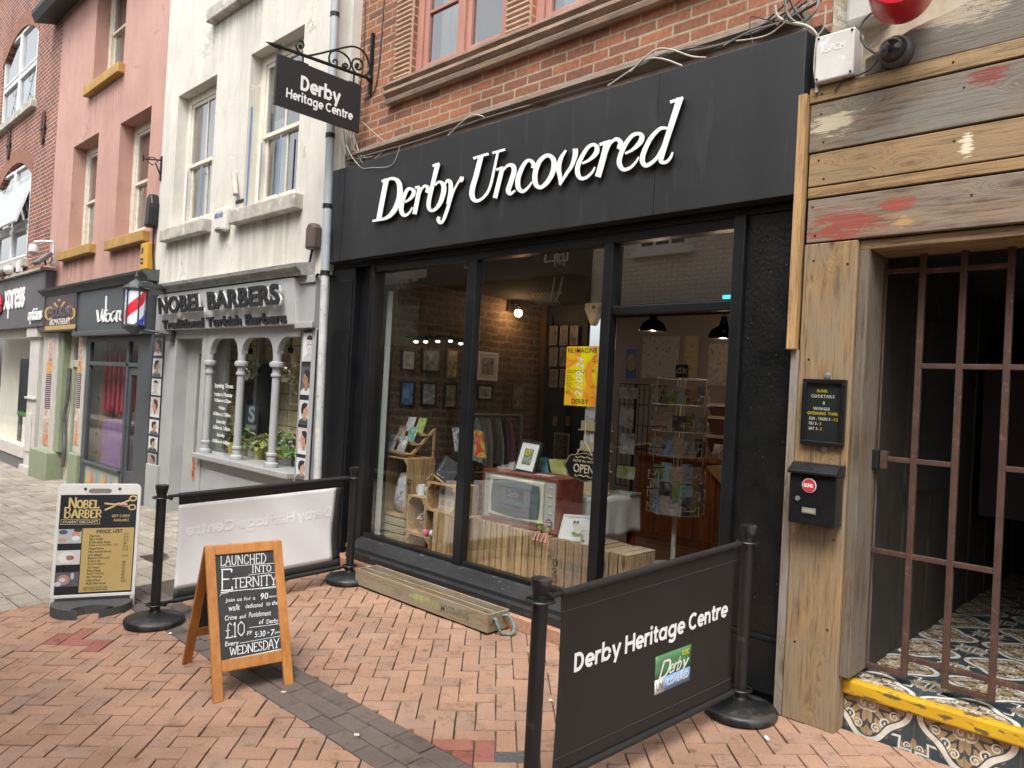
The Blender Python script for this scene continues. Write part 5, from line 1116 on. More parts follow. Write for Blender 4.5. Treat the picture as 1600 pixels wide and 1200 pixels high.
for(px,py,lab)in((72,402,'dark floodlight tilted on the opticians fascia beside the dome camera'),(8,426,'dark floodlight tilted at the left edge of the opticians fascia')):
    p=onY(px,py,-.2);t=thing('floodlight',lab,'floodlight',(p.x,-.2,3.33));q=[Vector((p.x-.22,-.36,3.36)),Vector((p.x+.14,-.36,3.36)),Vector((p.x+.14,-.16,3.56)),Vector((p.x-.22,-.16,3.56))]
    mb=MB();mb.slab(q,.06);mb.tube([(p.x,-.2,3.33),(p.x,-.22,3.45)],.02,6);mb.build('housing',M('floodlight grey',(.11,.11,.115),None,6,.5),t,bevel=.01)
    n=(q[1]-q[0]).cross(q[3]-q[0]).normalized()*.003;c_=sum(q,Vector())/4
    mb=MB();mb.quad(*[c_+(v-c_)*.85+n for v in q]);mb.build('lens',plain((.3,.3,.3),.2),t)
for(px,py,lab)in((70,200,'rusty oval wall tie plate on the red brick wall near the pink building'),(16,226,'rusty oval wall tie plate above the lower arched window')):
    p=onY(px,py,0);t=thing('wall_tie',lab,'wall tie',(p.x,-.0,p.z));mb=MB()
    mb.tube([(p.x+.075*math.cos(k*math.pi/12),-.03,p.z+.31*math.sin(k*math.pi/12))for k in range(24)],.02,6,True);mb.box(p.x-.03,p.x+.03,-.03,0,p.z-.3,p.z+.3);mb.build('plate',M('rusty iron',(.12,.06,.04),(.07,.05,.045),14,.8,.2,.3),t)
    mb=MB();mb.box(p.x-.14,p.x+.14,-.05,-.02,p.z-.03,p.z+.02);mb.build('cross_bar',m_iron,t)
# opticians window screen
p=onY(42,620,.4);t=thing('display_screen','tall black display screen with a green foot line in the opticians window','screen',(p.x,.4,0))
a=onY(30,620,.4).x;zt,zb_=onY(42,560,.4).z,onY(42,652,.4).z
mb=MB();mb.box(a,a+1.0,.38,.44,zb_,zt);mb.build('panel',M('dark screen',(.02,.028,.036),(.012,.017,.024),3,.15),t,bevel=.01)
mb=MB();mb.box(a+.03,a+.97,.372,.38,zb_+.02,zb_+.10);mb.build('green_strip',plain((.08,.22,.03)),t)
mb=MB();mb.box(a+.05,a+.25,.39,.43,-.15,zb_);mb.box(a-.1,a+1,.3,.5,-.15,-.1);mb.build('stand',m_plastic_black,t)

# cables over the shop fascia
m_cab_w=M('dusty white cable',(.52,.49,.42),(.36,.34,.29),20,.6);m_cab_g=M('grey cable',(.20,.19,.18),(.13,.125,.12),20,.6);m_cab_d=M('dark cable',(.05,.045,.042),None,20,.6)
t=thing('cable_bundle','loose bundle of old white and grey cables drooping along the top of the charcoal fascia','cables',(2.2,.05,3.6))
def cable(pxs,Y,r,mat):
    mb=MB();mb.tube(catmull([onY(a,b,Y+.012*((i*7)%3-1))for i,(a,b)in enumerate(pxs)],5),r*.75,6);mb.build('cable',mat,t,smooth=True)
cable([(545,240),(552,205),(560,235),(572,258),(600,235),(618,222)],.12,.006,m_cab_w)
cable([(540,225),(550,245),(565,262),(580,262),(612,258),(625,228)],.0-.01,.004,m_cab_w)
cable([(566,190),(590,212),(622,236)],.14,.004,m_cab_w)
cable([(700,212),(720,192),(738,180),(752,181),(757,184)],.05,.007,m_cab_w)
cable([(560,246),(640,224),(700,204),(760,184),(850,158),(950,128)],.08,.008,m_cab_g)
cable([(700,208),(745,190),(800,172),(900,142),(960,124)],.07,.007,m_cab_d)
cable([(950,134),(985,110),(1010,93),(1035,92),(1066,103)],.03,.0075,m_cab_w)
cable([(985,112),(1020,80),(1046,77),(1080,88),(1103,90)],.04,.0075,m_cab_w)
cable([(955,132),(1000,102),(1040,84),(1100,76),(1150,62),(1200,42),(1240,22)],.06,.008,m_cab_g)
cable([(990,108),(1060,80),(1130,68),(1190,40),(1235,15)],.05,.008,m_cab_d)
cable([(1130,72),(1170,50),(1215,36),(1250,18),(1265,4)],.03,.008,m_cab_g)
cable([(1150,64),(1180,60),(1205,52),(1230,32)],.02,.006,m_cab_w)
cable([(1176,70),(1172,40),(1174,26),(1195,30),(1215,34)],.05,.005,m_cab_d)
cable([(1211,8),(1214,24),(1228,34),(1258,40),(1274,52),(1277,70),(1276,145)],.03,.012,m_cab_w)
cable([(1226,0),(1232,25),(1250,36),(1272,20),(1280,0)],.02,.010,m_cab_g)
cable([(1235,0),(1245,22),(1262,42)],.04,.011,m_cab_d)
cable([(1290,8),(1288,40),(1276,62),(1272,110),(1276,130)],.02,.006,m_cab_w)
cable([(1200,30),(1225,8),(1240,-10)],.05,.008,m_cab_d)
cable([(1214,40),(1240,10),(1262,-10)],.05,.008,M('red brown cable',(.22,.09,.07),None,20,.6))
cable([(1140,66),(1190,48),(1236,26),(1270,8),(1290,-6)],.07,.011,m_cab_d)
cable([(1120,76),(1170,58),(1222,30),(1262,0)],.08,.009,m_cab_g)
t2=t;t=thing('wall_cable','thin dark cable running down the brick wall behind the hanging sign','cable',(.4,.19,4.3))
mb=MB();mb.tube(catmull([onY(*q,.192)for q in((571,0),(569,60),(566,110),(560,150))],4),.005,6);mb.tube(catmull([onY(*q,.19)for q in((600,0),(596,60),(590,120),(583,145),(568,156))],4),.006,6);mb.build('cable',m_cab_d,t)
t=thing('cable_loops','tangle of pale cable ends hanging behind the hanging sign','cables',(.1,.1,3.75))
for k in range(7):
    mb=MB();x0=533+k*4;mb.tube(catmull([onY(x0,196+(k*5)%9,.1),onY(x0-2+k%3*3,215,.08),onY(x0+4,238-(k%3)*8,.09),onY(x0+12,246+(k%2)*8,.1),onY(x0+26,250-k,.12)],5),.005,6);mb.build('cable',(m_cab_w,m_cab_g)[k%2],t,smooth=True)
p=onY(548,242,.1);mb=MB();mb.box(p.x-.03,p.x+.05,.08,.16,p.z-.05,p.z+.03);mb.build('junction',m_cab_g,t)

# ================================================================ things fixed to the bar
p0,p1=onY(1283,63,.02),onY(1337,120,.02)
t=thing('junction_box','large white junction box fixed above the bar beside the fascia end','junction box',(4.66,.1,3.28))
m_jb=M('scuffed white plastic',(.66,.65,.63),(.56,.55,.53),4,.5,bmp=.05,c3=(.78,.78,.77),scale3=10,thr3=.62)
mb=MB();mb.box(4.572,4.765,-.01,.12,3.275,3.515);mb.build('case',m_jb,t,bevel=.008)
mb=MB()
for x in(4.585,4.752):
    for z in(3.29,3.50):mb.lathe([(.006,0),(.006,.003)],(x,-.013,z),8)
for x in(4.585,4.752):
    for z in(3.29,3.50):mb.box(x-.005,x+.005,-.0125,-.008,z-.005,z+.005)
mb.build('screw',plain((.04,.04,.04)),t)
mb=MB();lettering(mb,'R5PCH',(4.60,-.0105,3.42),(1,0,0),(0,0,1),.12,.035,.001,.02);mb.build('lettering',plain((.82,.82,.82),.6),t)
p=onY(1395,76,-.02)
t=thing('dome_camera','dark grey dome camera on the weathered boards above the gate','security camera',(p.x,.03,p.z))
mcam=M('graphite camera',(.075,.077,.08),(.06,.062,.064),6,.4)
Mx=Matrix.Translation(Vector((p.x,.05,p.z)))@Matrix.Rotation(math.radians(90),4,'X')
mb=MB(Mx);mb.lathe([(.078,0),(.078,.03),(.072,.05),(.062,.06),(.02,.062)],(0,0,0),28);mb.build('base',mcam,t,smooth=True)
mb=MB();mb.ball((p.x-.006,-.015,p.z-.004),.058,20);mb.build('dome',M('smoked dome',(.03,.031,.033),None,5,.08),t,smooth='all')
mb=MB();mb.ball((p.x-.02,-.042,p.z-.012),.034,14);mb.build('lens_housing',M('camera eye',(.09,.09,.095),None,5,.3),t,smooth='all')
t=thing('camera_cable','thin cable looping from the white junction box to the dome camera','cable',(4.8,.02,3.35))
mb=MB();mb.tube(catmull([onY(*q,.02)for q in((1304,142),(1320,124),(1345,116),(1362,106),(1374,90))],5),.004,6);mb.tube(catmull([onY(*q,.06)for q in((1362,20),(1348,35),(1344,52),(1352,72),(1372,86))],5),.006,6);mb.build('cable',m_cab_d,t,smooth=True)
a=onY(1357,-4,-.22);b=onY(1449,0,-.22)
t=thing('red_lamp','bright red round sign lamp cut off at the top edge above the bar','lamp',(5.03,.0,3.6))
cx_=onY(1407,-24,-.15);mb=MB(Matrix.Translation(cx_)@Matrix.Rotation(math.radians(90),4,'X')@Matrix.Rotation(math.radians(12),4,'Y'));mb.lathe([(.02,-.11),(.135,-.11),(.14,-.09),(.14,.09),(.135,.11),(.12,.112),(.02,.112)],(0,0,0),36)
mb.build('drum',M('red gloss plastic',(.56,.012,.03),(.5,.01,.025),4,.25),t,smooth=True)
mb=MB(Matrix.Translation(cx_)@Matrix.Rotation(math.radians(90),4,'X')@Matrix.Rotation(math.radians(12),4,'Y'));
for r in(.06,.085):mb.tube([(r*math.cos(k*math.pi/16),r*math.sin(k*math.pi/16),.114)for k in range(32)],.005,6,True)
mb.build('ring',plain((.75,.3,.35)),t)
mb=MB();mb.tube([(cx_.x,-.05,cx_.z+.1),(cx_.x,.2,cx_.z+.15)],.015,6);mb.build('arm',m_iron,t)
p=onY(1318,10,.18);t=thing('vent_box','old grey metal box on the stained wall above the white junction box','box',(p.x,.2,3.55))
mb=MB();mb.box(4.68,4.88,.08,.2,3.58,4.0);mb.build('case',M('weathered grey box',(.48,.47,.44),(.38,.37,.35),5,.7),t,bevel=.02)
# menu frame
t=thing('letter_board','black framed letter board with yellow and white opening times screwed to the post','letter board',(4.69,.03,1.42))
mb=MB();mb.box(4.585,4.80,.0,.03,1.415,1.435);mb.box(4.585,4.80,.0,.03,1.73,1.75);mb.box(4.585,4.605,.0,.03,1.435,1.73);mb.box(4.78,4.80,.0,.03,1.435,1.73);mb.build('frame',m_black,t,bevel=.003)
mb=MB();mb.box(4.605,4.78,.018,.03,1.435,1.73);bd=mb.build('felt_board',M('black felt',(.012,.013,.013),None,20,.9),t)
ye,wh=plain((.72,.58,.03)),plain((.75,.74,.68))
rows=[('BUNK',4.656,1.682,.052,ye),('COCKTAILS',4.628,1.655,.115,wh),('&',4.687,1.622,.012,wh),('WINGS',4.640,1.592,.082,wh),('OPENING TIME:',4.612,1.568,.155,ye),('SUN - THURS 5',4.622,1.541,.105,wh),('-12',4.735,1.541,.03,ye),('FRI 5',4.622,1.516,.038,wh),('-1',4.664,1.516,.018,ye),('SAT 3',4.622,1.490,.042,wh),('-1',4.668,1.490,.018,ye)]
for body,x,z,w_,mm_ in rows:
    mb=MB();lettering(mb,body,(x,.0175,z),(1,0,0),(0,0,1),w_,.0155,.002,.02,1.25);mb.build('lettering',mm_,bd)
mb=MB();mb.quad((4.605,.010,1.435),(4.78,.010,1.435),(4.78,.010,1.73),(4.605,.010,1.73));mb.build('cover_glass',m_glass,t)
mb=MB();R90=lambda x,z:Matrix.Translation((x,.028,z))@Matrix.Rotation(math.radians(90),4,'X')
for z in(1.768,1.398):
    q=MB(R90(4.70,z));q.lathe([(.016,0),(.016,.004),(.006,.006),(.001,.006)],(0,0,0),16);mb.add(q.v,q.f)
mb.build('washer',m_steel,t)
# letter box
t=thing('letterbox','black metal letterbox with a round red sticker on the timber post','letterbox',(4.69,.0,1.02))
m_lb=M('black powder coat',(.013,.013,.014),(.01,.01,.011),9,.25)
mb=MB();mb.box(4.575,4.805,-.075,.03,1.02,1.27);mb.build('body',m_lb,t,bevel=.006)
mb=MB();mb.prism([(.03,1.27),(.03,1.325),(-.03,1.325),(-.095,1.285),(-.095,1.27)],4.568,4.812,'x');mb.build('lid',m_lb,t,bevel=.005)
def disc(name,x,y,z,r,mat,parent,n=24,d=.003):
    q=MB(Matrix.Translation((x,y,z))@Matrix.Rotation(math.radians(90),4,'X'));q.lathe([(r,0),(r,d)],(0,0,0),n);return q.build(name,mat,parent)
disc('sticker_edge',4.676,-.075,1.215,.036,plain((.7,.68,.66)),t);st=disc('sticker',4.676,-.078,1.215,.032,plain((.50,.03,.045)),t)
mb=MB();lettering(mb,'BUNK',(4.652,-.0815,1.206),(1,0,0),(0,0,1),.048,.019,.001,.03);mb.build('lettering',plain((.8,.78,.76)),st)
disc('lock',4.622,-.075,1.145,.012,m_steel,t,16,.008)
mb=MB();mb.box(4.645,4.715,-.080,-.075,1.075,1.105);mb.build('name_plate',m_steel,t,bevel=.002)
mb=MB();mb.box(4.651,4.709,-.0815,-.080,1.081,1.099);mb.build('name_card',plain((.3,.29,.2)),t)

# gate of rusty square bars
t=thing('metal_gate','rusty square bar gate with open gaps across the dark tiled entrance','gate',(4.86,.29,.28))
m_rust=M('rusty brown bars',(.105,.055,.04),(.07,.04,.032),11,.6,.3,.25,c3=(.16,.10,.075),scale3=35,thr3=.64)
Yg=.29;bar=.0145
gx=lambda px,py:onY(px,py,Yg).x
gzv=lambda px,py:onY(px,py,Yg).z
V1,V2,V3,V4=4.852,5.045,5.225,5.418
zbt=.29;zlow=gzv(1495,1048);ztop=gzv(1495,383);zt2=gzv(1400,424)
vb=[(V1,zbt,zt2),(V2,zbt,ztop),(V3,zbt,ztop),(V4,zbt,ztop+.02),(5.612,.5,ztop+.02),(5.8,zbt,ztop)]
for x,a,b in vb:
    mb=MB();mb.box(x-bar,x+bar,Yg-bar,Yg+bar,a,b);mb.build('upright',m_rust,t,bevel=.003)
b2=bar-.0015
hb=[(V1,V2,zt2),(V2,V4,gzv(1500,420)),(V2,V3,ztop-b2),(V4,5.8,ztop+.02-b2),(V2,5.8,gzv(1500,573)),(V1,V3,gzv(1430,721)),(V4,5.8,gzv(1599,735)),(V1,V4,gzv(1460,876)),(V2,5.8,zlow),(V1,V2,zbt+b2),(V3,V4,zbt+b2)]
for a,b,z in hb:
    mb=MB();mb.box(a+(0 if a==V1 else bar)-(bar if a==V1 else 0)*0,b-bar,Yg-b2,Yg+b2,z-b2,z+b2);mb.build('crossbar',m_rust,t,bevel=.003)
lz=gzv(1360,716)
mb=MB();mb.box(4.893,4.925,Yg-.03,Yg+.012,lz-.045,lz+.045);mb.build('latch_plate',m_rust,t,bevel=.003)
mb=MB();mb.box(4.863,4.891,Yg-.06,Yg-.012,lz-.05,lz+.05);mb.build('lock_box',M('dark steel lock',(.02,.025,.025),None,8,.35,.3),t,bevel=.004)

# ================================================================ STREET FURNITURE
def stanchion(label,g_,hgt,lean=(0,0)):
    x,y=g_.x,g_.y;z=gz(x,y)+.002
    t=thing('stanchion',label,'barrier post',(x,y,z),'black barrier posts');k=hgt/.95
    mb=MB();mb.lathe([(.185,0),(.19,.012),(.19,.03),(.18,.042),(.10,.062),(.04,.078),(.034,.09),(.01,.09)],(x,y,z),40);mb.build('base',m_plastic_black,t,smooth=True)
    mb=MB(Matrix.Translation((x,y,z))@Matrix.Shear('XY',4,lean)if any(lean)else Matrix.Translation((x,y,z)))
    mb.lathe([(.0315,.085),(.0315,.895*k)],(0,0,0),24);mb.build('post',m_plastic_black,t,smooth=True)
    mb=MB(Matrix.Translation((x,y,z))@Matrix.Shear('XY',4,lean)if any(lean)else Matrix.Translation((x,y,z)))
    mb.lathe([(.0315,.89*k),(.034,.895*k),(.043,.945*k),(.042,.95*k),(.035,.953*k),(.01,.953*k)],(0,0,0),24);mb.build('cap',m_plastic_black,t,smooth=True)
    for zz_ in(.865*k,.125):
        mb=MB();mb.tube([(x+lean[0]*zz_+.056*math.cos(a),y+lean[1]*zz_+.056*math.sin(a),z+zz_)for a in[i*math.pi/10 for i in range(20)]],.0055,6,True)
        for a in(0,math.pi/2,math.pi,1.5*math.pi):mb.box(x+lean[0]*zz_+.043*math.cos(a)-.014,x+lean[0]*zz_+.043*math.cos(a)+.014,y+lean[1]*zz_+.043*math.sin(a)-.014,y+lean[1]*zz_+.043*math.sin(a)+.014,z+zz_-.004,z+zz_+.004)
        mb.build('ring',m_plastic_black,t,smooth=True)
    return Vector((x,y,z))
gA,gB,gD=onG(241,974),onG(545,908),onG(1155,1114)
gC=onZ(846,908,.87);gC.z=gz(gC.x,gC.y)
A=stanchion('black barrier post at the left end of the white banner',gA,.925);B=stanchion('black barrier post between the white banner and the planter trough',gB,.925)
Cp=stanchion('nearest black barrier post, at the left edge of the black banner',gC,.95);D=stanchion('black barrier post in front of the blistered black pilaster',gD,.975)
def banner(label,P,Q,zt,zb_,kind):
    """cloth between two rails; front is the side whose reading direction runs P -> Q"""
    P,Q=P.copy(),Q.copy();d=(Q-P);d.z=0;L=d.length;d.normalize();n=Vector((d.y,-d.x,0))
    t=thing('barrier_banner',label,'banner',tuple(P+d*.1),'barrier banners')
    at=lambda s,z,o=0:Vector((P.x+d.x*s,P.y+d.y*s,0))+n*o+Vector((0,0,z))
    zt0,zt1=P.z+zt,Q.z+(zt if kind=='white' else zt+.02);zb0,zb1=P.z+zb_,Q.z+zb_
    top=lambda s:zt0+(zt1-zt0)*s/L;bot=lambda s:zb0+(zb1-zb0)*s/L
    for f in(top,bot):
        mb=MB();mb.tube([at(.045,f(.045)),at(L-.045,f(L-.045))],.0115,10)
        for s in(.05,L-.05):mb.tube([at(s-.01,f(s)+.0),at(s+.02,f(s)-.02)],.012,6)
        mb.build('rail',m_plastic_black,t,smooth=True)
    s0,s1=.115,L-.085;nx,nz=44,26
    def off(u,v):
        a=math.sin(math.pi*v);return .016*math.sin(u*5+1)*a+.007*math.sin(u*19+v*8)*a*(.3+u)+.022*a
    def inx(u,v):return .02*math.sin(math.pi*v)*(1 if u<.5 else-1)*abs(u-.5)*2
    def P_(u,v,o=0):
        s=s0+(s1-s0)*u+inx(u,v);return at(s,bot(s)+(top(s)-bot(s))*v,off(u,v)*(-1 if kind=='white' else-.3)+o)
    vs0=[0,.095,.905,1]if kind=='white' else[0,.09,.88,1]
    def sheet(u0,u1,v0,v1,o,nm,mat,pad=.0012):
        mb=MB();a,b=max(2,int(nx*(u1-u0))),max(2,int(nz*(v1-v0)));pts=[]
        for i in range(a+1):
            for j in range(b+1):pts.append(P_(u0+(u1-u0)*i/a,v0+(v1-v0)*j/b,o))
        m=len(pts);pts+=[P_(u0+(u1-u0)*i/a,v0+(v1-v0)*j/b,o-pad)for i in range(a+1)for j in range(b+1)];fs=[]
        for i in range(a):
            for j in range(b):
                q=(i*(b+1)+j,(i+1)*(b+1)+j,(i+1)*(b+1)+j+1,i*(b+1)+j+1);fs+=[q,tuple(m+k for k in reversed(q))]
        ring=[i*(b+1)for i in range(a+1)]+[a*(b+1)+j for j in range(1,b+1)]+[i*(b+1)+b for i in range(a-1,-1,-1)]+[j for j in range(b-1,0,-1)]
        for k in range(len(ring)):p,q=ring[k],ring[(k+1)%len(ring)];fs.append((p,p+m,q+m,q))
        mb.add(pts,fs);return mb.build(nm,mat,t,smooth='all')
    return t,P_,sheet,vs0,at,top,bot,L,n,d
m_cloth_w=M('white banner cloth',(.78,.785,.80),(.765,.77,.785),3,.75,bmp=.05);m_cloth_b=M('black banner cloth',(.0145,.014,.0145),(.012,.0115,.0115),3,.6,bmp=.04)
def proj_text(mb,body,P_,u0,u1,v0,v1,o,bold,thick=.0008,space=1.0,shear=0,rise=0):
    vs,fs=textpoly(body,bold,space);x0=min(v[0]for v in vs);x1=max(v[0]for v in vs);y0=min(v[1]for v in vs);y1=max(v[1]for v in vs);out=[]
    for v in vs:
        a=(v[0]-x0)/(x1-x0);b=(v[1]-y0)/(y1-y0);out.append(P_(u0+(u1-u0)*a+shear*b,v0+(v1-v0)*b+rise*a,o+(v[2]+.5)*thick))
    mb.add(out,fs)
# black banner: reads C -> D, its printed side is n = right hand side
t,P_,sheet,vv,at,top,bot,L,n,d=banner('black barrier banner with white lettering and a green and blue logo',Cp,D,.868,.125,'black')
cl=sheet(0,1,0,1,0,'cloth',m_cloth_b)
mb=MB();
for v in(.895,.10):mb.tube([P_(k/30,v,.0006)for k in range(31)],.0012,5)
mb.build('seam',M('seam thread',(.05,.05,.05),None,9,.8),t)
for f in(top,bot):mb=MB();mb.tube([at(.115,f(.115)),at(L-.085,f(L-.085))],.0165,12);mb.build('sleeve',m_cloth_b,t,smooth=True)
mb=MB();geo(mb,'Derby Heritage Centre',lambda u,v,d_:P_(.07+.885*u,.535+.150*v,.0026-d_),.0014);mb.build('lettering',m_white_letter,t)
lu0,lu1,lv0,lv1=.50,.715,.215,.445
def rect(u0,u1,v0,v1,o,nm,mat):return sheet(u0,u1,v0,v1,o,nm,mat,.0004)
lg=rect(lu0,lu1,lv0+.088,lv1,.0010,'logo_green',plain((.085,.22,.095),.5))
rect(lu0+.055,lu1,lv0,lv0+.088,.0010,'logo_blue',plain((.22,.38,.62),.5));rect(lu0,lu0+.055,lv0,lv0+.088,.0010,'logo_white',plain((.78,.78,.78),.5))
mb=MB();proj_text(mb,'CiC',P_,lu0+.16,lu0+.203,lv1-.052,lv1-.022,.0016,.02);mb.build('logo_lettering',plain((.75,.60,.02)),t)
mb=MB();proj_text(mb,'UN',P_,lu0+.010,lu0+.046,lv0+.02,lv0+.068,.0016,0);mb.build('logo_lettering',plain((.06,.06,.06)),t)
mb=MB();proj_text(mb,'COVERED',P_,lu0+.07,lu1-.012,lv0+.026,lv0+.066,.0016,.01,.0008,1.1,.004);mb.build('logo_lettering',plain((.75,.78,.82)),t)
mb=MB();proj_text(mb,'D',P_,lu0+.02,lu0+.075,lv0+.082,lv1-.04,.0018,-.005,.0008,1,.03);proj_text(mb,'erb',P_,lu0+.080,lu0+.150,lv0+.094,lv0+.178,.0018,-.005,.0008,.9,.02);proj_text(mb,'y',P_,lu0+.149,lu0+.185,lv0+.06,lv0+.15,.0018,-.005,.0008,.9,.02);mb.build('logo_lettering',plain((.8,.8,.8)),t)
# white banner between A and B: we see its back
t,P_,sheet,vv,at,top,bot,L,n,d=banner('white backed barrier banner with mirrored lettering showing through, edged in black',A,B,.845,.125,'white')
sheet(.0,.945,.10,.905,.0,'cloth',m_cloth_w);sheet(0,1,.905,1.0,.0,'top_band',m_cloth_b);sheet(0,1,0,.10,.0,'bottom_band',m_cloth_b);sheet(.945,1,.10,.905,.0,'side_band',m_cloth_b)
for f in(top,bot):mb=MB();mb.tube([at(.115,f(.115)),at(L-.085,f(L-.085))],.017,12);mb.build('sleeve',m_cloth_b,t,smooth=True)
mb=MB();geo(mb,'Derby Heritage Centre',lambda u,v,d_:P_(.925-.88*u,.59+.16*v,.0020-d_),.0006,.14);mb.build('lettering',M('lettering seen through cloth',(.96,.96,.965),None,5,.7),t)

# ------------------------------------------------ A-board
P1,P2,B1=onG(331,1098),onG(464,1071),onG(276,1058)
dw=Vector((.15,1,0));Wd=.43;dw=dw.normalized();bk=Vector((-dw.y,dw.x,0));bk=bk if(B1-P1).dot(bk)>0 else-bk
dep=.64;P1.x+=.02;mid=P1+bk*dep/2
zc=onX(322,853,mid.x).z;g0=gz(mid.x,mid.y);Ht=zc-g0
t=thing('chalkboard_sign','orange wooden A-board with a chalked advert standing on the brick paving','A-board',(mid.x+dw.x*Wd/2,mid.y+dw.y*Wd/2,g0))
m_ab=wood('orange varnished frame',(.50,.21,.05),(.39,.145,.032),'z',.35,grain=.6,var=.12,bmp=.06,gm=.25)
m_chalk=M('chalkboard',(.020,.021,.024),(.035,.037,.040),4,.75,stretch=(6,6,.6),lo=.45,hi=.8)
zdir=Vector((0,0,1))
def leaf(front):
    s=1 if front else-1
    o=Vector((mid.x,mid.y,0))-bk*(dep/2*s);o.z=gz(o.x,o.y);topp=Vector((mid.x,mid.y,g0+Ht))-bk*.014*s
    up=(topp-o);Lh=up.length;up.normalize();nrm=dw.cross(up)*s
    q=lambda u,v,o_=0:o+dw*u+up*v+nrm*o_
    f=thing  # noqa
    def bar_(u0,u1,v0,v1,th=.022,oo=0):return[q(u0,v0,oo),q(u1,v0,oo),q(u1,v1,oo),q(u0,v1,oo)],[q(u0,v0,oo-th),q(u1,v0,oo-th),q(u1,v1,oo-th),q(u0,v1,oo-th)]
    fw=.052;vb_=.145 if front else .2
    mb=MB();mb.hexa(*bar_(0,fw,0,Lh));mb.hexa(*bar_(Wd-fw,Wd,0,Lh));mb.hexa(*bar_(fw,Wd-fw,Lh-fw,Lh,.022,-.0008));mb.hexa(*bar_(fw,Wd-fw,vb_,vb_+.06,.022,-.0008))
    fr=mb.build('front_frame' if front else 'rear_frame',m_ab,t,bevel=.004)
    mb=MB();mb.hexa(*bar_(fw-.004,Wd-fw+.004,vb_+.056,Lh-fw+.004,.008,-.010));bd=mb.build('slate',m_chalk,t)
    return q,bd,Lh,fw,vb_,up,nrm
leaf(False);q,bd,Lh,fw,vb_,up,nrm=leaf(True)
u0,u1,v0,v1=fw,Wd-fw,vb_+.06,Lh-fw;bw_,bh_=u1-u0,v1-v0
# chalk writing: strokes in a 100 x 190 box traced from the photo, u to the right, v down
CH={'A':[[(0,0),(.42,1),(.55,1),(1,0)],[(.2,.38),(.8,.38)],'s0','s3'],'C':[[(.95,.8),(.7,1),(.3,.95),(.05,.6),(.08,.25),(.4,0),(.75,.05),(.98,.25)]],'D':[[(.12,0),(.12,1)],[(0,1),(.5,1),(.95,.7),(.95,.3),(.5,0),(0,0)]],
      'E':[[(.12,0),(.12,1)],[(0,1),(.95,1),(.95,.85)],[(.12,.53),(.75,.53)],[(0,0),(1,0),(1,.16)]],'H':[[(.1,0),(.1,1)],[(.9,0),(.9,1)],[(.1,.5),(.9,.5)],[(0,0),(.22,0)],[(.78,0),(1,0)],[(0,1),(.22,1)],[(.78,1),(1,1)]],
      'I':[[(.5,0),(.5,1)],[(.15,0),(.85,0)],[(.15,1),(.85,1)]],'L':[[(.15,0),(.15,1)],[(0,1),(.35,1)],[(0,0),(.95,0),(.95,.15)]],'N':[[(.1,0),(.1,1),(.9,0),(.9,1)],[(0,0),(.22,0)],[(.78,1),(1,1)],[(0,1),(.15,1)]],
      'O':[[(.5,0),(.1,.2),(.02,.55),(.2,.92),(.55,1),(.92,.75),(.95,.4),(.8,.1),(.5,0)]],'R':[[(.12,0),(.12,1)],[(0,1),(.6,1),(.88,.85),(.85,.6),(.5,.48),(.12,.48)],[(.45,.48),(1,0)],[(0,0),(.28,0)]],'S':[[(.88,.85),(.6,1),(.25,.95),(.12,.72),(.4,.55),(.8,.4),(.9,.2),(.6,0),(.2,.02),(.05,.2)]],
      'T':[[(.5,0),(.5,1)],[(0,.88),(0,1),(1,1),(1,.88)],[(.3,0),(.7,0)]],'U':[[(.1,1),(.1,.3),(.3,.02),(.7,.02),(.9,.3),(.9,1)],[(0,1),(.22,1)],[(.78,1),(1,1)]],'W':[[(0,1),(.25,0),(.5,.85),(.75,0),(1,1)],[(-.08,1),(.12,1)],[(.88,1),(1.08,1)]],'Y':[[(0,1),(.5,.45),(1,1)],[(.5,.45),(.5,0)],[(.3,0),(.7,0)],[(-.08,1),(.12,1)]],
      '1':[[(.1,.8),(.5,1),(.5,0)],[(.1,0),(.9,0)]],'0':[[(.5,0),(.08,.25),(.08,.75),(.5,1),(.92,.75),(.92,.25),(.5,0)]],'£':[[(.9,.85),(.65,1),(.4,.9),(.35,.6),(.35,.1),(.05,0),(.95,0),(1,.12)],[(.05,.5),(.65,.5)]]}
mchk=M('white chalk',(.82,.82,.80),(.58,.59,.60),40,.9)
zB=(320,850,10.907);zC=(320,950,10.907)
cnt=[0]
def bpt(px,py,o):        # photo pixel -> point on the slate
    dd=Vector(ray(px,py));c=Vector(CC);p0=q(u0,v0,-.0098+o);tt=(p0-c).dot(nrm)/dd.dot(nrm);return c+dd*tt
def chalk(pts,w_=9,z=zB):
    cnt[0]+=1;o=.0002*(cnt[0]%7)
    pen(mbC,[(z[0]+p[0]/z[2],z[1]+p[1]/z[2],w_/z[2])for p in pts],lambda u,v,dpt:bpt(u,v,o+(.0006-dpt)),.0006,3)
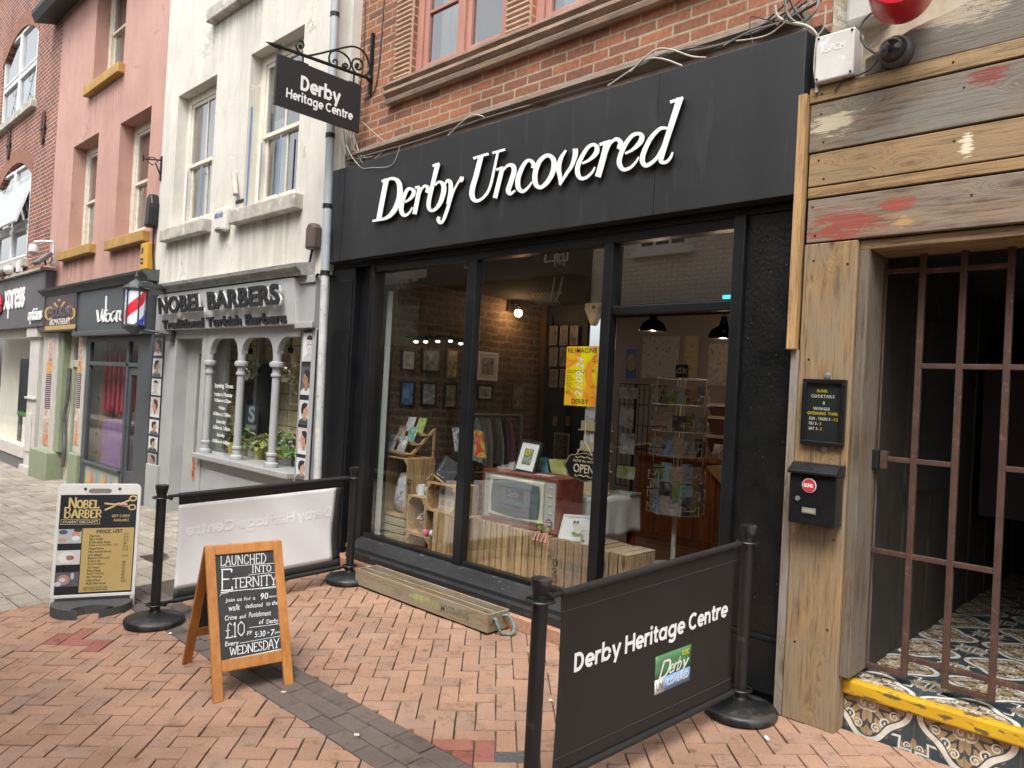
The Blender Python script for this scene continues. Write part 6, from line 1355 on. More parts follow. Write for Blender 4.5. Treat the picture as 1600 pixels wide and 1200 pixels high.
def caps(word,x0,y0,x1,y1,h0,h1,w_=10,z=zB,gap=.22):
    """word from baseline (x0,y0) to (x1,y1); cap height h0 -> h1"""
    ws={'I':.5,'W':1.35,'L':.8,'E':.85,'S':.8,'1':.55,'N':1.1};tot=sum(ws.get(c,1)for c in word)+gap*(len(word)-1);x=0
    for c in word:
        cwid=ws.get(c,1)
        for st in CH[c]:
            if isinstance(st,str):
                k=0 if st=='s0' else 1;sx=k;st=[(sx-.14,0),(sx+.14,0)]
            pts=[]
            for u,v in st:
                f=(x+u*cwid)/tot;h=h0+(h1-h0)*f;pts.append((x0+(x1-x0)*f+v*h*.0,y0+(y1-y0)*f-v*h))
            pp=[]
            for a_,b_ in zip(pts,pts[1:]):pp+=[a_,((a_[0]+b_[0])/2,(a_[1]+b_[1])/2)]
            pp.append(pts[-1]);chalk(pp,w_,z)
        x+=cwid+gap
def small(body,x0,y0,x1,y1,h,z,bold=.004,shear=.08):
    vs,fs=textpoly(body,bold,1.05);X0=min(v[0]for v in vs);X1=max(v[0]for v in vs);cnt[0]+=1;out=[]
    for v in vs:
        f=(v[0]-X0)/(X1-X0);yy=v[1]/.73
        out.append(bpt(z[0]+(x0+(x1-x0)*f+shear*h*yy)/z[2],z[1]+(y0+(y1-y0)*f-yy*h)/z[2],.0004+(v[2]+.5)*.0006))
    mbC.add(out,fs)
mbC=MB()
caps('LAUNCHED',270,365,1040,320,150,160,13);caps('INTO',800,490,1130,465,115,110,13)
caps('E',275,795,465,780,360,350,22);caps('TERNITY',480,750,1225,690,160,175,15,gap=.12)
for pts,w_ in(([(270,395),(700,360),(1195,325)],9),([(740,530),(1000,500),(1210,485)],8),([(270,830),(560,790),(900,760),(1220,720)],14),([(255,890),(290,850),(400,830)],8),([(900,765),(1180,745),(1235,760),(1245,790)],8)):chalk(pts,w_)
for body,a_,z in(('Join us for a',(350,990,860,945,62),zB),('90',(945,945,1075,930,110),zB),('minute',(1090,915,1255,895,40),zB),('walk',(400,1145,600,1120,110),zB),('dedicated',(690,1095,980,1065,75),zB),('to the',(1045,1050,1245,1030,75),zB),
                    ('Crime',(340,215,545,190,85),zC),('and',(590,185,695,165,70),zC),('Punishment',(750,160,1125,120,90),zC),('of',(920,275,1000,262,80),zC),('Derby',(1050,268,1255,240,75),zC),('PP',(720,465,800,455,75),zC),('5:30',(850,500,1030,475,100),zC),('to',(1062,440,1100,430,45),zC),('7',(1120,470,1185,462,110),zC),('pm',(1195,435,1275,425,45),zC),('Every',(345,655,575,625,85),zC)):
    small(body,*a_,z,.012)
caps('£10',350,515,680,465,250,240,15,zC,.1);caps('WEDNESDAY',430,810,1265,670,130,160,15,zC,.12)
for pts,w_ in(([(755,335),(950,310),(1300,265)],9),([(600,600),(900,545),(1315,470)],9),([(295,905),(700,820),(1320,705)],11),([(420,870),(800,800),(1310,690)],7)):chalk(pts,w_,zC)
mbC.build('chalk_writing',mchk,bd)

# ------------------------------------------------ barber price board
GL_,GR_=onG(72,957),onG(208,945);GL_=onG(70,962)
dw=(onG(205,946)-onG(76,958));dw.z=0;dw=dw.normalized();bk=Vector((-dw.y,dw.x,0));
if bk.dot(Vector((CC[0],CC[1],0))-GL_)>0:bk=-bk
O=onG(76,958);Wp=.60
up=(Vector((0,0,1))+bk*.10).normalized();nrm=dw.cross(up)
if nrm.dot(Vector(CC)-O)<0:nrm=-nrm
def solve_uv(px,py):
    dd=Vector(ray(px,py));c=Vector(CC);tt=(O-c).dot(nrm)/dd.dot(nrm);p=c+dd*tt-O;return p.dot(dw),p.dot(up)
uL,vB=solve_uv(76,941);uR,vB2=solve_uv(209,925);uT,vT=solve_uv(92,757);uT2,vT2=solve_uv(223,755)
uL,uR,vB,vT=(uL+uT)/2,(uR+uT2)/2,(vB+vB2)/2,(vT+vT2)/2
q=lambda u,v,o=0:O+dw*u+up*v+nrm*o
t=thing('price_board','white framed pavement board with a gold price list on a grey rubber base','pavement sign',tuple(q((uL+uR)/2,0)))
def slabq(u0,u1,v0,v1,o,th):return[q(u0,v0,o-th),q(u1,v0,o-th),q(u1,v1,o-th),q(u0,v1,o-th)],[q(u0,v0,o),q(u1,v0,o),q(u1,v1,o),q(u0,v1,o)]
wu,hv=uR-uL,vT-vB;fw=.022
m_pf=M('white plastic frame',(.72,.72,.69),(.66,.66,.63),5,.4)
mb=MB();mb.hexa(*slabq(uL,uL+fw,vB,vT-.10*hv,0,.03));mb.hexa(*slabq(uR-fw,uR,vB,vT-.10*hv,0,.03));mb.hexa(*slabq(uL+fw,uR-fw,vB,vB+fw,0,.03))
# rounded header with hand slot
hd=[(uL,vT-.10*hv)]+[(uL+.04-.04*math.cos(k*math.pi/12),vT-.04+.04*math.sin(k*math.pi/12))for k in range(7)]+[(uR-.04+.04*math.sin(k*math.pi/12),vT-.04+.04*math.cos(k*math.pi/12))for k in range(7)]+[(uR,vT-.10*hv)]
n_=len(hd);mb.add([q(u,v,-.03)for u,v in hd]+[q(u,v,0)for u,v in hd],[list(range(n_-1,-1,-1)),list(range(n_,2*n_))]+[(i,(i+1)%n_,(i+1)%n_+n_,i+n_)for i in range(n_)])
mb.build('frame',m_pf,t,bevel=.003)
mb=MB();um=(uL+uR)/2;sl=[(um-.055+.018*math.cos(a),vT-.05+.016*math.sin(a))for a in[math.pi/2+k*math.pi/8 for k in range(9)]]+[(um+.055+.018*math.cos(a),vT-.05+.016*math.sin(a))for a in[-math.pi/2+k*math.pi/8 for k in range(9)]]
n_=len(sl);mb.add([q(u,v,.0012)for u,v in sl]+[q(u,v,-.002)for u,v in sl],[list(range(n_)),list(range(2*n_-1,n_-1,-1))]+[(i,i+n_,(i+1)%n_+n_,(i+1)%n_)for i in range(n_)]);mb.build('hand_slot',plain((.22,.20,.17)),t)
for u in(uL+.17,uR-.14):mb=MB();mb.ball(q(u,vT-.035,.0),.010,10);mb.build('bolt',plain((.03,.03,.03),.3),t)
mb=MB();mb.hexa(*slabq(uL+fw,uR-fw,vB+fw,vT-.10*hv,-.004,.01));ps=mb.build('poster',M('black poster print',(.020,.022,.027),None,4,.3),t)
X_=lambda f:uL+wu*f;Y_=lambda f:vB+hv*f
mb=MB();mb.hexa(*slabq(X_(.325),X_(.945),Y_(.045),Y_(.605),-.0025,.0014));gp_=mb.build('gold_panel',M('gold print',(.50,.37,.15),(.46,.335,.13),4,.35),ps)
m_goldt=plain((.62,.47,.20),.4);m_drk=plain((.07,.055,.03),.5)
def ptxt(body,f0,f1,g0_,g1_,mat,par,bold=.0,o=-.002,sp=1.0,serif=False):
    mb=MB();lettering(mb,body,q(X_(f0),Y_(g0_),o),dw,up,(f1-f0)*wu,(g1_-g0_)*hv,.0012,bold,sp)
    mb.build('lettering',mat,par)
def serif_caps(body,f0,f1,g0_,g1_,mat,par,wst=.010,big=True):
    mbc=MB();ws={'I':.45,'L':.8,'E':.85,'B':.9,'R':.95,'A':1.05};tot=0;items=[]
    for i,c in enumerate(body):
        k=1.35 if(i==0 and big)else 1.0;items.append((c,ws.get(c,1)*k,k));tot+=ws.get(c,1)*k
    gap=.16;tot+=gap*(len(body)-1);x=0;Hh=(g1_-g0_)*hv/(1.3 if big else 1)
    for i,(c,wd_,k)in enumerate(items):
        CB=dict(CH);CB['B']=[[(.12,0),(.12,1)],[(0,1),(.6,1),(.85,.8),(.6,.53),(.12,.53)],[(.6,.53),(.95,.28),(.6,0),(0,0)]];CB['P']=CH['R'][:2]+[[(0,0),(.3,0)]]
        for j,st in enumerate(CB[c]):
            if isinstance(st,str):sx=0 if st=='s0' else 1;st=[(sx-.14,0),(sx+.14,0)]
            pts=[(X_(f0)+(f1-f0)*wu*(x+a*wd_)/tot,Y_(g0_)+b*Hh*k,wst*(1.0 if j==0 else .7))for a,b in st];pp=[]
            for a_,b_ in zip(pts,pts[1:]):pp+=[a_,tuple((m_+n__)/2 for m_,n__ in zip(a_,b_))]
            pp.append(pts[-1]);cnt[0]+=1;oo=.0002*(cnt[0]%6);pen(mbc,pp,lambda u,v,d_:q(u,v,-.0018+oo-d_),.0012,3)
        x+=wd_+gap
    mbc.build('lettering',mat,par)
serif_caps('NOBEL',.14,.50,.785,.872,m_goldt,ps,.012);serif_caps('BARBER',.095,.53,.70,.787,m_goldt,ps,.012)
ptxt('STUDENT DISCOUNT!',.085,.495,.652,.675,plain((.6,.58,.5)),ps,.01)
mb=MB();
for(a,b,c_,d_)in((.06,.52,.64,.644),(.06,.52,.683,.687),(.06,.065,.644,.683),(.515,.52,.644,.683)):mb.hexa(*slabq(X_(a),X_(b),Y_(c_),Y_(d_),-.0022,.001))
mb.build('border',m_goldt,ps)
ptxt('GIFT CARDS',.66,.88,.70,.723,m_goldt,ps,.01);ptxt('AVAILABLE',.68,.87,.662,.685,m_goldt,ps,.01);serif_caps('PRICE LIST'.replace(' ','I')[:5],.49,.66,.562,.588,m_drk,gp_,.006,False);serif_caps('LIST',.69,.80,.564,.59,m_drk,gp_,.006,False)
lines=[('Haircut','£17'),('Skin Fade','£15'),('Kids skin fade','£10'),('Kids cut (under 12)','£9'),('Head Shave','£12'),('Hot towel shave','£12'),('and steam',''),('Beard trim and','£10'),('shape up',''),('O.A.P (65+)','£8'),('All Over','£9'),('Face Mask','£7'),('Nose Waxing','£3'),('Ear Waxing','£5'),('Hair Wash','£5'),('Full Service:','£32')]
for k,(a,b)in enumerate(lines):
    g=.528-k*.0278;ptxt(a,.41,.41+.018*len(a),g,g+.019,m_drk,gp_,.0)
    if b:ptxt(b,.82,.82+.02*len(b),g+.012,g+.029,m_drk,gp_,.0)
for k in range(3):ptxt('Haircut, hot towel shave, ear waxing',.38,.66,.085-k*.013,.093-k*.013,m_drk,gp_)
# scissors emblem
mb=MB()
def sc(pts,w_):
    cnt[0]+=1;oo=.0002*(cnt[0]%6);pen(mb,[(X_(a),Y_(b),w_)for a,b in pts],lambda u,v,d_:q(u,v,-.0018+oo-d_),.0012,4)
sc([(.57,.765),(.68,.80),(.80,.832),(.86,.852)],.012);sc([(.56,.825),(.68,.815),(.80,.80),(.86,.795)],.012)
for cx_,cy_ in((.905,.868),(.90,.788)):
    pen(mb,[(X_(cx_+.04*math.cos(k*math.pi/5)),Y_(cy_+.022*math.sin(k*math.pi/5)),.009)for k in range(10)],lambda u,v,d_:q(u,v,-.0012-d_),.0012,3,True)
sc([(.93,.88),(.95,.888)],.010);mb.build('scissors_print',m_goldt,ps)
mb=MB()
for k in range(5):mb.ball(q(X_(.70+.03*k),Y_(.81+.006*(k%2)),-.003),.012,8,(1,1,1))
mb.build('flower_print',M('pink flower print',(.6,.36,.3),(.5,.3,.25),30,.5),ps)
for k,g in enumerate((.475,.29,.10)):
    mb=MB();mb.hexa(*slabq(X_(.035),X_(.315),Y_(g),Y_(g+.125),-.0022,.0012));pp=mb.build('photo',plain(((.45,.47,.5),(.62,.60,.58),(.10,.11,.13))[k],.35),ps)
    def bl(cx_,cy_,rx,ry,cc,nm,oo):
        mb=MB();pts=[q(X_(cx_+rx*math.cos(a)),Y_(g+cy_+ry*math.sin(a)),-.0022+oo)for a in[i*math.pi/8 for i in range(16)]];mb.add(pts,[list(range(16))]);mb.build(nm,plain(cc,.4),pp)
    if k==0:bl(.255,.08,.05,.04,(.52,.30,.22),'printed_face',.0004);bl(.25,.045,.045,.022,(.75,.75,.76),'printed_foam',.0008);bl(.27,.115,.05,.016,(.05,.04,.04),'printed_hair',.0006);bl(.10,.03,.05,.02,(.55,.33,.26),'printed_hand',.0005);bl(.10,.10,.05,.02,(.08,.09,.1),'printed_cloth',.0005)
    if k==1:bl(.16,.065,.10,.05,(.74,.73,.72),'printed_towel',.0004);bl(.2,.06,.05,.022,(.33,.17,.12),'printed_face',.0008)
    if k==2:bl(.14,.06,.075,.045,(.42,.24,.22),'printed_face',.0004);bl(.13,.06,.035,.018,(.65,.58,.58),'printed_foam',.0008);bl(.08,.025,.04,.02,(.6,.6,.62),'printed_towel',.0006);bl(.24,.09,.02,.03,(.5,.52,.55),'printed_razor',.0006)
# feet and rubber base
mb=MB();zf=gz(O.x,O.y)
for u in(uL+.015,uR-.015):a=q(u,vB+.02,-.015);mb.tube([a,Vector((a.x,a.y,zf+.01))+bk*0],.017,10)
mb.build('leg',m_pf,t,smooth=True)
mb=MB();cen=q(um,0,0);bp=[]
for k in range(25):
    a=math.pi*k/24;bp.append((um+(wu*.47)*math.cos(a),-.04+.0))
outl=[]
for k in range(13):a=math.pi-math.pi*k/12*.42;outl.append((um+wu*.48*math.cos(a)*1.0,.02+.22*math.sin(a)))
for k in range(9):a=math.pi-math.pi*k/8;outl.append((um+wu*.04+.13*math.cos(a),.20-.09*math.sin(a)))
for k in range(13):a=math.pi*.42-math.pi*k/12*.42;outl.append((um+wu*.48*math.cos(a),.02+.22*math.sin(a)))
outl+=[(um+wu*.48,-.16),(um-wu*.48,-.16)]
wpt=lambda u,f,z:Vector((O.x,O.y,0))+dw*u-bk*f+Vector((0,0,zf+z))
n_=len(outl);mb.add([wpt(u,f,.003)for u,f in outl]+[wpt(u,f,.07)for u,f in outl],[list(range(n_)),list(range(n_,2*n_))[::-1]]+[(i,i+n_,(i+1)%n_+n_,(i+1)%n_)for i in range(n_)])
mb.build('rubber_base',M('recycled rubber',(.085,.087,.09),(.055,.056,.058),30,.8,bmp=.3),t,bevel=.006)

# ------------------------------------------------ planter trough
a=onG(571,911);b=onG(783,986);x0,x1=a.x,b.x;y0=(a.y+b.y)/2;y1=y0+.115*1;z0=gz(0,y0)+.01;z1=z0+.125
y1=min(y0+.17,-.085);y0=y1-.205
t=thing('planter_trough','long low pine planter trough of soil along the shop plinth','planter',((x0+x1)/2,(y0+y1)/2,z0))
m_pl=wood('weathered pine trough',(.34,.245,.14),(.21,.155,.09),'x',.75,weather=(.27,.23,.165),patches=(((.05,-.095,.07),(.24,.05,.045),(.40,.42,.18)),))
mb=MB();th=.014
mb.box(x0,x1,y0,y0+th,z0,z1);mb.box(x0,x1,y1-th,y1,z0,z1);mb.box(x0,x0+th,y0+th,y1-th,z0,z1-.002);mb.box(x1-th,x1,y0+th,y1-th,z0,z1-.002);mb.box(x0+th,x1-th,y0+.095,y0+.107,z0+.03,z1-.006);mb.box(x0+th,x1-th,y0+th,y1-th,z0+.001,z0+.015)
mb.build('box',m_pl,t,bevel=.003)
mb=MB();nx,nyy=90,8
for i in range(nx+1):
    for j in range(nyy+1):
        mb.v.append((x0+th+.002+(x1-x0-2*th-.004)*i/nx,y0+th+.001+(y1-y0-2*th-.002)*j/nyy,z0+.06+random.uniform(-.014,.016)))
for i in range(nx):
    for j in range(nyy):mb.f.append((i*(nyy+1)+j,(i+1)*(nyy+1)+j,(i+1)*(nyy+1)+j+1,i*(nyy+1)+j+1))
mb.build('soil',M('dry soil',(.06,.037,.025),(.03,.02,.014),30,.95,bmp=.5),t)
def planttext(body,pa,pb,h,cc):
    A_2,B_2=onY(*pa,y0),onY(*pb,y0);mb=MB();lettering(mb,body,(A_2.x,y0-.0006,z0+.035),(1,0,0),(0,0,1),B_2.x-A_2.x,h,.001,.012);mb.build('lettering',M('stencil '+body,cc,tuple(x*.8 for x in cc),30,.8),t)
planttext('NATURE',(643,940),(686,950),.05,(.30,.33,.10));planttext('MYTHING',(689,950),(733,966),.055,(.17,.15,.09))
m_rope=M('turquoise rope',(.05,.13,.13),(.27,.29,.26),90,.8,bmp=.4,c3=(.45,.18,.2),scale3=40,thr3=.68)
mb=MB();mb.tube(catmull([(x1+.004,y0+.05,z0+.085),(x1+.03,y0+.045,z0+.09),(x1+.05,y0+.05,z0+.05),(x1+.06,y0+.07,z0+.01),(x1+.09,y0+.10,z0+.0),(x1+.12,y0+.12,z0+.01),(x1+.10,y0+.15,z0+.05),(x1+.05,y0+.15,z0+.10),(x1+.004,y0+.14,z0+.095)],7),.011,8);mb.build('rope_handle',m_rope,t,smooth=True)

# bits of litter on the paving
for k,(px,py,lab,col_)in enumerate(((266,991,'white scrap of paper on the dark paving band by the A-board',(.7,.69,.66)),(443,1083,'cream scrap of paper on the dark paving band under the A-board',(.66,.6,.45)),(1198,1155,'long white paper scrap on the brick paving by the timber post',(.7,.67,.62)),(557,1150,'white chip on the dark paving band in the foreground',(.72,.7,.66)),(822,953,'yellow dead leaf on the bricks at the end of the planter',(.5,.36,.13)),(860,1096,'pale round spot of litter beside the nearest barrier post',(.66,.55,.45)))):
    g=onG(px,py);z=gz(g.x,g.y)+.004;o=thing('litter',lab,'litter',(g.x,g.y,z))if 0 else None
    mb=MB();s=.011 if k!=4 else .024;l_=s*(2.4 if k in(2,4)else 1.3);an=k*1.1;c_,s_=math.cos(an),math.sin(an)
    pts=[(-l_,-s*.4),(-l_*.3,-s),(l_*.6,-s*.7),(l_,s*.2),(l_*.3,s),(-l_*.7,s*.7)]
    pts=[(g.x+c_*u-s_*v,g.y+s_*u+c_*v)for u,v in pts];n_=6
    mb.add([(p[0],p[1],z)for p in pts]+[(p[0],p[1],z+.002+.004*(i%2))for i,p in enumerate(pts)],[list(range(n_)),list(range(n_,2*n_))[::-1]]+[(i,i+n_,(i+1)%n_+n_,(i+1)%n_)for i in range(n_)])
    tag(mb.build('litter',plain(col_,.8),None,(g.x,g.y,z)),lab,'litter')
# ================================================================ WINDOW DISPLAY
m_cr=wood('new pine crate',(.56,.36,.17),(.42,.25,.11),'x',.65,var=.18,bmp=.15)
m_crv=wood('new pine slats',(.54,.36,.17),(.38,.24,.11),'z',.65,var=.25,bmp=.15)
m_cro=wood('aged crate slats',(.33,.22,.11),(.20,.13,.07),'z',.75,var=.3,weather=(.27,.21,.14))
m_crg=wood('greenish old crate',(.40,.33,.17),(.27,.22,.12),'x',.75,var=.25,weather=(.36,.32,.2))
def crate(label,x0,x1,y0,y1,z0,z1,kind,mat,n=4,mat2=None,gap=.012):
    t=thing('crate',label,'crate',((x0+x1)/2,(y0+y1)/2,z0),'wooden display crates');th=.012
    mb=MB()
    if kind=='open':          # open towards the street
        mb.box(x0,x1,y0,y1,z0,z0+th);mb.box(x0,x1,y0,y1,z1-th,z1);mb.box(x0,x0+th,y0,y1,z0+th,z1-th)
        k=4
        for i in range(k):a=y0+(y1-y0)*i/k;mb.box(x1-th,x1,a+(.006 if i else 0),a+(y1-y0)/k,z0+th,z1-th)
        for i in range(n):a=x0+th+(x1-x0-2*th)*i/n;mb.box(a+.003,a+(x1-x0-2*th)/n-.003,y1-th,y1,z0+th,z1-th)
        mb.build('boards',mat,t,bevel=.002)
        mb=MB();s=.05
        for(cx,cz,dx,dz)in((x0+th,z0+th,s,s),(x1-th,z0+th,-s,s),(x0+th,z1-th,s,-s),(x1-th,z1-th,-s,-s)):mb.prism([(cx,cz),(cx+dx,cz),(cx,cz+dz)],y0-.001,y0+.014)
        mb.build('corner_block',mat2 or mat,t)
    else:
        if kind=='v':
            for i in range(n):a=x0+(x1-x0)*i/n;b=x0+(x1-x0)*(i+1)/n-gap;j=random.uniform(-.004,.004);mb.box(a,b,y0+random.uniform(0,.003),y0+th,z0,z1+j);mb.box(a,b,y0+th,y1,z1-th+j,z1+j-.001)
            for i in range(3):a=y0+th+(y1-y0-th)*i/3;mb.box(x1-th-.01,x1-.01,a+.006,a+(y1-y0-th)/3-.006,z0,z1-th-.006)
        else:
            for i in range(n):a=z0+(z1-z0)*i/n;b=z0+(z1-z0)*(i+1)/n-gap;mb.box(x0,x1,y0+random.uniform(0,.003),y0+th,a,b);mb.box(x1-th,x1,y0+th,y1,a,b)
            mb.box(x0,x1,y0+th,y1,z1-th-.012,z1-.012)
        mb.build('slats',mat,t,bevel=.002)
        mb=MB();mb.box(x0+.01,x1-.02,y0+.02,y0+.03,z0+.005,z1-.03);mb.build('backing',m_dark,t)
    return t
Yc=.45;FZ=.13
cd2=onX(680,720,.84).y
crate('old green tinged crate with level slats, lowest at the left end of the window',.40,.855,.43,.80,FZ,.40,'h',m_crg,4)
t2=crate('tall open crate holding a cushion under the leaflet stand',.42,.84,Yc,min(cd2,1.1),.402,.945,'open',m_crv,4,m_cr)
mb=MB();lettering(mb,'LAND',(.8408,Yc+.05,.60),(0,0,1),(0,-1,0),.16,.045,.001,.02);mb.build('stencil',plain((.12,.07,.04)),t2)
crate('small open crate with a potted flower, two mugs on top',.865,1.115,Yc,.74,.296,.625,'open',m_cr,4)
crate('small open crate at the foot of the stack under the potted flower crate',.865,1.19,Yc,.74,FZ,.293,'open',m_cr,4)
crate('open crate with a framed print inside, chalkboard on top',1.12,1.50,Yc,.72,.525,.775,'open',m_cr,3)
crate('crate of pale upright slats under the framed print crate',1.24,1.585,Yc-.01,.72,FZ,.522,'v',m_crv,5,None,.008)
crate('crate of upright slats under the left half of the television',1.74,2.145,Yc,.80,FZ,.55,'v',m_crv,6)
crate('pale crate of upright slats under the right half of the television',2.155,2.56,Yc,.80,FZ,.545,'v',m_crv,6)
t3=crate('aged brown crate of upright slats under the sheep picture and mug',2.57,3.27,Yc-.005,.80,FZ,.535,'v',m_cro,9)
mb=MB();lettering(mb,'ENG',(2.66,Yc-.0065,.22),(0,0,1),(-1,0,0),.17,.05,.001,.015);mb.build('stencil',plain((.08,.05,.03)),t3)
# grey and white cushion in the tall crate
t=thing('cushion','grey and white patterned cushion propped in the tall open crate','cushion',(.66,.60,.415))
mb=MB(Matrix.Translation((.67,.58,.60))@Matrix.Rotation(.18,4,'Y'));vs=[]
N=14
for s in(-1,1):
    for i in range(N+1):
        for j in range(N+1):u,v=i/N*2-1,j/N*2-1;vs.append((u*.13*(1-.08*v*v),s*.07*max(0,(1-u**4))*max(0,(1-v**4))-.0,v*.19*(1-.06*u*u)))
fs=[]
for s in(0,1):
    for i in range(N):
        for j in range(N):a=s*(N+1)**2+i*(N+1)+j;fs.append((a,a+N+1,a+N+2,a+1))
mb.add(vs,fs);mb.build('cover',picture('marbled cloth',[(.12,.11,.13),(.45,.43,.45),(.62,.61,.62),(.25,.24,.27)],16,.4),t,smooth='all')
# stepped leaflet stand
lx0,lx1=.45,.80;ly0=.47;lz=.946
t=thing('leaflet_stand','stepped pine leaflet stand on top of the tall crate','leaflet stand',(.62,.6,lz))
mb=MB()
for x in(lx0,lx1-.014):mb.hexa([(x,ly0,lz),(x+.014,ly0,lz),(x+.014,ly0+.045,lz),(x,ly0+.045,lz)],[(x,ly0+.30,lz+.27),(x+.014,ly0+.30,lz+.27),(x+.014,ly0+.34,lz+.27),(x,ly0+.34,lz+.27)]);mb.box(x,x+.014,ly0+.30,ly0+.325,lz,lz+.25)
for k in range(3):y=ly0+.02+k*.10;z=lz+.03+k*.085;mb.box(lx0-.01,lx1+.01,y-.035,y+.04,z,z+.012);mb.box(lx0-.01,lx1+.01,y-.04,y-.033,z,z+.03)
mb.build('steps',m_cr,t,bevel=.002)
cols=[[(.06,.07,.08),(.25,.27,.28),(.5,.5,.48)],[(.55,.52,.46),(.30,.16,.12),(.7,.68,.64)],[(.72,.73,.72),(.55,.6,.6),(.75,.76,.75)],[(.6,.62,.62),(.25,.22,.25),(.72,.72,.7)],[(.55,.6,.55),(.1,.3,.2),(.7,.7,.68)],[(.2,.3,.1),(.4,.5,.15),(.6,.6,.4)]]
k=0
for row in range(3):
    for c in range(2):
        y=ly0+.02+row*.10;z=lz+.043+row*.085;xa=lx0+.03+c*.16;lab=('grey photo leaflet, left on the lowest step of the pine leaflet stand','pale printed leaflet, right on the lowest step of the pine leaflet stand','red and white leaflet, left on the middle step of the pine leaflet stand','green and white leaflet, right on the middle step of the pine leaflet stand','plain white leaflet, left on the top step of the pine leaflet stand','green leaflet, right on the top step of the pine leaflet stand')[k]
        mb=MB();h=.15;mb.hexa([(xa,y-.028,z),(xa+.115,y-.028,z),(xa+.115,y+.03,z+h),(xa,y+.03,z+h)],[(xa,y-.025,z),(xa+.115,y-.025,z),(xa+.115,y+.033,z+h),(xa,y+.033,z+h)])
        tag(mb.build('leaflet',picture('leaflet print',cols[(0,3,1,4,2,5)[k]],14,k),None,(xa,y,z)),lab,'leaflet','leaflets on the pine stand');k+=1
def mug(label,x,y,z,r,h,mat,band=None,handle=1):
    t=thing('mug',label,'mug',(x,y,z));mb=MB();mb.lathe([(r*.85,0),(r,.006),(r,h),(r*.9,h),(r*.88,.012),(.004,.012)],(x,y,z),24);b=mb.build('cup',mat,t,smooth=True)
    mb=MB();mb.tube(catmull([(x+handle*r*.95,y,z+h*.8),(x+handle*r*1.5,y,z+h*.82),(x+handle*r*1.75,y,z+h*.5),(x+handle*r*1.5,y,z+h*.2),(x+handle*r*.95,y,z+h*.2)],5),r*.15,8);mb.build('handle',mat,t,smooth=True)
    if band:mb=MB();mb.lathe([(r*1.012,h*.18),(r*1.012,h*.8)],(x,y,z),24);mb.build('print',band,t,smooth=True)
    return t
m_cer=M('white glazed china',(.78,.78,.77),(.72,.72,.71),5,.2)
mug('plain white mug on the small potted flower crate',.97,.52,.626,.038,.10,m_cer,None,-1)
mug('white mug with green print on the small potted flower crate',1.06,.52,.626,.034,.09,m_cer,picture('mug print',[(.05,.1,.15),(.1,.3,.15),(.7,.72,.7)],30))
mug('wide mug with a grey landscape print beside the small chalkboard',1.16,.60,.776,.055,.095,m_cer,picture('landscape print',[(.3,.3,.3),(.55,.53,.5),(.7,.68,.66)],18,.5))
# chalkboard on small easel
t=thing('easel_chalkboard','small tilted chalkboard on a pine easel on top of the framed print crate','chalkboard',(1.33,.55,.776))
q0=[onY(677,742,.50),onY(704,757,.52),onY(722,728,.60),onY(696,711,.60)]
mb=MB();mb.slab([Vector(p)for p in q0],.012);bdm=mb.build('slate',m_chalk,t)
c_=(q0[0]+q0[1]+q0[2]+q0[3])/4;xd=(q0[1]-q0[0]).normalized();ud=(q0[3]-q0[0]).normalized();nn=xd.cross(ud)
mb=MB()
for k,wd in enumerate(('SHOP','DERBY','MUGS','FOR','GIFTS')):lettering(mb,wd,q0[0]+xd*.03+ud*((q0[3]-q0[0]).length*(.78-k*.17))+nn*.001,xd,ud-xd*ud.dot(xd),.09-.012*(k%2),.022,.001,.02)
mb.build('chalk_writing',mchk,bdm)
mb=MB();mb.tube([q0[0]+Vector((0,-.01,.01)),q0[0]+Vector((-.05,-.03,-.045))],.008,6);mb.tube([q0[0]+Vector((.02,-.01,.0)),q0[1]+Vector((.03,-.02,-.03))],.008,6);mb.tube([q0[2]+Vector((0,.02,-.02)),q0[2]+Vector((.0,.12,-.16))],.008,6);mb.build('easel',m_cr,t)
# framed print with six rounds
t=thing('framed_print','small white print of six round pictures standing inside an open crate','print',(1.30,.55,.538))
xa,xb,za,zb_=1.20,1.47,.54,.755
mb=MB();mb.box(xa,xb,.53,.545,za,zb_);mb.build('card',plain((.66,.64,.56),.5),t)
for k in range(6):
    cx_,cz=xa+.05+(k%3)*.085,za+(.155 if k<3 else .06);q=MB(Matrix.Translation((cx_,.53,cz))@Matrix.Rotation(math.radians(90),4,'X'));q.lathe([(.026,0),(.026,.0015)],(0,0,0),18);q.build('round_picture',plain(((.2,.2,.21),(.5,.47,.33),(.52,.48,.3),(.45,.33,.3),(.5,.42,.3),(.5,.5,.12))[k]),t)
    mb=MB();mb.box(cx_-.03,cx_+.03,.5285,.53,cz-.045,cz-.04);mb.build('caption',plain((.4,.38,.34)),t)
# potted flower, eggs
t=thing('potted_flower','little gold pot of white and brown dried flowers in the small crate','plant',(.985,.55,.31))
mb=MB();mb.lathe([(.045,0),(.052,.01),(.055,.085),(.05,.09),(.01,.088)],(.985,.55,.309),20);mb.build('pot',M('gold foil pot',(.42,.30,.14),(.3,.2,.09),30,.35,.5),t,smooth=True)
for nm,cc,n in(('flower',(.62,.55,.55),40),('flower',(.25,.12,.12),26)):
    mb=MB()
    for k in range(n):
        a,e=random.uniform(0,6.28),random.uniform(.2,1.5);r=random.uniform(.04,.07);p=Vector((.985+r*math.cos(a)*math.cos(e),.55+r*math.sin(a)*math.cos(e),.41+r*math.sin(e)));d1=Vector((random.gauss(0,1),random.gauss(0,1),random.gauss(0,1))).normalized();d2=d1.orthogonal().normalized();s=.011;mb.quad(p-d1*s,p+d2*s,p+d1*s,p-d2*s)
    mb.build(nm,plain(cc,.7),t)
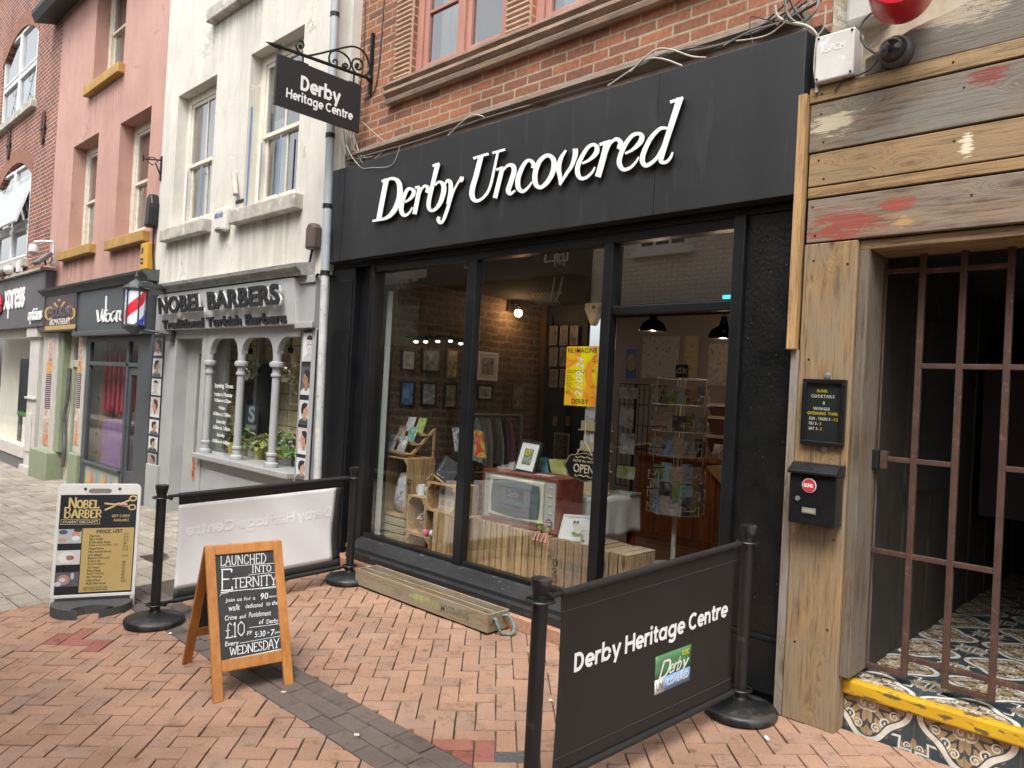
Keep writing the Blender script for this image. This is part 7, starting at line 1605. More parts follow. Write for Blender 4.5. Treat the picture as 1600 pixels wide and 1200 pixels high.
for k,(cc,lab,x)in enumerate((((.72,.12,.25),'pink egg ornament on the small foot crate',1.13),((.72,.72,.70),'white egg ornament beside the pink one',1.185))):
    mb=MB();mb.ball((x,.46+.02*k,.294+.033),.026,14,(1,1,1.28));tag(mb.build('egg_ornament',plain(cc,.35),None,(x,.46,.294),smooth='all'),lab,'ornament')
# magazines behind
def leaning(name,lab,cat,q,cols_,scale=12,th=.004,group=None,seed=0):
    mb=MB();mb.slab([Vector(p)for p in q],th);return tag(mb.build(name,picture(name+' print',cols_,scale,seed),None,tuple(q[0])),lab,cat,group)
leaning('magazine','magazine with dark photo tiles standing beside the window mullion','magazine',[onY(711,706,.95),onY(728,709,.95),onY(722,669,1.0),onY(706,667,1.0)],[(.04,.05,.09),(.25,.22,.25),(.6,.6,.62),(.1,.12,.2)],22)
leaning('book','book with a yellow and red cover standing left of the television','book',[onY(741,713,.95),onY(758,716,.95),onY(753,674,1.0),onY(740,671,1.0)],[(.5,.04,.05),(.6,.5,.05),(.55,.06,.05),(.6,.58,.5)],7,.02)
# television
TX0,TX1,TZ0,TZ1,TY=1.775,2.585,.556,.965,.50;TD=.30
t=thing('television','old wood cased television set with a grey screen standing on crates','television',(2.18,.65,TZ0))
m_tv=wood('red veneer',(.26,.065,.04),(.15,.035,.025),'x',.3,grain=.7,var=.05)
mb=MB();mb.box(TX0,TX1,TY+.012,TY+TD,TZ0,TZ1);mb.box(TX0,TX1,TY-.012,TY+.012,TZ1-.022,TZ1);mb.box(TX0,TX1,TY-.012,TY+.012,TZ0,TZ0+.03);mb.box(TX0,TX0+.02,TY-.012,TY+.012,TZ0+.03,TZ1-.022);mb.box(TX1-.02,TX1,TY-.012,TY+.012,TZ0+.03,TZ1-.022);mb.build('case',m_tv,t,bevel=.004)
mb=MB();mb.box(TX0+.02,TX1-.02,TY-.002,TY+.012,TZ0+.03,TZ1-.022);mb.build('front_panel',M('silver grilled panel',(.55,.57,.54),(.44,.46,.44),60,.35,.3,stretch=(6,1,1)),t)
def rrect(x0,x1,z0,z1,bulge,n=10):
    pts=[]
    for k in range(n):f=k/n;pts.append((x0+(x1-x0)*f,z0-bulge*math.sin(math.pi*f)))
    for k in range(n):f=k/n;pts.append((x1+bulge*.6*math.sin(math.pi*f),z0+(z1-z0)*f))
    for k in range(n):f=k/n;pts.append((x1-(x1-x0)*f,z1+bulge*math.sin(math.pi*f)))
    for k in range(n):f=k/n;pts.append((x0-bulge*.6*math.sin(math.pi*f),z1-(z1-z0)*f))
    return pts
sx0,sx1,sz0,sz1=TX0+.14,TX1-.165,TZ0+.085,TZ1-.075
mb=MB();ou=[(TX0+.095,TZ0+.05),(TX1-.13,TZ0+.05),(TX1-.13,TZ1-.04),(TX0+.095,TZ1-.04)];mb.prism(ou,TY-.03,TY-.002);mb.build('screen_surround',M('cream bakelite',(.60,.57,.47),(.54,.51,.42),4,.35),t,bevel=.012)
mb=MB();pts=rrect(sx0,sx1,sz0,sz1,.02);n_=len(pts);c0=((sx0+sx1)/2,(sz0+sz1)/2);rings=[]
for f,d_ in((1,0),(.8,.010),(.5,.018),(.2,.021)):rings+=[(c0[0]+(p[0]-c0[0])*f,TY-.031-d_,c0[1]+(p[1]-c0[1])*f)for p in pts]
fs=[(r*n_+k,r*n_+(k+1)%n_,(r+1)*n_+(k+1)%n_,(r+1)*n_+k)for r in range(3)for k in range(n_)]+[[3*n_+k for k in range(n_)]]
mb.add(rings,fs);scn=mb.build('screen',M('grey green screen',(.10,.135,.14),(.085,.115,.12),3,.18),t,smooth='all')
yS=TY-.0535;mt=plain((.035,.05,.06),.3);mid_x=(sx0+sx1)/2+.02
mb=MB();mb.box(mid_x-.10,mid_x+.09,yS,yS+.0015,c0[1]-.005,c0[1]+.075);mb.build('logo_dark',plain((.05,.065,.07),.4),scn)
mb=MB();mb.box(mid_x-.10,mid_x+.09,yS,yS+.0015,c0[1]-.05,c0[1]-.007);mb.build('logo_blue',plain((.07,.12,.20),.4),scn)
mb=MB();lettering(mb,'Derby',(mid_x-.085,yS-.0005,c0[1]-.005),(1,0,0),(0,0,1),.13,.075,.001,0,.9,.25);lettering(mb,'UNCOVERED',(mid_x-.08,yS-.0005,c0[1]-.04),(1,0,0),(0,0,1),.15,.022,.001,.01);mb.build('lettering',plain((.17,.22,.23),.4),scn)
mb=MB();lettering(mb,'DERBY UNCOVERED WELCOMES',(sx0+.08,yS+.003,sz1-.045),(1,0,0),(0,0,1),.36,.016,.001,.0);lettering(mb,'WALKING TOURS EXHIBITIONS',(sx0+.12,yS+.003,sz0+.065),(1,0,0),(0,0,1),.33,.016,.001,.0);lettering(mb,'MUSEUM AND GIFT SHOP',(sx0+.13,yS+.006,sz0+.035),(1,0,0),(0,0,1),.28,.016,.001,.0);mb.build('lettering',mt,scn)
for x,z,r in((TX1-.075,TZ0+.075,.032),):
    q=MB(Matrix.Translation((x,TY-.002,z))@Matrix.Rotation(math.radians(90),4,'X'));q.lathe([(r,0),(r,.012),(r*.7,.014),(r*.65,.03),(.003,.031)],(0,0,0),24);q.build('knob',M('chrome knob',(.5,.5,.5),(.1,.1,.1),40,.25,.7),t,smooth=True)
mb=MB()
for x in(TX0+.055,TX1-.075):
    for k in range(4):mb.box(x-.016,x+.016,TY-.008,TY-.002,TZ0+.14+k*.065,TZ0+.147+k*.065)
mb.build('slider',plain((.6,.6,.58),.3),t)
# things on and round the television
def frame(name,lab,cat,q,fw,th,fmat,matc,cols_,scale=14,inner=.22,seed=0,group=None):
    q=[Vector(p)for p in q];t=thing(name,lab,cat,tuple(q[0]),group);xd,ud=q[1]-q[0],q[3]-q[0];W0,H0=xd.length,ud.length;xd,ud=xd.normalized(),ud.normalized();n=xd.cross(ud)
    P_=lambda u,v,o:q[0]+xd*u+ud*v+n*o
    hx=lambda u0,u1,v0,v1,o,tt:([P_(u0,v0,o-tt),P_(u1,v0,o-tt),P_(u1,v1,o-tt),P_(u0,v1,o-tt)],[P_(u0,v0,o),P_(u1,v0,o),P_(u1,v1,o),P_(u0,v1,o)])
    if fw:
        mb=MB();mb.hexa(*hx(0,fw,0,H0,0,th));mb.hexa(*hx(W0-fw,W0,0,H0,0,th));mb.hexa(*hx(fw,W0-fw,0,fw,0,th));mb.hexa(*hx(fw,W0-fw,H0-fw,H0,0,th));mb.build('frame',fmat,t)
    i_=inner*min(W0,H0)
    if matc:mb=MB();mb.hexa(*hx(fw,W0-fw,fw,H0-fw,-.004,th*.5));mb.build('mount',plain(matc,.6),t)
    mb=MB();mb.hexa(*hx(fw+(i_ if matc else 0),W0-fw-(i_ if matc else 0),fw+(i_ if matc else 0),H0-fw-(i_ if matc else 0),-.003,.002));pr_=mb.build('print',picture('art print',cols_,scale,seed),t)
    return t,P_,W0,H0
m_bf=plain((.012,.012,.012),.35);m_wf=plain((.72,.72,.70),.4)
t,P_,W0,H0=frame('framed_picture','black picture frame of a yellow flower photo leaning on the television','picture frame',[onY(801,735,.60),onY(834,742,.60),onY(848,691,.70),onY(815,686,.70)],.022,.02,m_bf,(.74,.74,.73),[(.05,.08,.04),(.12,.18,.07),(.3,.33,.3),(.15,.13,.16)],16,.2)
mb=MB();c_=P_(W0*.45,H0*.62,-.002)
for k in range(9):a=k*.7;mb.ball(c_+(P_(1,0,0)-P_(0,0,0))*.018*math.cos(a)+(P_(0,1,0)-P_(0,0,0))*.018*math.sin(a),.011,6,(1,.25,1))
mb.build('yellow_flower',plain((.72,.55,.02)),t)
leaning('picture_card','blue printed card standing behind the black flower frame','card',[onY(845,742,.78),onY(858,743,.78),onY(853,716,.8),onY(843,716,.8)],[(.05,.12,.16),(.1,.25,.3),(.2,.3,.2)],10)
leaning('folder','dark slanted folder on the television behind the flower frame','folder',[onY(836,742,.85),onY(862,742,.85),onY(856,714,.88),onY(838,714,.88)],[(.01,.01,.012),(.03,.04,.05)],5)
mb=MB();p=onZ(857,743,TZ1+.001);mb.box(p.x-.11,p.x+.06,.56,.66,TZ1+.0005,TZ1+.002);tag(mb.build('postcard',picture('postcard print',[(.45,.42,.45),(.65,.63,.62),(.3,.3,.35),(.6,.55,.5)],20),None,(p.x,.6,TZ1)),'postcards lying flat at the right end of the television top','postcard')
mb=MB();mb.box(1.86,1.99,.58,.70,TZ1+.0005,TZ1+.008);tag(mb.build('booklet',picture('booklet print',[(.5,.45,.4),(.25,.15,.12),(.6,.55,.5)],16),None,(1.9,.6,TZ1)),'small booklet lying flat at the left end of the television top','booklet')
t=thing('book_stack','pile of grey papers on the television left of the flower frame','papers',(1.98,.74,TZ1))
for k in range(4):mb=MB();mb.box(1.88+.01*(k%2),2.10,.68,.79,TZ1+.001+k*.014,TZ1+.013+k*.014);mb.build('paper_block',plain(((.25,.25,.24),(.4,.4,.38),(.2,.2,.2),(.33,.33,.31))[k],.6),t)
t,P_,W0,H0=frame('framed_picture','white picture frame of a cartoon sheep on grass standing on the aged crate','picture frame',[onY(871,843,.50),onY(922,848,.50),onY(927,808,.56),onY(881,803,.56)],.018,.02,m_wf,(.76,.77,.77),[(.72,.74,.74),(.76,.77,.77)],5,.12)
xd=(P_(1,0,0)-P_(0,0,0));ud=(P_(0,1,0)-P_(0,0,0));nn=xd.cross(ud)
def blob(parent,cx_,cy_,rx,ry,cc,nm,o):mb=MB();mb.add([P_(cx_+rx*math.cos(i*math.pi/9),cy_+ry*math.sin(i*math.pi/9),o)for i in range(18)],[list(range(18))]);mb.build(nm,plain(cc,.5),parent)
blob(t,W0*.55,H0*.30,.055,.018,(.12,.36,.06),'printed_grass',-.0022);blob(t,W0*.58,H0*.47,.05,.035,(.68,.67,.62),'printed_sheep',-.0018);blob(t,W0*.43,H0*.64,.026,.026,(.6,.58,.55),'printed_head',-.0014);blob(t,W0*.39,H0*.72,.012,.012,(.1,.09,.09),'printed_ear',-.0010);blob(t,W0*.49,H0*.72,.012,.012,(.1,.09,.09),'printed_ear',-.0010)
mb=MB();lettering(mb,'DERBY',P_(W0*.42,H0*.17,-.002),xd,ud,W0*.26,.012,.0006,.01);mb.build('lettering',plain((.3,.3,.3)),t)
mp_=onY(916,850,.49);tm=mug('white mug with a cartoon sheep print on the aged crate',mp_.x,.49,.536,.042,.098,m_cer)
mb=MB();x,y=mp_.x,.49;mb.add([(x+.0427*math.cos(a),y+.0427*math.sin(a),z)for a in[-2.3+.15*i for i in range(8)]for z in(.555,.575)],[(2*i,2*i+2,2*i+3,2*i+1)for i in range(7)]);mb.build('green_print',plain((.12,.34,.07)),tm)
mb=MB();mb.add([(x+.0425*math.cos(a),y+.0425*math.sin(a),z)for a in[-2.2+.15*i for i in range(6)]for z in(.576,.612)],[(2*i,2*i+2,2*i+3,2*i+1)for i in range(5)]);mb.build('sheep_print',plain((.5,.48,.45)),tm)
for k,(px,py,cc,lab)in enumerate(((842,838,(.62,.66,.30),'little green cactus ornament with a yellow flower on the crate edge'),(854,841,(.70,.28,.30),'little green cactus ornament with a pink flower on the crate edge'))):
    c_=onY(px,py,Yc+.015);z=.548;x=c_.x;t=thing('cactus_ornament',lab,'ornament',(x,Yc+.02,z))
    mb=MB();mb.ball((x,Yc+.02,z+.035),.02,10,(1,1,1.6));mb.build('body',plain((.22,.30,.10),.8),t,smooth='all')
    mb=MB();[mb.ball((x+.018*math.cos(a),Yc+.02+.018*math.sin(a),z+.075),.011,6)for a in[0,1.3,2.6,3.9,5.2]];mb.build('flower',plain(cc,.8),t)
    mb=MB()
    for s in(-1,1):mb.tube([(x+s*.01,Yc+.01,z+.012),(x+s*.016,Yc-.012,z-.02),(x+s*.02,Yc-.022,z-.045)],.006,6);mb.ball((x+s*.02,Yc-.024,z-.05),.011,8)
    mb.build('leg',plain((.68,.30,.33),.8),t,smooth=True)
# yellow festival poster on the glass
PX0,PX1,PZ0,PZ1,PY=2.862,3.135,1.53,1.935,.172
t=thing('poster','bright yellow and orange event poster stuck inside the shop glass','poster',(3.06,PY,PZ0))
mm,nt,b=base_mat('yellow orange print',.45);mp=coords(nt,(1,1,1));no=_n(nt,'ShaderNodeTexNoise',i_Scale=4.2,i_Detail=1.0,i_Distortion=1.2);nt.links.new(mp.outputs[0],no.inputs['Vector'])
rp=ramp(nt,[(.36,(.84,.70,.0)),(.44,(.86,.50,.01)),(.52,(.82,.25,.02)),(.62,(.85,.48,.02))]);nt.links.new(no.outputs['Fac'],rp.inputs[0]);nt.links.new(rp.outputs[0],b.inputs['Base Color'])
mb=MB();mb.box(PX0,PX1,PY,PY+.001,PZ0,PZ1);mb.build('sheet',mm,t)
mk=plain((.03,.025,.02));mb=MB();yy=PY-.0006
lettering(mb,'RE:IMAGINE',(PX0+.012,yy,PZ1-.045),(1,0,0),(0,0,1),PX1-PX0-.022,.032,.0005,.008);lettering(mb,'DERBY',(PX0+.065,yy,PZ0+.014),(1,0,0),(0,0,1),.145,.032,.0005,.008);lettering(mb,'A FESTIVAL OF PEOPLE AND PLACE',(PX0+.015,yy,PZ0+.235),(1,0,0),(0,0,1),.16,.007,.0005);lettering(mb,'FREE EVENTS ACROSS THE CITY',(PX0+.015,yy,PZ0+.222),(1,0,0),(0,0,1),.15,.007,.0005)
for k in range(12):lettering(mb,'walks and talks',(PX0+.01,yy,PZ0+.20-k*.011),(1,0,0),(0,0,1),.04+.01*(k%3),.005,.0005)
for k,z in enumerate((.33,.315,.30,.24,.23,.13,.06)):lettering(mb,'sat',(PX1-.045,yy,PZ0+z),(1,0,0),(0,0,1),.026,.007,.0005)
mb.build('lettering',mk,t)
mb=MB();lettering(mb,'21.09.24',(PX0+.155,yy-.0003,PZ0+.06),(0,0,1),(-1,0,0),.27,.062,.0005,.004,1.0,.25);mb.build('date_lettering',plain((.85,.84,.80)),t)
# open plaque
t=thing('open_sign','black and gold shaped plaque reading open hanging on a cord inside the glass','sign',(3.04,.20,1.02))
pc=onY(913,730,.20);pw,ph=.165,.092
def plq(s):
    out=[]
    for k in range(72):
        a=2*math.pi*k/72;c,n=math.cos(a),math.sin(a);r=1/(abs(c)**2.8+abs(n)**2.8)**(1/2.8);r*=1+.055*math.cos(8*a)-.05*math.exp(-((abs(math.sin(2*a))-1)**2)*30);out.append((pc.x+pw*s*c*r,pc.z+ph*s*n*r))
    return out
m_gold=M('gold print edge',(.60,.47,.25),None,9,.4)
for s,d_,mat_,nm in((1.03,.0,m_black,'plaque'),(.985,.002,m_gold,'gold_line'),(.955,.003,m_black,'panel')):
    mb=MB();mb.prism(plq(s),.20-d_-.002,.204-d_);mb.build(nm,mat_,t)
mb=MB();lettering(mb,'OPEN',(pc.x-.088,.1945,pc.z-.040),(1,0,0),(0,0,1),.17,.058,.001,.006);lettering(mb,"COME IN, WE'RE",(pc.x-.095,.1945,pc.z+.030),(1,0,0),(0,0,1),.19,.017,.001,.006);mb.build('lettering',plain((.68,.57,.40)),t)
mb=MB()
for s in(-1,1):
    for z in(.062,-.064):mb.tube(catmull([(pc.x,.195,pc.z+z),(pc.x+s*.03,.195,pc.z+z+.008),(pc.x+s*.06,.195,pc.z+z-.004),(pc.x+s*.075,.195,pc.z+z+.006)],4),.0035,5)
mb.build('flourish',m_gold,t)
mb=MB();mb.tube([(pc.x-.07,.2,pc.z+.085),(pc.x-.005,.2,pc.z+.17),(pc.x+.06,.2,pc.z+.085)],.004,6);mb.tube([(pc.x-.005,.2,pc.z+.17),(pc.x-.005,.195,pc.z+.30)],.003,6);mb.build('cord',plain((.6,.58,.52),.8),t)

# ================================================================ INSIDE THE SHOP
# pictures on the brick side wall
FR=[((627,545,649,578),'pale framed print high on the brick wall, leftmost of the top row',(.35,.33,.26)),((659,543,688,580),'grey framed print high on the brick wall, second of the top row',(.25,.25,.24)),((697,544,715,590),'tall yellowish print high on the brick wall, third of the top row',(.38,.30,.16)),((625,594,647,634),'blue sky city picture, leftmost of the lower row on the brick wall',(.10,.22,.45)),((658,596,681,633),'grey street picture, second of the lower row on the brick wall',(.26,.27,.27)),((694,598,713,637),'dark print with an amber corner, third of the lower row on the brick wall',(.24,.20,.12)),((746,549,777,593),'large white mounted landscape print seen in the middle window',(.22,.22,.2)),((746,600,769,624),'small grey print under the white mounted landscape',(.25,.24,.23)),((800,600,818,638),'brown framed print beside the lamp lit bricks',(.22,.17,.11))]
for k,((a,b,c,d),lab,cc)in enumerate(FR):
    X_=.385;A_1,B_1=onX(a,d,X_),onX(c,d+3,X_);A_2,B_2=onX(a,b,X_),onX(c,b+2,X_);z0,z1=(A_1.z+B_1.z)/2,(A_2.z+B_2.z)/2
    frame('framed_picture',lab,'picture frame',[(X_,A_1.y,z0),(X_,B_1.y,z0),(X_,B_1.y,z1),(X_,A_1.y,z1)],.02,.02,(m_bf,m_wf,plain((.2,.12,.06)))[(0,0,2,0,0,0,1,0,2)[k]],(.5,.5,.47)if k in(0,6,7)else None,[tuple(x*.4 for x in cc),cc,tuple(min(.7,x*1.8)for x in cc)],12,.14,k,'pictures on the brick side wall')
# lamps
def point(px,X,dz,e,col,r=.04):
    ld=bpy.data.lights.new('lamp_light','POINT');ld.energy=e;ld.color=col;ld.shadow_soft_size=r;return ld
p=onX(810,489,.50);t=thing('wall_lamp','glowing bulb lamp on the bare brick wall inside the shop','wall lamp',(.36,p.y,p.z))
mb=MB();mb.box(.36,.39,p.y-.05,p.y+.05,p.z+.02,p.z+.14);mb.tube([(.38,p.y,p.z+.1),(.5,p.y,p.z+.12),(.5,p.y,p.z+.05)],.012,8);mb.lathe([(.035,.03),(.04,.07),(.02,.09)],(.5,p.y,p.z),14);mb.build('bracket',m_iron,t,smooth=True)
mb=MB();mb.ball((.5,p.y,p.z),.045,14);mb.build('bulb',emit('warm bulb',(1,.66,.3),11),t,smooth='all')
ld=point(0,0,0,2.2,(1,.55,.24));lo=bpy.data.objects.new('bulb_light',ld);COL.objects.link(lo);lo.location=(.56,p.y-.06,p.z-.02)
for k,(px,py)in enumerate(((650,534),(665,534),(684,533.5),(704,533),(720,537),(729,538))):  # row of small glowing spots on short wall arms
    p=onX(px,py,.52);t=thing('glow_spot',('first','second','third','fourth','fifth','sixth')[k]+' small glowing spot from the left along the brick wall','glowing spot',(.37,p.y,p.z),'glowing spots along the brick wall')
    mb=MB();mb.tube([(.36,p.y,p.z+.05),(.48,p.y,p.z+.04)],.008,6);mb.lathe([(.03,.01),(.03,.05),(.02,.06)],(.52,p.y,p.z),12);mb.build('shade',m_iron,t)
    mb=MB();mb.ball((.52,p.y,p.z),.024,10,(1,1,.6));mb.build('bulb',emit('spot glow',(1,.9,.75),2.2),t,smooth='all')
for k,(px,py,Y,lab)in enumerate(((1020,518,2.4,'black dome pendant lamp lit warm inside the shop doorway'),(1130,530,2.2,'black dome pendant lamp half hidden by the right door frame'))):
    p=onY(px,py,Y);t=thing('pendant_lamp',lab,'pendant lamp',(p.x,Y,p.z),'pendant lamps in the shop');r=.135
    mb=MB();mb.lathe([(r,0),(r*.97,.03),(r*.75,.085),(r*.35,.115),(r*.3,.12),(.028,.17),(.026,.20),(.004,.20)],(p.x,Y,p.z),28);mb.tube([(p.x,Y,p.z+.2),(p.x,Y,2.62)],.004,6);mb.build('shade',M('black enamel',(.01,.01,.01),None,5,.15),t,smooth=True)
    mb=MB();mb.lathe([(r*.95,.004),(r*.9,.03),(r*.6,.08),(.01,.1)],(p.x,Y,p.z),24);mb.build('shade_lining',M('warm enamel lining',(.65,.5,.3),None,5,.4),t,smooth=True)
    mb=MB();mb.ball((p.x,Y,p.z+.03),.03,12);mb.build('bulb',emit('pendant bulb',(1,.74,.42),14),t,smooth='all')
    ld=point(0,0,0,3.2,(1,.74,.5));lo=bpy.data.objects.new('pendant_light',ld);COL.objects.link(lo);lo.location=(p.x,Y,p.z-.05)
p=onY(1139,463,2.0);t=thing('cyan_light','small glowing turquoise light behind the glass above the door','light',(p.x,2.0,p.z));mb=MB();mb.box(p.x-.06,p.x+.05,2.0,2.02,p.z-.018,p.z+.012);mb.build('tube',emit('turquoise glow',(.05,.65,.7),.9),t)
mb=MB();mb.tube([(p.x+.02,2.02,p.z),(p.x+.02,2.02,2.62)],.006,6);mb.build('bracket',m_iron,t)
# portraits on the dark wall
cnum=0
for r,(ya,yb)in enumerate(((509,539),(543,572),(577,605))):
    for c,(xa,xb)in enumerate(((858,871),(874,887),(890,903))):
        Y=2.70;A_1,B_2=onY(xa,yb,Y),onY(xb,ya,Y);lab=('left','middle','right')[c]+' portrait print in the '+('top','middle','bottom')[r]+' row on the dark shop wall'
        frame('portrait',lab,'portrait',[(A_1.x,Y,A_1.z),(B_2.x,Y,A_1.z),(B_2.x,Y,B_2.z),(A_1.x,Y,B_2.z)],.006,.012,plain((.42,.41,.38),.5),None,[(.05,.05,.05),(.16,.15,.145),(.28,.27,.26)],9,0,cnum,'portrait prints on the dark wall');cnum+=1
A_1,B_2=onY(864,717,2.70),onY(889,678,2.70)
frame('framed_picture','brown old engraving in a thin frame low on the dark shop wall','picture frame',[(A_1.x,2.70,A_1.z),(B_2.x,2.70,A_1.z),(B_2.x,2.70,B_2.z),(A_1.x,2.70,B_2.z)],.012,.015,plain((.35,.30,.24)),None,[(.03,.025,.02),(.10,.08,.06),(.2,.17,.13)],20,0,3)
for k,(xa,lab)in enumerate(((864,'left small brown card above the engraving on the dark wall'),(884,'right small brown card above the engraving on the dark wall'))):
    A_1,B_2=onY(xa,665,2.7),onY(xa+7,651,2.7);mb=MB();mb.box(A_1.x,B_2.x,2.69,2.70,A_1.z,B_2.z);tag(mb.build('wall_card',picture('card print',[(.15,.1,.07),(.28,.2,.14)],20,k),None,(A_1.x,2.7,A_1.z)),lab,'card')
p=onY(930,488,2.72);t=thing('motion_sensor','white wedge shaped alarm sensor high inside the shop','alarm sensor',(p.x,2.75,p.z));w_,h_=.15,.15
mb=MB();mb.prism([(p.x-w_*.7,p.z+h_*.75),(p.x+w_*.7,p.z+h_*.75),(p.x+w_*.75,p.z+h_*.2),(p.x+w_*.15,p.z-h_),(p.x-w_*.15,p.z-h_),(p.x-w_*.75,p.z+h_*.2)],2.66,2.75);mb.build('case',m_cam,t,bevel=.02)
mb=MB();mb.ball((p.x+.02,2.66,p.z+.05),.025,10,(1,.4,1));mb.build('lens',plain((.2,.2,.2),.2),t)
# maps on the back wall
for k,((a,b,c,d),lab,cols_)in enumerate((((975,544,997,593),'blue poster with a small picture on the pale back wall',[(.06,.10,.28),(.09,.15,.38)]),((1001,524,1063,591),'large grey city map on the pale back wall',[(.20,.19,.19),(.45,.42,.40),(.52,.48,.46),(.3,.28,.28)]),((1067,524,1093,590),'old ochre map beside the large grey map',[(.3,.23,.12),(.48,.40,.24),(.55,.47,.32)]),((1104,536,1140,602),'grey street map at the right of the pale back wall',[(.22,.21,.22),(.46,.43,.42),(.52,.49,.47)]))):
    Y=3.985;A_1,B_2=onY(a,d,Y),onY(c,b,Y);t,P_,W0,H0=frame('map_print',lab,'map',[(A_1.x,Y,A_1.z),(B_2.x,Y,A_1.z),(B_2.x,Y,B_2.z),(A_1.x,Y,B_2.z)],.012,.012,plain((.4,.36,.33)),None,cols_,26,0,k)
    if k==0:blob(t,W0*.5,H0*.55,.07,.11,(.35,.28,.12),'printed_picture',-.002)
# white wire postcard rack
RY=2.0;rc=onY(1060,700,RY);rx=rc.x;rzt=onY(1062,592,RY).z;rzb=onY(1060,802,RY).z;rr=.215
t=thing('postcard_rack','tall white wire postcard rack on a pole in the shop doorway','postcard rack',(rx,RY,FZ))
m_ww=M('white coated wire',(.80,.79,.76),(.72,.7,.68),9,.4)
mb=MB();mb.tube([(rx,RY,FZ),(rx,RY,rzb)],.022,12);mb.tube([(rx,RY,rzb),(rx,RY,rzt)],.009,8);mb.lathe([(.22,0),(.22,.015),(.03,.03)],(rx,RY,FZ+.001),24);mb.build('pole',m_ww,t,smooth=True)
zs_=[onY(1062,y,RY).z for y in(633,674,712,751,778,802)]
mb=MB()
for z in zs_+[rzt]:
    mb.tube([(rx+rr*math.cos(a),RY+rr*math.sin(a),z)for a in[k*math.pi/4+.39 for k in range(8)]],.0045,5,True)
for z in zs_:
    for k in range(4):
        a=k*math.pi/2-.5
        for s in(-.38,.38):
            x,y=rx+(rr+.035)*math.cos(a+s),RY+(rr+.035)*math.sin(a+s);mb.tube([(rx+rr*math.cos(a+s),RY+rr*math.sin(a+s),z),(x,y,z),(x,y,z+.08)],.0042,5)
        mb.tube([(rx+(rr+.035)*math.cos(a-.38),RY+(rr+.035)*math.sin(a-.38),z+.08),(rx+(rr+.035)*math.cos(a-.2),RY+(rr+.035)*math.sin(a-.2),z+.08),(rx+(rr+.03)*math.cos(a-.2),RY+(rr+.03)*math.sin(a-.2),z+.05),(rx+(rr+.03)*math.cos(a+.2),RY+(rr+.03)*math.sin(a+.2),z+.05),(rx+(rr+.035)*math.cos(a+.2),RY+(rr+.035)*math.sin(a+.2),z+.08),(rx+(rr+.035)*math.cos(a+.38),RY+(rr+.035)*math.sin(a+.38),z+.08)],.0042,5)
for a in(.39,.39+math.pi/2,.39+math.pi,.39+1.5*math.pi):mb.tube([(rx+rr*math.cos(a),RY+rr*math.sin(a),zs_[-1]),(rx+rr*math.cos(a),RY+rr*math.sin(a),rzt)],.0042,5)
for z in(rzt,zs_[-1],zs_[2]):
    for a in(.39,.39+math.pi/2):mb.tube([(rx-rr*math.cos(a),RY-rr*math.sin(a),z),(rx+rr*math.cos(a),RY+rr*math.sin(a),z)],.0042,5)
mb.build('wire_frame',m_ww,t)
pal=[('grey stone',[(0.22,0.22,0.22),(0.58,0.58,0.58),(0.85,0.85,0.85)]),('brown',[(0.29,0.17,0.087),(0.58,0.43,0.29),(0.72,0.65,0.58)]),('black and white',[(0.029,0.029,0.043),(0.14,0.14,0.16),(0.72,0.72,0.72)]),('blue sky',[(0.14,0.29,0.58),(0.43,0.61,0.8),(0.22,0.19,0.14)]),('green park',[(0.14,0.29,0.1),(0.36,0.43,0.17),(0.58,0.65,0.72)]),('cream',[(0.8,0.72,0.61),(0.58,0.48,0.36),(0.85,0.84,0.72)]),('turquoise',[(0.14,0.43,0.48),(0.43,0.72,0.72),(0.72,0.29,0.14)])]
i=0
for ti,z in enumerate(zs_):
    for k,a in enumerate((-2.25,-1.85,-1.45,-1.05,-.65,-.2,.25)):
        nm,cc=pal[(ti*3+k*2)%7];x,y=rx+rr*1.02*math.cos(a),RY+rr*1.02*math.sin(a);tx,ty=-math.sin(a),math.cos(a);n=Vector((math.cos(a),math.sin(a),0));hw=.048 if(ti+k)%2 else .058;h=.165 if(ti+k)%2 else .14
        q=[Vector((x-tx*hw,y-ty*hw,z+.006)),Vector((x+tx*hw,y+ty*hw,z+.006)),Vector((x+tx*hw,y+ty*hw,z+h))+n*.012,Vector((x-tx*hw,y-ty*hw,z+h))+n*.012]
        lab=nm+' postcard in the '+('far left','left','middle left','middle','middle right','right','far right')[k]+' pocket, '+('top','second','third','fourth','fifth','lowest')[ti]+' tier of the white rack'
        leaning('postcard',lab,'postcard',q,cc,14,.003,'postcards in the white wire rack',i);i+=1
a=onY(1056,592,RY);b=onY(1076,570,RY);t=thing('price_sign','small black price sign on top of the white postcard rack','price sign',(a.x,RY,rzt));mb=MB();mb.box(a.x,b.x,RY-.01,RY+.01,rzt+.004,b.z);mb.box(a.x-.01,b.x+.01,RY-.03,RY+.03,rzt+.001,rzt+.006);mb.build('panel',m_plastic_black,t)
mb=MB();lettering(mb,'£2.85',(a.x+.012,RY-.0115,(rzt+b.z)/2-.015),(1,0,0),(0,0,1),(b.x-a.x)-.022,.042,.001,.02);lettering(mb,'CARDS',(a.x+.035,RY-.0115,b.z-.035),(1,0,0),(0,0,1),.05,.016,.001,.01);mb.build('lettering',plain((.7,.7,.68)),t)
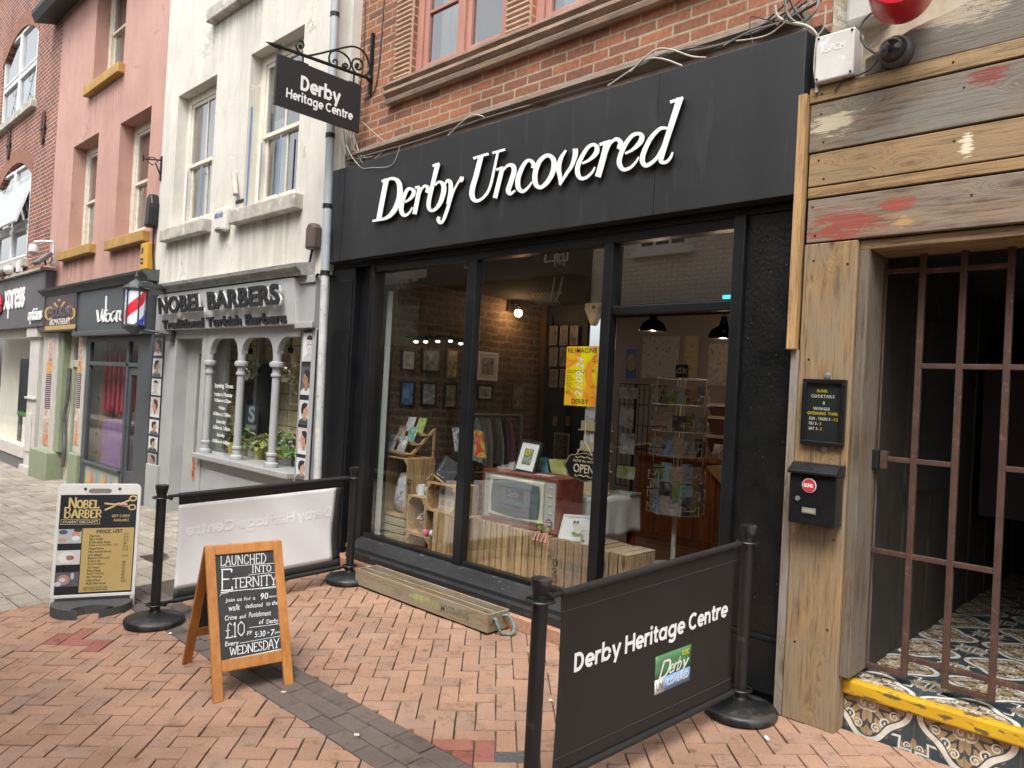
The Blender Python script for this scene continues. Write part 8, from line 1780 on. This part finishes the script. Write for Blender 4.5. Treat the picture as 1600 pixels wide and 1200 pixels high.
# dark wire rack with old photographs
DY=1.55;dc=onY(988,680,DY);dzt=onY(985,600,DY).z;dzb=onY(985,760,DY).z
t=thing('photo_rack','dark wire rack of old photographs behind the cloth covered table','photo rack',(dc.x,DY,FZ));mb=MB();wx=.15
for k in range(7):x=dc.x-wx+k*wx/3;mb.tube([(x,DY,dzb),(x,DY,dzt)],.004,5)
for k in range(6):z=dzb+(dzt-dzb)*k/5;mb.tube([(dc.x-wx,DY,z),(dc.x+wx,DY,z)],.004,5);mb.tube([(dc.x+wx,DY,z),(dc.x+wx+.06,DY+.2,z)],.004,5)
mb.tube([(dc.x,DY+.02,FZ),(dc.x,DY+.02,dzt)],.014,8);mb.lathe([(.18,0),(.18,.012),(.02,.025)],(dc.x,DY+.02,FZ+.001),20);mb.build('wire_frame',m_iron,t)
for k,(a,b,c,d,lab)in enumerate(((966,606,996,622,'wide old photograph, uppermost on the dark wire rack'),(967,640,990,668,'tilted old photograph, second on the dark wire rack'),(967,678,992,708,'grey old photograph, third on the dark wire rack'),(963,730,992,746,'photograph with a green lawn, lowest on the dark wire rack'))):
    A_1,B_2=onY(a,d,DY-.02),onY(c,b,DY-.02);tl_=.02 if k==1 else 0
    leaning('photograph',lab,'photograph',[(A_1.x,DY-.02,A_1.z+tl_),(B_2.x,DY-.02,A_1.z),(B_2.x,DY-.012,B_2.z),(A_1.x,DY-.012,B_2.z+tl_)],[(.08,.08,.08),(.35,.34,.33),(.6,.59,.57)]if k<3 else[(.15,.2,.05),(.4,.42,.2),(.6,.6,.6)],11,.003,'old photographs on the dark rack',k)
# table with cloth
TZ=.80;a,b=onZ(945,793,TZ),onZ(1013,768,TZ);TX1_,TXA=2.66,1.95;TYF,TYB=.88,1.47
t=thing('display_table','low dark table edge carrying the pale cloth inside the shop','table',((TXA+TX1_)/2,(TYF+TYB)/2,FZ));mb=MB();mb.box(TXA,TX1_,TYF,TYB,TZ-.03,TZ)
mb.build('tabletop',m_tv,t,bevel=.004)
for x in(TXA+.04,TX1_-.06):
    for y in(TYF+.03,TYB-.05):mb=MB();mb.box(x,x+.04,y,y+.04,FZ,TZ-.03);mb.build('leg',m_tv,t)
mb=MB();nx=30;pts=[]
top_e=TZ+.006
def drape(path,zt,zb_,nz=8):
    base=len(mb.v);m=len(path)
    for j in range(nz+1):
        f=j/nz
        for i,(x,y,nxx,nyy)in enumerate(path):
            wv=.012*math.sin(i*.9)*f+.004*math.sin(i*2.3+f*3)*f;zz_=zt+(zb_-zt)*f*(1-.04*math.sin(i*.5));mb.v.append((x+nxx*(.006+wv+.01*f),y+nyy*(.006+wv+.01*f),zz_))
    for j in range(nz):
        for i in range(m-1):mb.f.append((base+j*m+i,base+j*m+i+1,base+(j+1)*m+i+1,base+(j+1)*m+i))
path=[(TXA+(TX1_-TXA)*i/26,TYF,0,-1)for i in range(27)]+[(TX1_,TYF+(TYB-TYF)*i/18,1,0)for i in range(1,19)]
drape(path,top_e,.50);mb.quad((TXA,TYF-.006,top_e),(TX1_+.006,TYF-.006,top_e),(TX1_+.006,TYB,top_e),(TXA,TYB,top_e))
o=mb.build('tablecloth',M('pale table cloth',(.58,.58,.56),(.5,.5,.485),4,.8,bmp=.05),None,(2.4,1.1,TZ),smooth=True);tag(o,'creased pale cloth draped over the table behind the television','tablecloth')
o.modifiers.new('thick','SOLIDIFY').thickness=.003
# coloured leaflets standing on the table
leaning('leaflet','green and cream picture sheet standing on the table behind the television','leaflet',[onY(858,738,.98),onY(903,742,.98),onY(903,719,1.02),onY(857,717,1.02)],[(.28,.30,.08),(.45,.44,.16),(.5,.47,.25)],6)
leaning('leaflet','cream and pink picture sheet standing just above the table edge','leaflet',[onY(862,764,.95),onY(905,770,.95),onY(905,741,.97),onY(859,737,.97)],[(.52,.44,.30),(.55,.3,.32),(.56,.50,.2),(.5,.22,.28)],7,.004,None,2)
# wooden card tower
cx_,cy_=onY(930,700,1.05).x,1.05;t=thing('card_tower','pale wooden revolving card stand on the table behind the open sign','card stand',(cx_,cy_,TZ+.01))
zt=onY(930,640,1.05).z;mb=MB();hw=.07;mb.box(cx_-hw,cx_+hw,cy_-hw,cy_+hw,TZ+.03,zt)
n_t=4
for k in range(n_t):
    z=TZ+.04+(zt-TZ-.04)*k/n_t
    for s in(-1,1):mb.box(cx_-hw,cx_+hw,cy_+s*(hw+.03)-.004,cy_+s*(hw+.03)+.004,z,z+.07);mb.box(cx_+s*(hw+.03)-.004,cx_+s*(hw+.03)+.004,cy_-hw,cy_+hw,z,z+.07)
    mb.box(cx_-hw-.035,cx_+hw+.035,cy_-hw-.035,cy_+hw+.035,z-.008,z)
mb.lathe([(.14,0),(.14,.02),(.03,.03)],(cx_,cy_,TZ+.009),24);mb.build('tower',M('pale birch ply',(.60,.48,.30),(.52,.40,.25),6,.5,stretch=(1,1,.2)),t,bevel=.002)
for k in range(n_t):
    z=TZ+.045+(zt-TZ-.04)*k/n_t
    leaning('card','black and white card, '+('lowest','second from below','third from below','highest')[k]+' on the front of the wooden card stand','card',[(cx_-.055,cy_-hw-.024,z),(cx_+.04,cy_-hw-.024,z),(cx_+.04,cy_-hw-.008,z+.145),(cx_-.055,cy_-hw-.008,z+.145)],[(.15,.15,.16),(.4,.41,.42),(.66,.66,.65),(.3,.3,.31)],14,.003,'cards on the wooden stand',k)
    leaning('card','pale card, '+('lowest','second from below','third from below','highest')[k]+' on the door side of the wooden card stand','card',[(cx_+hw+.024,cy_-.05,z),(cx_+hw+.024,cy_+.05,z),(cx_+hw+.008,cy_+.05,z+.12),(cx_+hw+.008,cy_-.05,z+.12)],[(.4,.4,.42),(.6,.6,.6)],14,.003,'cards on the wooden stand',k+9)
# objects along the table end
mb=MB();p=onZ(965,772,TZ+.007);mb.box(p.x-.1,p.x+.12,p.y+.02,p.y+.17,TZ+.007,TZ+.022);tag(mb.build('booklet',picture('green booklet',[(.05,.12,.08),(.3,.33,.28),(.5,.48,.42)],14),None,(p.x,p.y,TZ)),'dark green booklet lying on the door end of the cloth covered table','booklet')
# hanging shirts
HX=.66
t=thing('clothes_rail','thin clothes rail along the brick wall inside the shop','clothes rail',(HX,1.6,1.25));ya,yb=onX(742,650,HX).y,onX(800,650,HX).y;zr=onX(770,648,HX).z
mb=MB();mb.tube([(HX,ya-.1,zr),(HX,yb+.15,zr)],.012,8);mb.tube([(HX,ya-.1,zr),(HX,ya-.1,FZ)],.014,8);mb.tube([(HX,yb+.15,zr),(HX,yb+.15,FZ)],.014,8);mb.build('rail',m_steel,t)
sc_=[((.42,.48,.5),'pale blue'),((.30,.34,.36),'slate grey'),((.52,.48,.38),'cream'),((.20,.17,.14),'dark brown'),((.50,.44,.36),'beige'),((.16,.15,.15),'charcoal'),((.52,.20,.24),'pink')]
for k,(cc,nm)in enumerate(sc_):
    y=ya+(yb-ya)*(k+.3)/len(sc_);t=thing('hanging_shirt',nm+' shirt hanging on the clothes rail by the brick wall','shirt',(HX,y,zr-.03),'shirts on the clothes rail');mb=MB();L=.44+.04*(k%3);seg=10;vs=[]
    for j in range(7):
        f=j/6;hw_=.03+.07*min(1,f*2.2)*(1+.1*f)
        for i in range(seg+1):u=i/seg*2-1;vs.append((HX+u*hw_,y+.014*math.sin(u*9+k)*f+.01*u,zr-.03-(abs(u)**1.4)*.05*(1-f*.6)-L*f))
    n0=len(vs);vs+=[(a,b+.02*(1 if 0<(i_%(seg+1))<seg else 0),c)for i_,(a,b,c)in enumerate(vs)];fs=[]
    for j in range(6):
        for i_ in range(seg):q_=(j*(seg+1)+i_,j*(seg+1)+i_+1,(j+1)*(seg+1)+i_+1,(j+1)*(seg+1)+i_);fs+=[q_,tuple(n0+z for z in reversed(q_))]
    mb.add(vs,fs);mb.build('cloth',M('shirt cloth '+nm,cc,None,9,.85),t,smooth='all')
    mb=MB();mb.tube([(HX-.09,y+.01,zr-.05),(HX,y+.01,zr-.015),(HX+.09,y+.01,zr-.05)],.004,5);mb.tube([(HX,y+.01,zr-.015),(HX,y+.01,zr+.01)],.003,5);mb.build('hanger',m_steel,t)
# brown leaflet tiers on the counter
t=thing('leaflet_rack','brown tiered leaflet rack with pale rims on the pine counter','leaflet rack',(onY(1128,700,3.1).x,3.1,1.041));mdk=M('dark brown board',(.10,.05,.03),(.07,.035,.02),6,.5);rim=M('pale wooden rim',(.45,.36,.27),None,6,.5)
for k,(a,b,c,d)in enumerate(((1113,637,1140,652),(1112,657,1139,685),(1110,687,1138,706))):
    A_1,B_2=onY(a,d,3.1),onY(c+14,b,3.1);mb=MB();mb.hexa([(A_1.x,3.1,A_1.z),(B_2.x,3.1,A_1.z),(B_2.x,3.2,A_1.z),(A_1.x,3.2,A_1.z)],[(A_1.x-.03,3.05,B_2.z),(B_2.x,3.05,B_2.z),(B_2.x,3.25,B_2.z),(A_1.x-.03,3.25,B_2.z)]);mb.build('tier',mdk,t)
    mb=MB();mb.box(A_1.x-.035,B_2.x,3.04,3.27,B_2.z,B_2.z+.03);mb.build('rim',rim,t)
A_1=onY(1110,706,3.1);mb=MB();mb.box(A_1.x+.08,A_1.x+.3,3.12,3.2,1.041,onY(1113,637,3.1).z);mb.build('back_post',mdk,t)
for k,(px,w_,lab)in enumerate(((1112,.11,'left white picture frame leaning on the pine counter'),(1128,.13,'right white picture frame leaning on the pine counter'))):
    p=onY(px,722,3.0);leaning('framed_picture',lab,'picture frame',[(p.x,2.98,1.042),(p.x+w_,2.98,1.042),(p.x+w_,3.03,1.19),(p.x,3.03,1.19)],[(.5,.48,.45),(.12,.11,.1),(.55,.53,.5)],9,.01,None,k)
q=[onY(1103,728,2.93),onY(1127,757,2.93),onY(1139,750,2.93),onY(1139,725,2.93)]
mb=MB();mb.slab(q,.003);tag(mb.build('paper_sheet',M('kraft paper',(.48,.36,.20),None,5,.7),None,tuple(q[0])),'kraft paper sheet hanging over the pine counter edge','paper')
t=thing('parcel_pile','loose pile of brown papers and prints on the pine counter','papers',(onY(1000,715,3.15).x,3.15,1.041))
for k in range(7):
    x=onY(985+k*7,715,3.15).x;an=.5*math.sin(k*2.1);mb=MB(Matrix.Translation((x,3.15+.06*(k%3-1),1.042+k*.012))@Matrix.Rotation(an,4,'Z'));mb.box(-.16,.16,-.11,.11,0,.01);mb.build('sheet',plain(((.42,.31,.18),(.5,.42,.3),(.2,.09,.05),(.35,.27,.18),(.5,.45,.36),(.12,.06,.04),(.45,.35,.22))[k],.6),t)
leaning('picture_board','old brown framed picture leaning above the counter papers','picture',[onY(1010,690,3.3),onY(1032,694,3.3),onY(1040,652,3.4),onY(1018,650,3.4)],[(.06,.025,.015),(.14,.06,.035),(.25,.15,.08)],9,.015)

# ================================================================ INSIDE THE BARBER'S WINDOW
for k,(px,py,Y,lab)in enumerate(((389,582,.40,'big clear glass bulb hanging in the middle barber window'),(452,583,.35,'big clear glass bulb hanging in the right barber window'))):
    p=onY(px,py,Y);t=thing('glass_bulb',lab,'pendant bulb',(p.x,Y,p.z),'glass bulbs in the barber window');r=.13
    mb=MB();mb.lathe([(.01,-r*.95),(r*.6,-r*.8),(r*.95,-r*.3),(r,.02),(r*.75,r*.6),(r*.35,r*1.15),(.03,r*1.7)],(p.x,Y,p.z),22);mb.build('glass',glass('amber bulb glass',(.86,.78,.62),1.2),t,smooth=True)
    mb=MB();mb.lathe([(.03,r*1.65),(.032,r*2.1),(.01,r*2.2)],(p.x,Y,p.z),12);mb.tube([(p.x,Y,p.z+r*2.1),(p.x,Y,2.3)],.006,6);mb.build('socket',m_iron,t)
    mb=MB();mb.tube([(p.x+.04*math.cos(a*1.9),Y+.03*math.sin(a*1.9),p.z-.06+.012*a)for a in range(14)],.004,5);mb.build('filament',M('filament',(.5,.3,.1),None,4,.4),t)
a=onY(453,631,.66);b=onY(476,599,.66);t=thing('open_sign','pale outlined open sign hanging on the stone effect wall in the barber window','sign',(a.x,.66,a.z));mb=MB();x0,x1,z0,z1=a.x,a.x+.62,a.z,b.z
mb.tube([(x0,.66,z0),(x1,.66,z0),(x1,.66,z1),(x0,.66,z1)],.012,6,True);mb.tube([(x0+.1,.66,z1),(x0+.1,.66,2.3)],.004,5);mb.build('outline',M('pale plastic outline',(.72,.75,.70),None,5,.4),t)
mb=MB();lettering(mb,'OPEN',(x0+.07,.655,z0+.11),(1,0,0),(0,0,1),.5,.18,.01,.0);mb.build('lettering',plain((.78,.80,.72)),t)
def plant(label,px,py,Y,n,spread,hgt,cols_,pot):
    p=onY(px,py,Y);x,z=p.x,ZS;t=thing('potted_plant',label,'plant',(x,Y,z),None)
    mb=MB();mb.lathe([(.05,0),(.07,.13),(.062,.13),(.05,.11),(.005,.11)],(x,Y,z+.001),18);mb.build('pot',M('yellow pot '+label[:5],pot,None,6,.5),t,smooth=True)
    for q_,cc in enumerate(cols_):
        mb=MB()
        for k in range(n):
            an=random.uniform(0,6.28);rr_=random.uniform(.02,spread);c_=Vector((x+rr_*math.cos(an)*1.2,min(Y+rr_*math.sin(an)*.4,Y+.2),z+.1+random.uniform(.0,hgt)*(1-rr_/spread*.5)));d1=Vector((math.cos(an),.5*math.sin(an),random.uniform(-.8,.3))).normalized();s_=d1.cross(Vector((0,0,1))).normalized()*random.uniform(.022,.04);L=random.uniform(.06,.12);up_=Vector((0,0,.015))
            mb.add([c_,c_+d1*L*.4+s_+up_,c_+d1*L,c_+d1*L*.4-s_+up_,c_+d1*L*.45],[(0,1,4),(1,2,4),(2,3,4),(3,0,4)])
        mb.build('leaf_cluster',M('leaf '+label[:8]+str(q_),cc,tuple(v*.6 for v in cc),9,.5),t)
    mb=MB()
    for k in range(6):an=k;mb.tube([(x,Y,z+.1),(x+spread*.5*math.cos(an),Y+.06*math.sin(an),z+hgt*.8)],.004,4)
    mb.build('stem',plain((.10,.16,.05)),t)
plant('leafy plant in a pot beside the first barber window column',362,720,.32,36,.26,.34,[(.10,.24,.04),(.20,.34,.08)],(.50,.44,.12))
plant('yellow green trailing plant between two barber window columns',404,738,.28,30,.2,.2,[(.30,.40,.08),(.42,.42,.12)],(.4,.36,.12))
plant('bushy green plant at the right end of the barber window',450,735,.30,55,.34,.3,[(.12,.26,.05),(.28,.38,.09)],(.3,.3,.28))
a=onY(323,746,.094);b=onY(350,708,.094);t=thing('comic_poster','red and blue comic poster of a car stuck inside the barber glass','poster',(a.x,.09,a.z));mb=MB();mb.box(a.x,b.x,.092,.094,a.z,b.z);mb.build('sheet',plain((.42,.52,.58),.5),t)
W0,H0=b.x-a.x,b.z-a.z
mb=MB();mb.prism([(a.x,a.z+H0*.05),(b.x,a.z+H0*.05),(b.x,a.z+H0*.25),(a.x+W0*.75,a.z+H0*.42),(a.x+W0*.4,a.z+H0*.46),(a.x+W0*.15,a.z+H0*.32),(a.x,a.z+H0*.28)],.0905,.092);mb.build('printed_car',plain((.55,.05,.04)),t)
mb=MB();mb.prism([(a.x+W0*.3,a.z+H0*.4),(a.x+W0*.75,a.z+H0*.38),(a.x+W0*.6,a.z+H0*.62),(a.x+W0*.4,a.z+H0*.62)],.0898,.0905);mb.build('printed_window',plain((.7,.75,.78)),t)
mb=MB();lettering(mb,'STUNT',(a.x+W0*.08,.0915,a.z+H0*.72),(1,0,0),(0,0,1),W0*.84,H0*.2,.0015,.02);mb.build('lettering',plain((.65,.25,.04)),t)
a=onY(298,748,.13);b=onY(306,707,.13);t=thing('comic_poster','narrow yellow comic poster at the edge of the barber door','poster',(a.x,.14,a.z));mb=MB();mb.box(a.x,b.x+.04,.138,.14,max(a.z,.05),b.z);mb.build('sheet',picture('comic print',[(.6,.45,.03),(.05,.05,.05),(.6,.1,.05),(.65,.6,.3)],10),t)
a=onY(383,665,.42);b=onY(405,634,.42);t=thing('shop_poster','dark poster with a pale number two shape in the middle barber window','poster',(a.x,.42,a.z));mb=MB();mb.box(a.x,b.x,.415,.42,a.z-.15,b.z);mb.build('sheet',plain((.03,.035,.045)),t)
mb=MB();lettering(mb,'S',(a.x+(b.x-a.x)*.25,.414,a.z+.05),(1,0,0),(0,0,1),(b.x-a.x)*.5,(b.z-a.z)*.75,.001,.03);lettering(mb,'URBAN BARBER',(a.x+.03,.414,a.z-.03),(1,0,0),(0,0,1),(b.x-a.x)*.8,.05,.001,.01);mb.build('lettering',plain((.30,.33,.36)),t)
mb=MB();mb.tube([((a.x+b.x)/2,.425,b.z),((a.x+b.x)/2,.425,2.3)],.003,4);mb.build('cord',m_iron,t)
a=onY(386,706,.6);b=onY(449,691,.6);t=thing('heater','white slatted heater behind the plants in the barber window','heater',(a.x,.6,a.z));mb=MB();mb.box(a.x,b.x,.6,.7,-.14,b.z);mb.build('case',m_white,t,bevel=.01)
mb=MB();[mb.box(a.x+.03,b.x-.03,.593,.6,a.z+.03+k*.06,a.z+.05+k*.06)for k in range(3)];mb.build('slot',plain((.15,.2,.28)),t)
a=onY(428,738,.5);b=onY(460,700,.5);t=thing('yellow_bag','mustard yellow bag behind the bushy plant in the barber window','bag',(a.x,.5,ZS));mb=MB();mb.hexa([(a.x,.45,ZS+.001),(b.x,.45,ZS+.001),(b.x,.6,ZS+.001),(a.x,.6,ZS+.001)],[(a.x+.03,.47,b.z),(b.x-.02,.47,b.z),(b.x-.02,.56,b.z),(a.x+.03,.56,b.z)]);mb.build('body',M('mustard cloth',(.42,.33,.07),(.34,.26,.05),5,.8),t,bevel=.03)
mb=MB();mb.box(a.x-.1,b.x+.1,.42,.66,ZS-.03,ZS);mb.build('shelf',m_gry,t)
for k,(px,lab)in enumerate(((388,'black jacket hanging left of the pale post in the barber shop'),(415,'black jacket hanging right of the pale post in the barber shop'))):
    p=onY(px,570,.56);t=thing('hanging_jacket',lab,'jacket',(p.x,.56,p.z));mb=MB();z0=onY(px,680,.56).z
    mb.lathe([(.11,z0),(.11,z0+.3),(.12,z0+.7),(.11,p.z-.1),(.06,p.z),(.02,p.z+.02)],(p.x,.56,0),16);mb.build('cloth',M('black cloth '+str(k),(.02,.022,.028),None,6,.85),t,smooth=True)
    mb=MB();mb.tube([(p.x,.56,p.z),(p.x,.73,p.z+.1)],.01,6);mb.build('hook',m_iron,t)
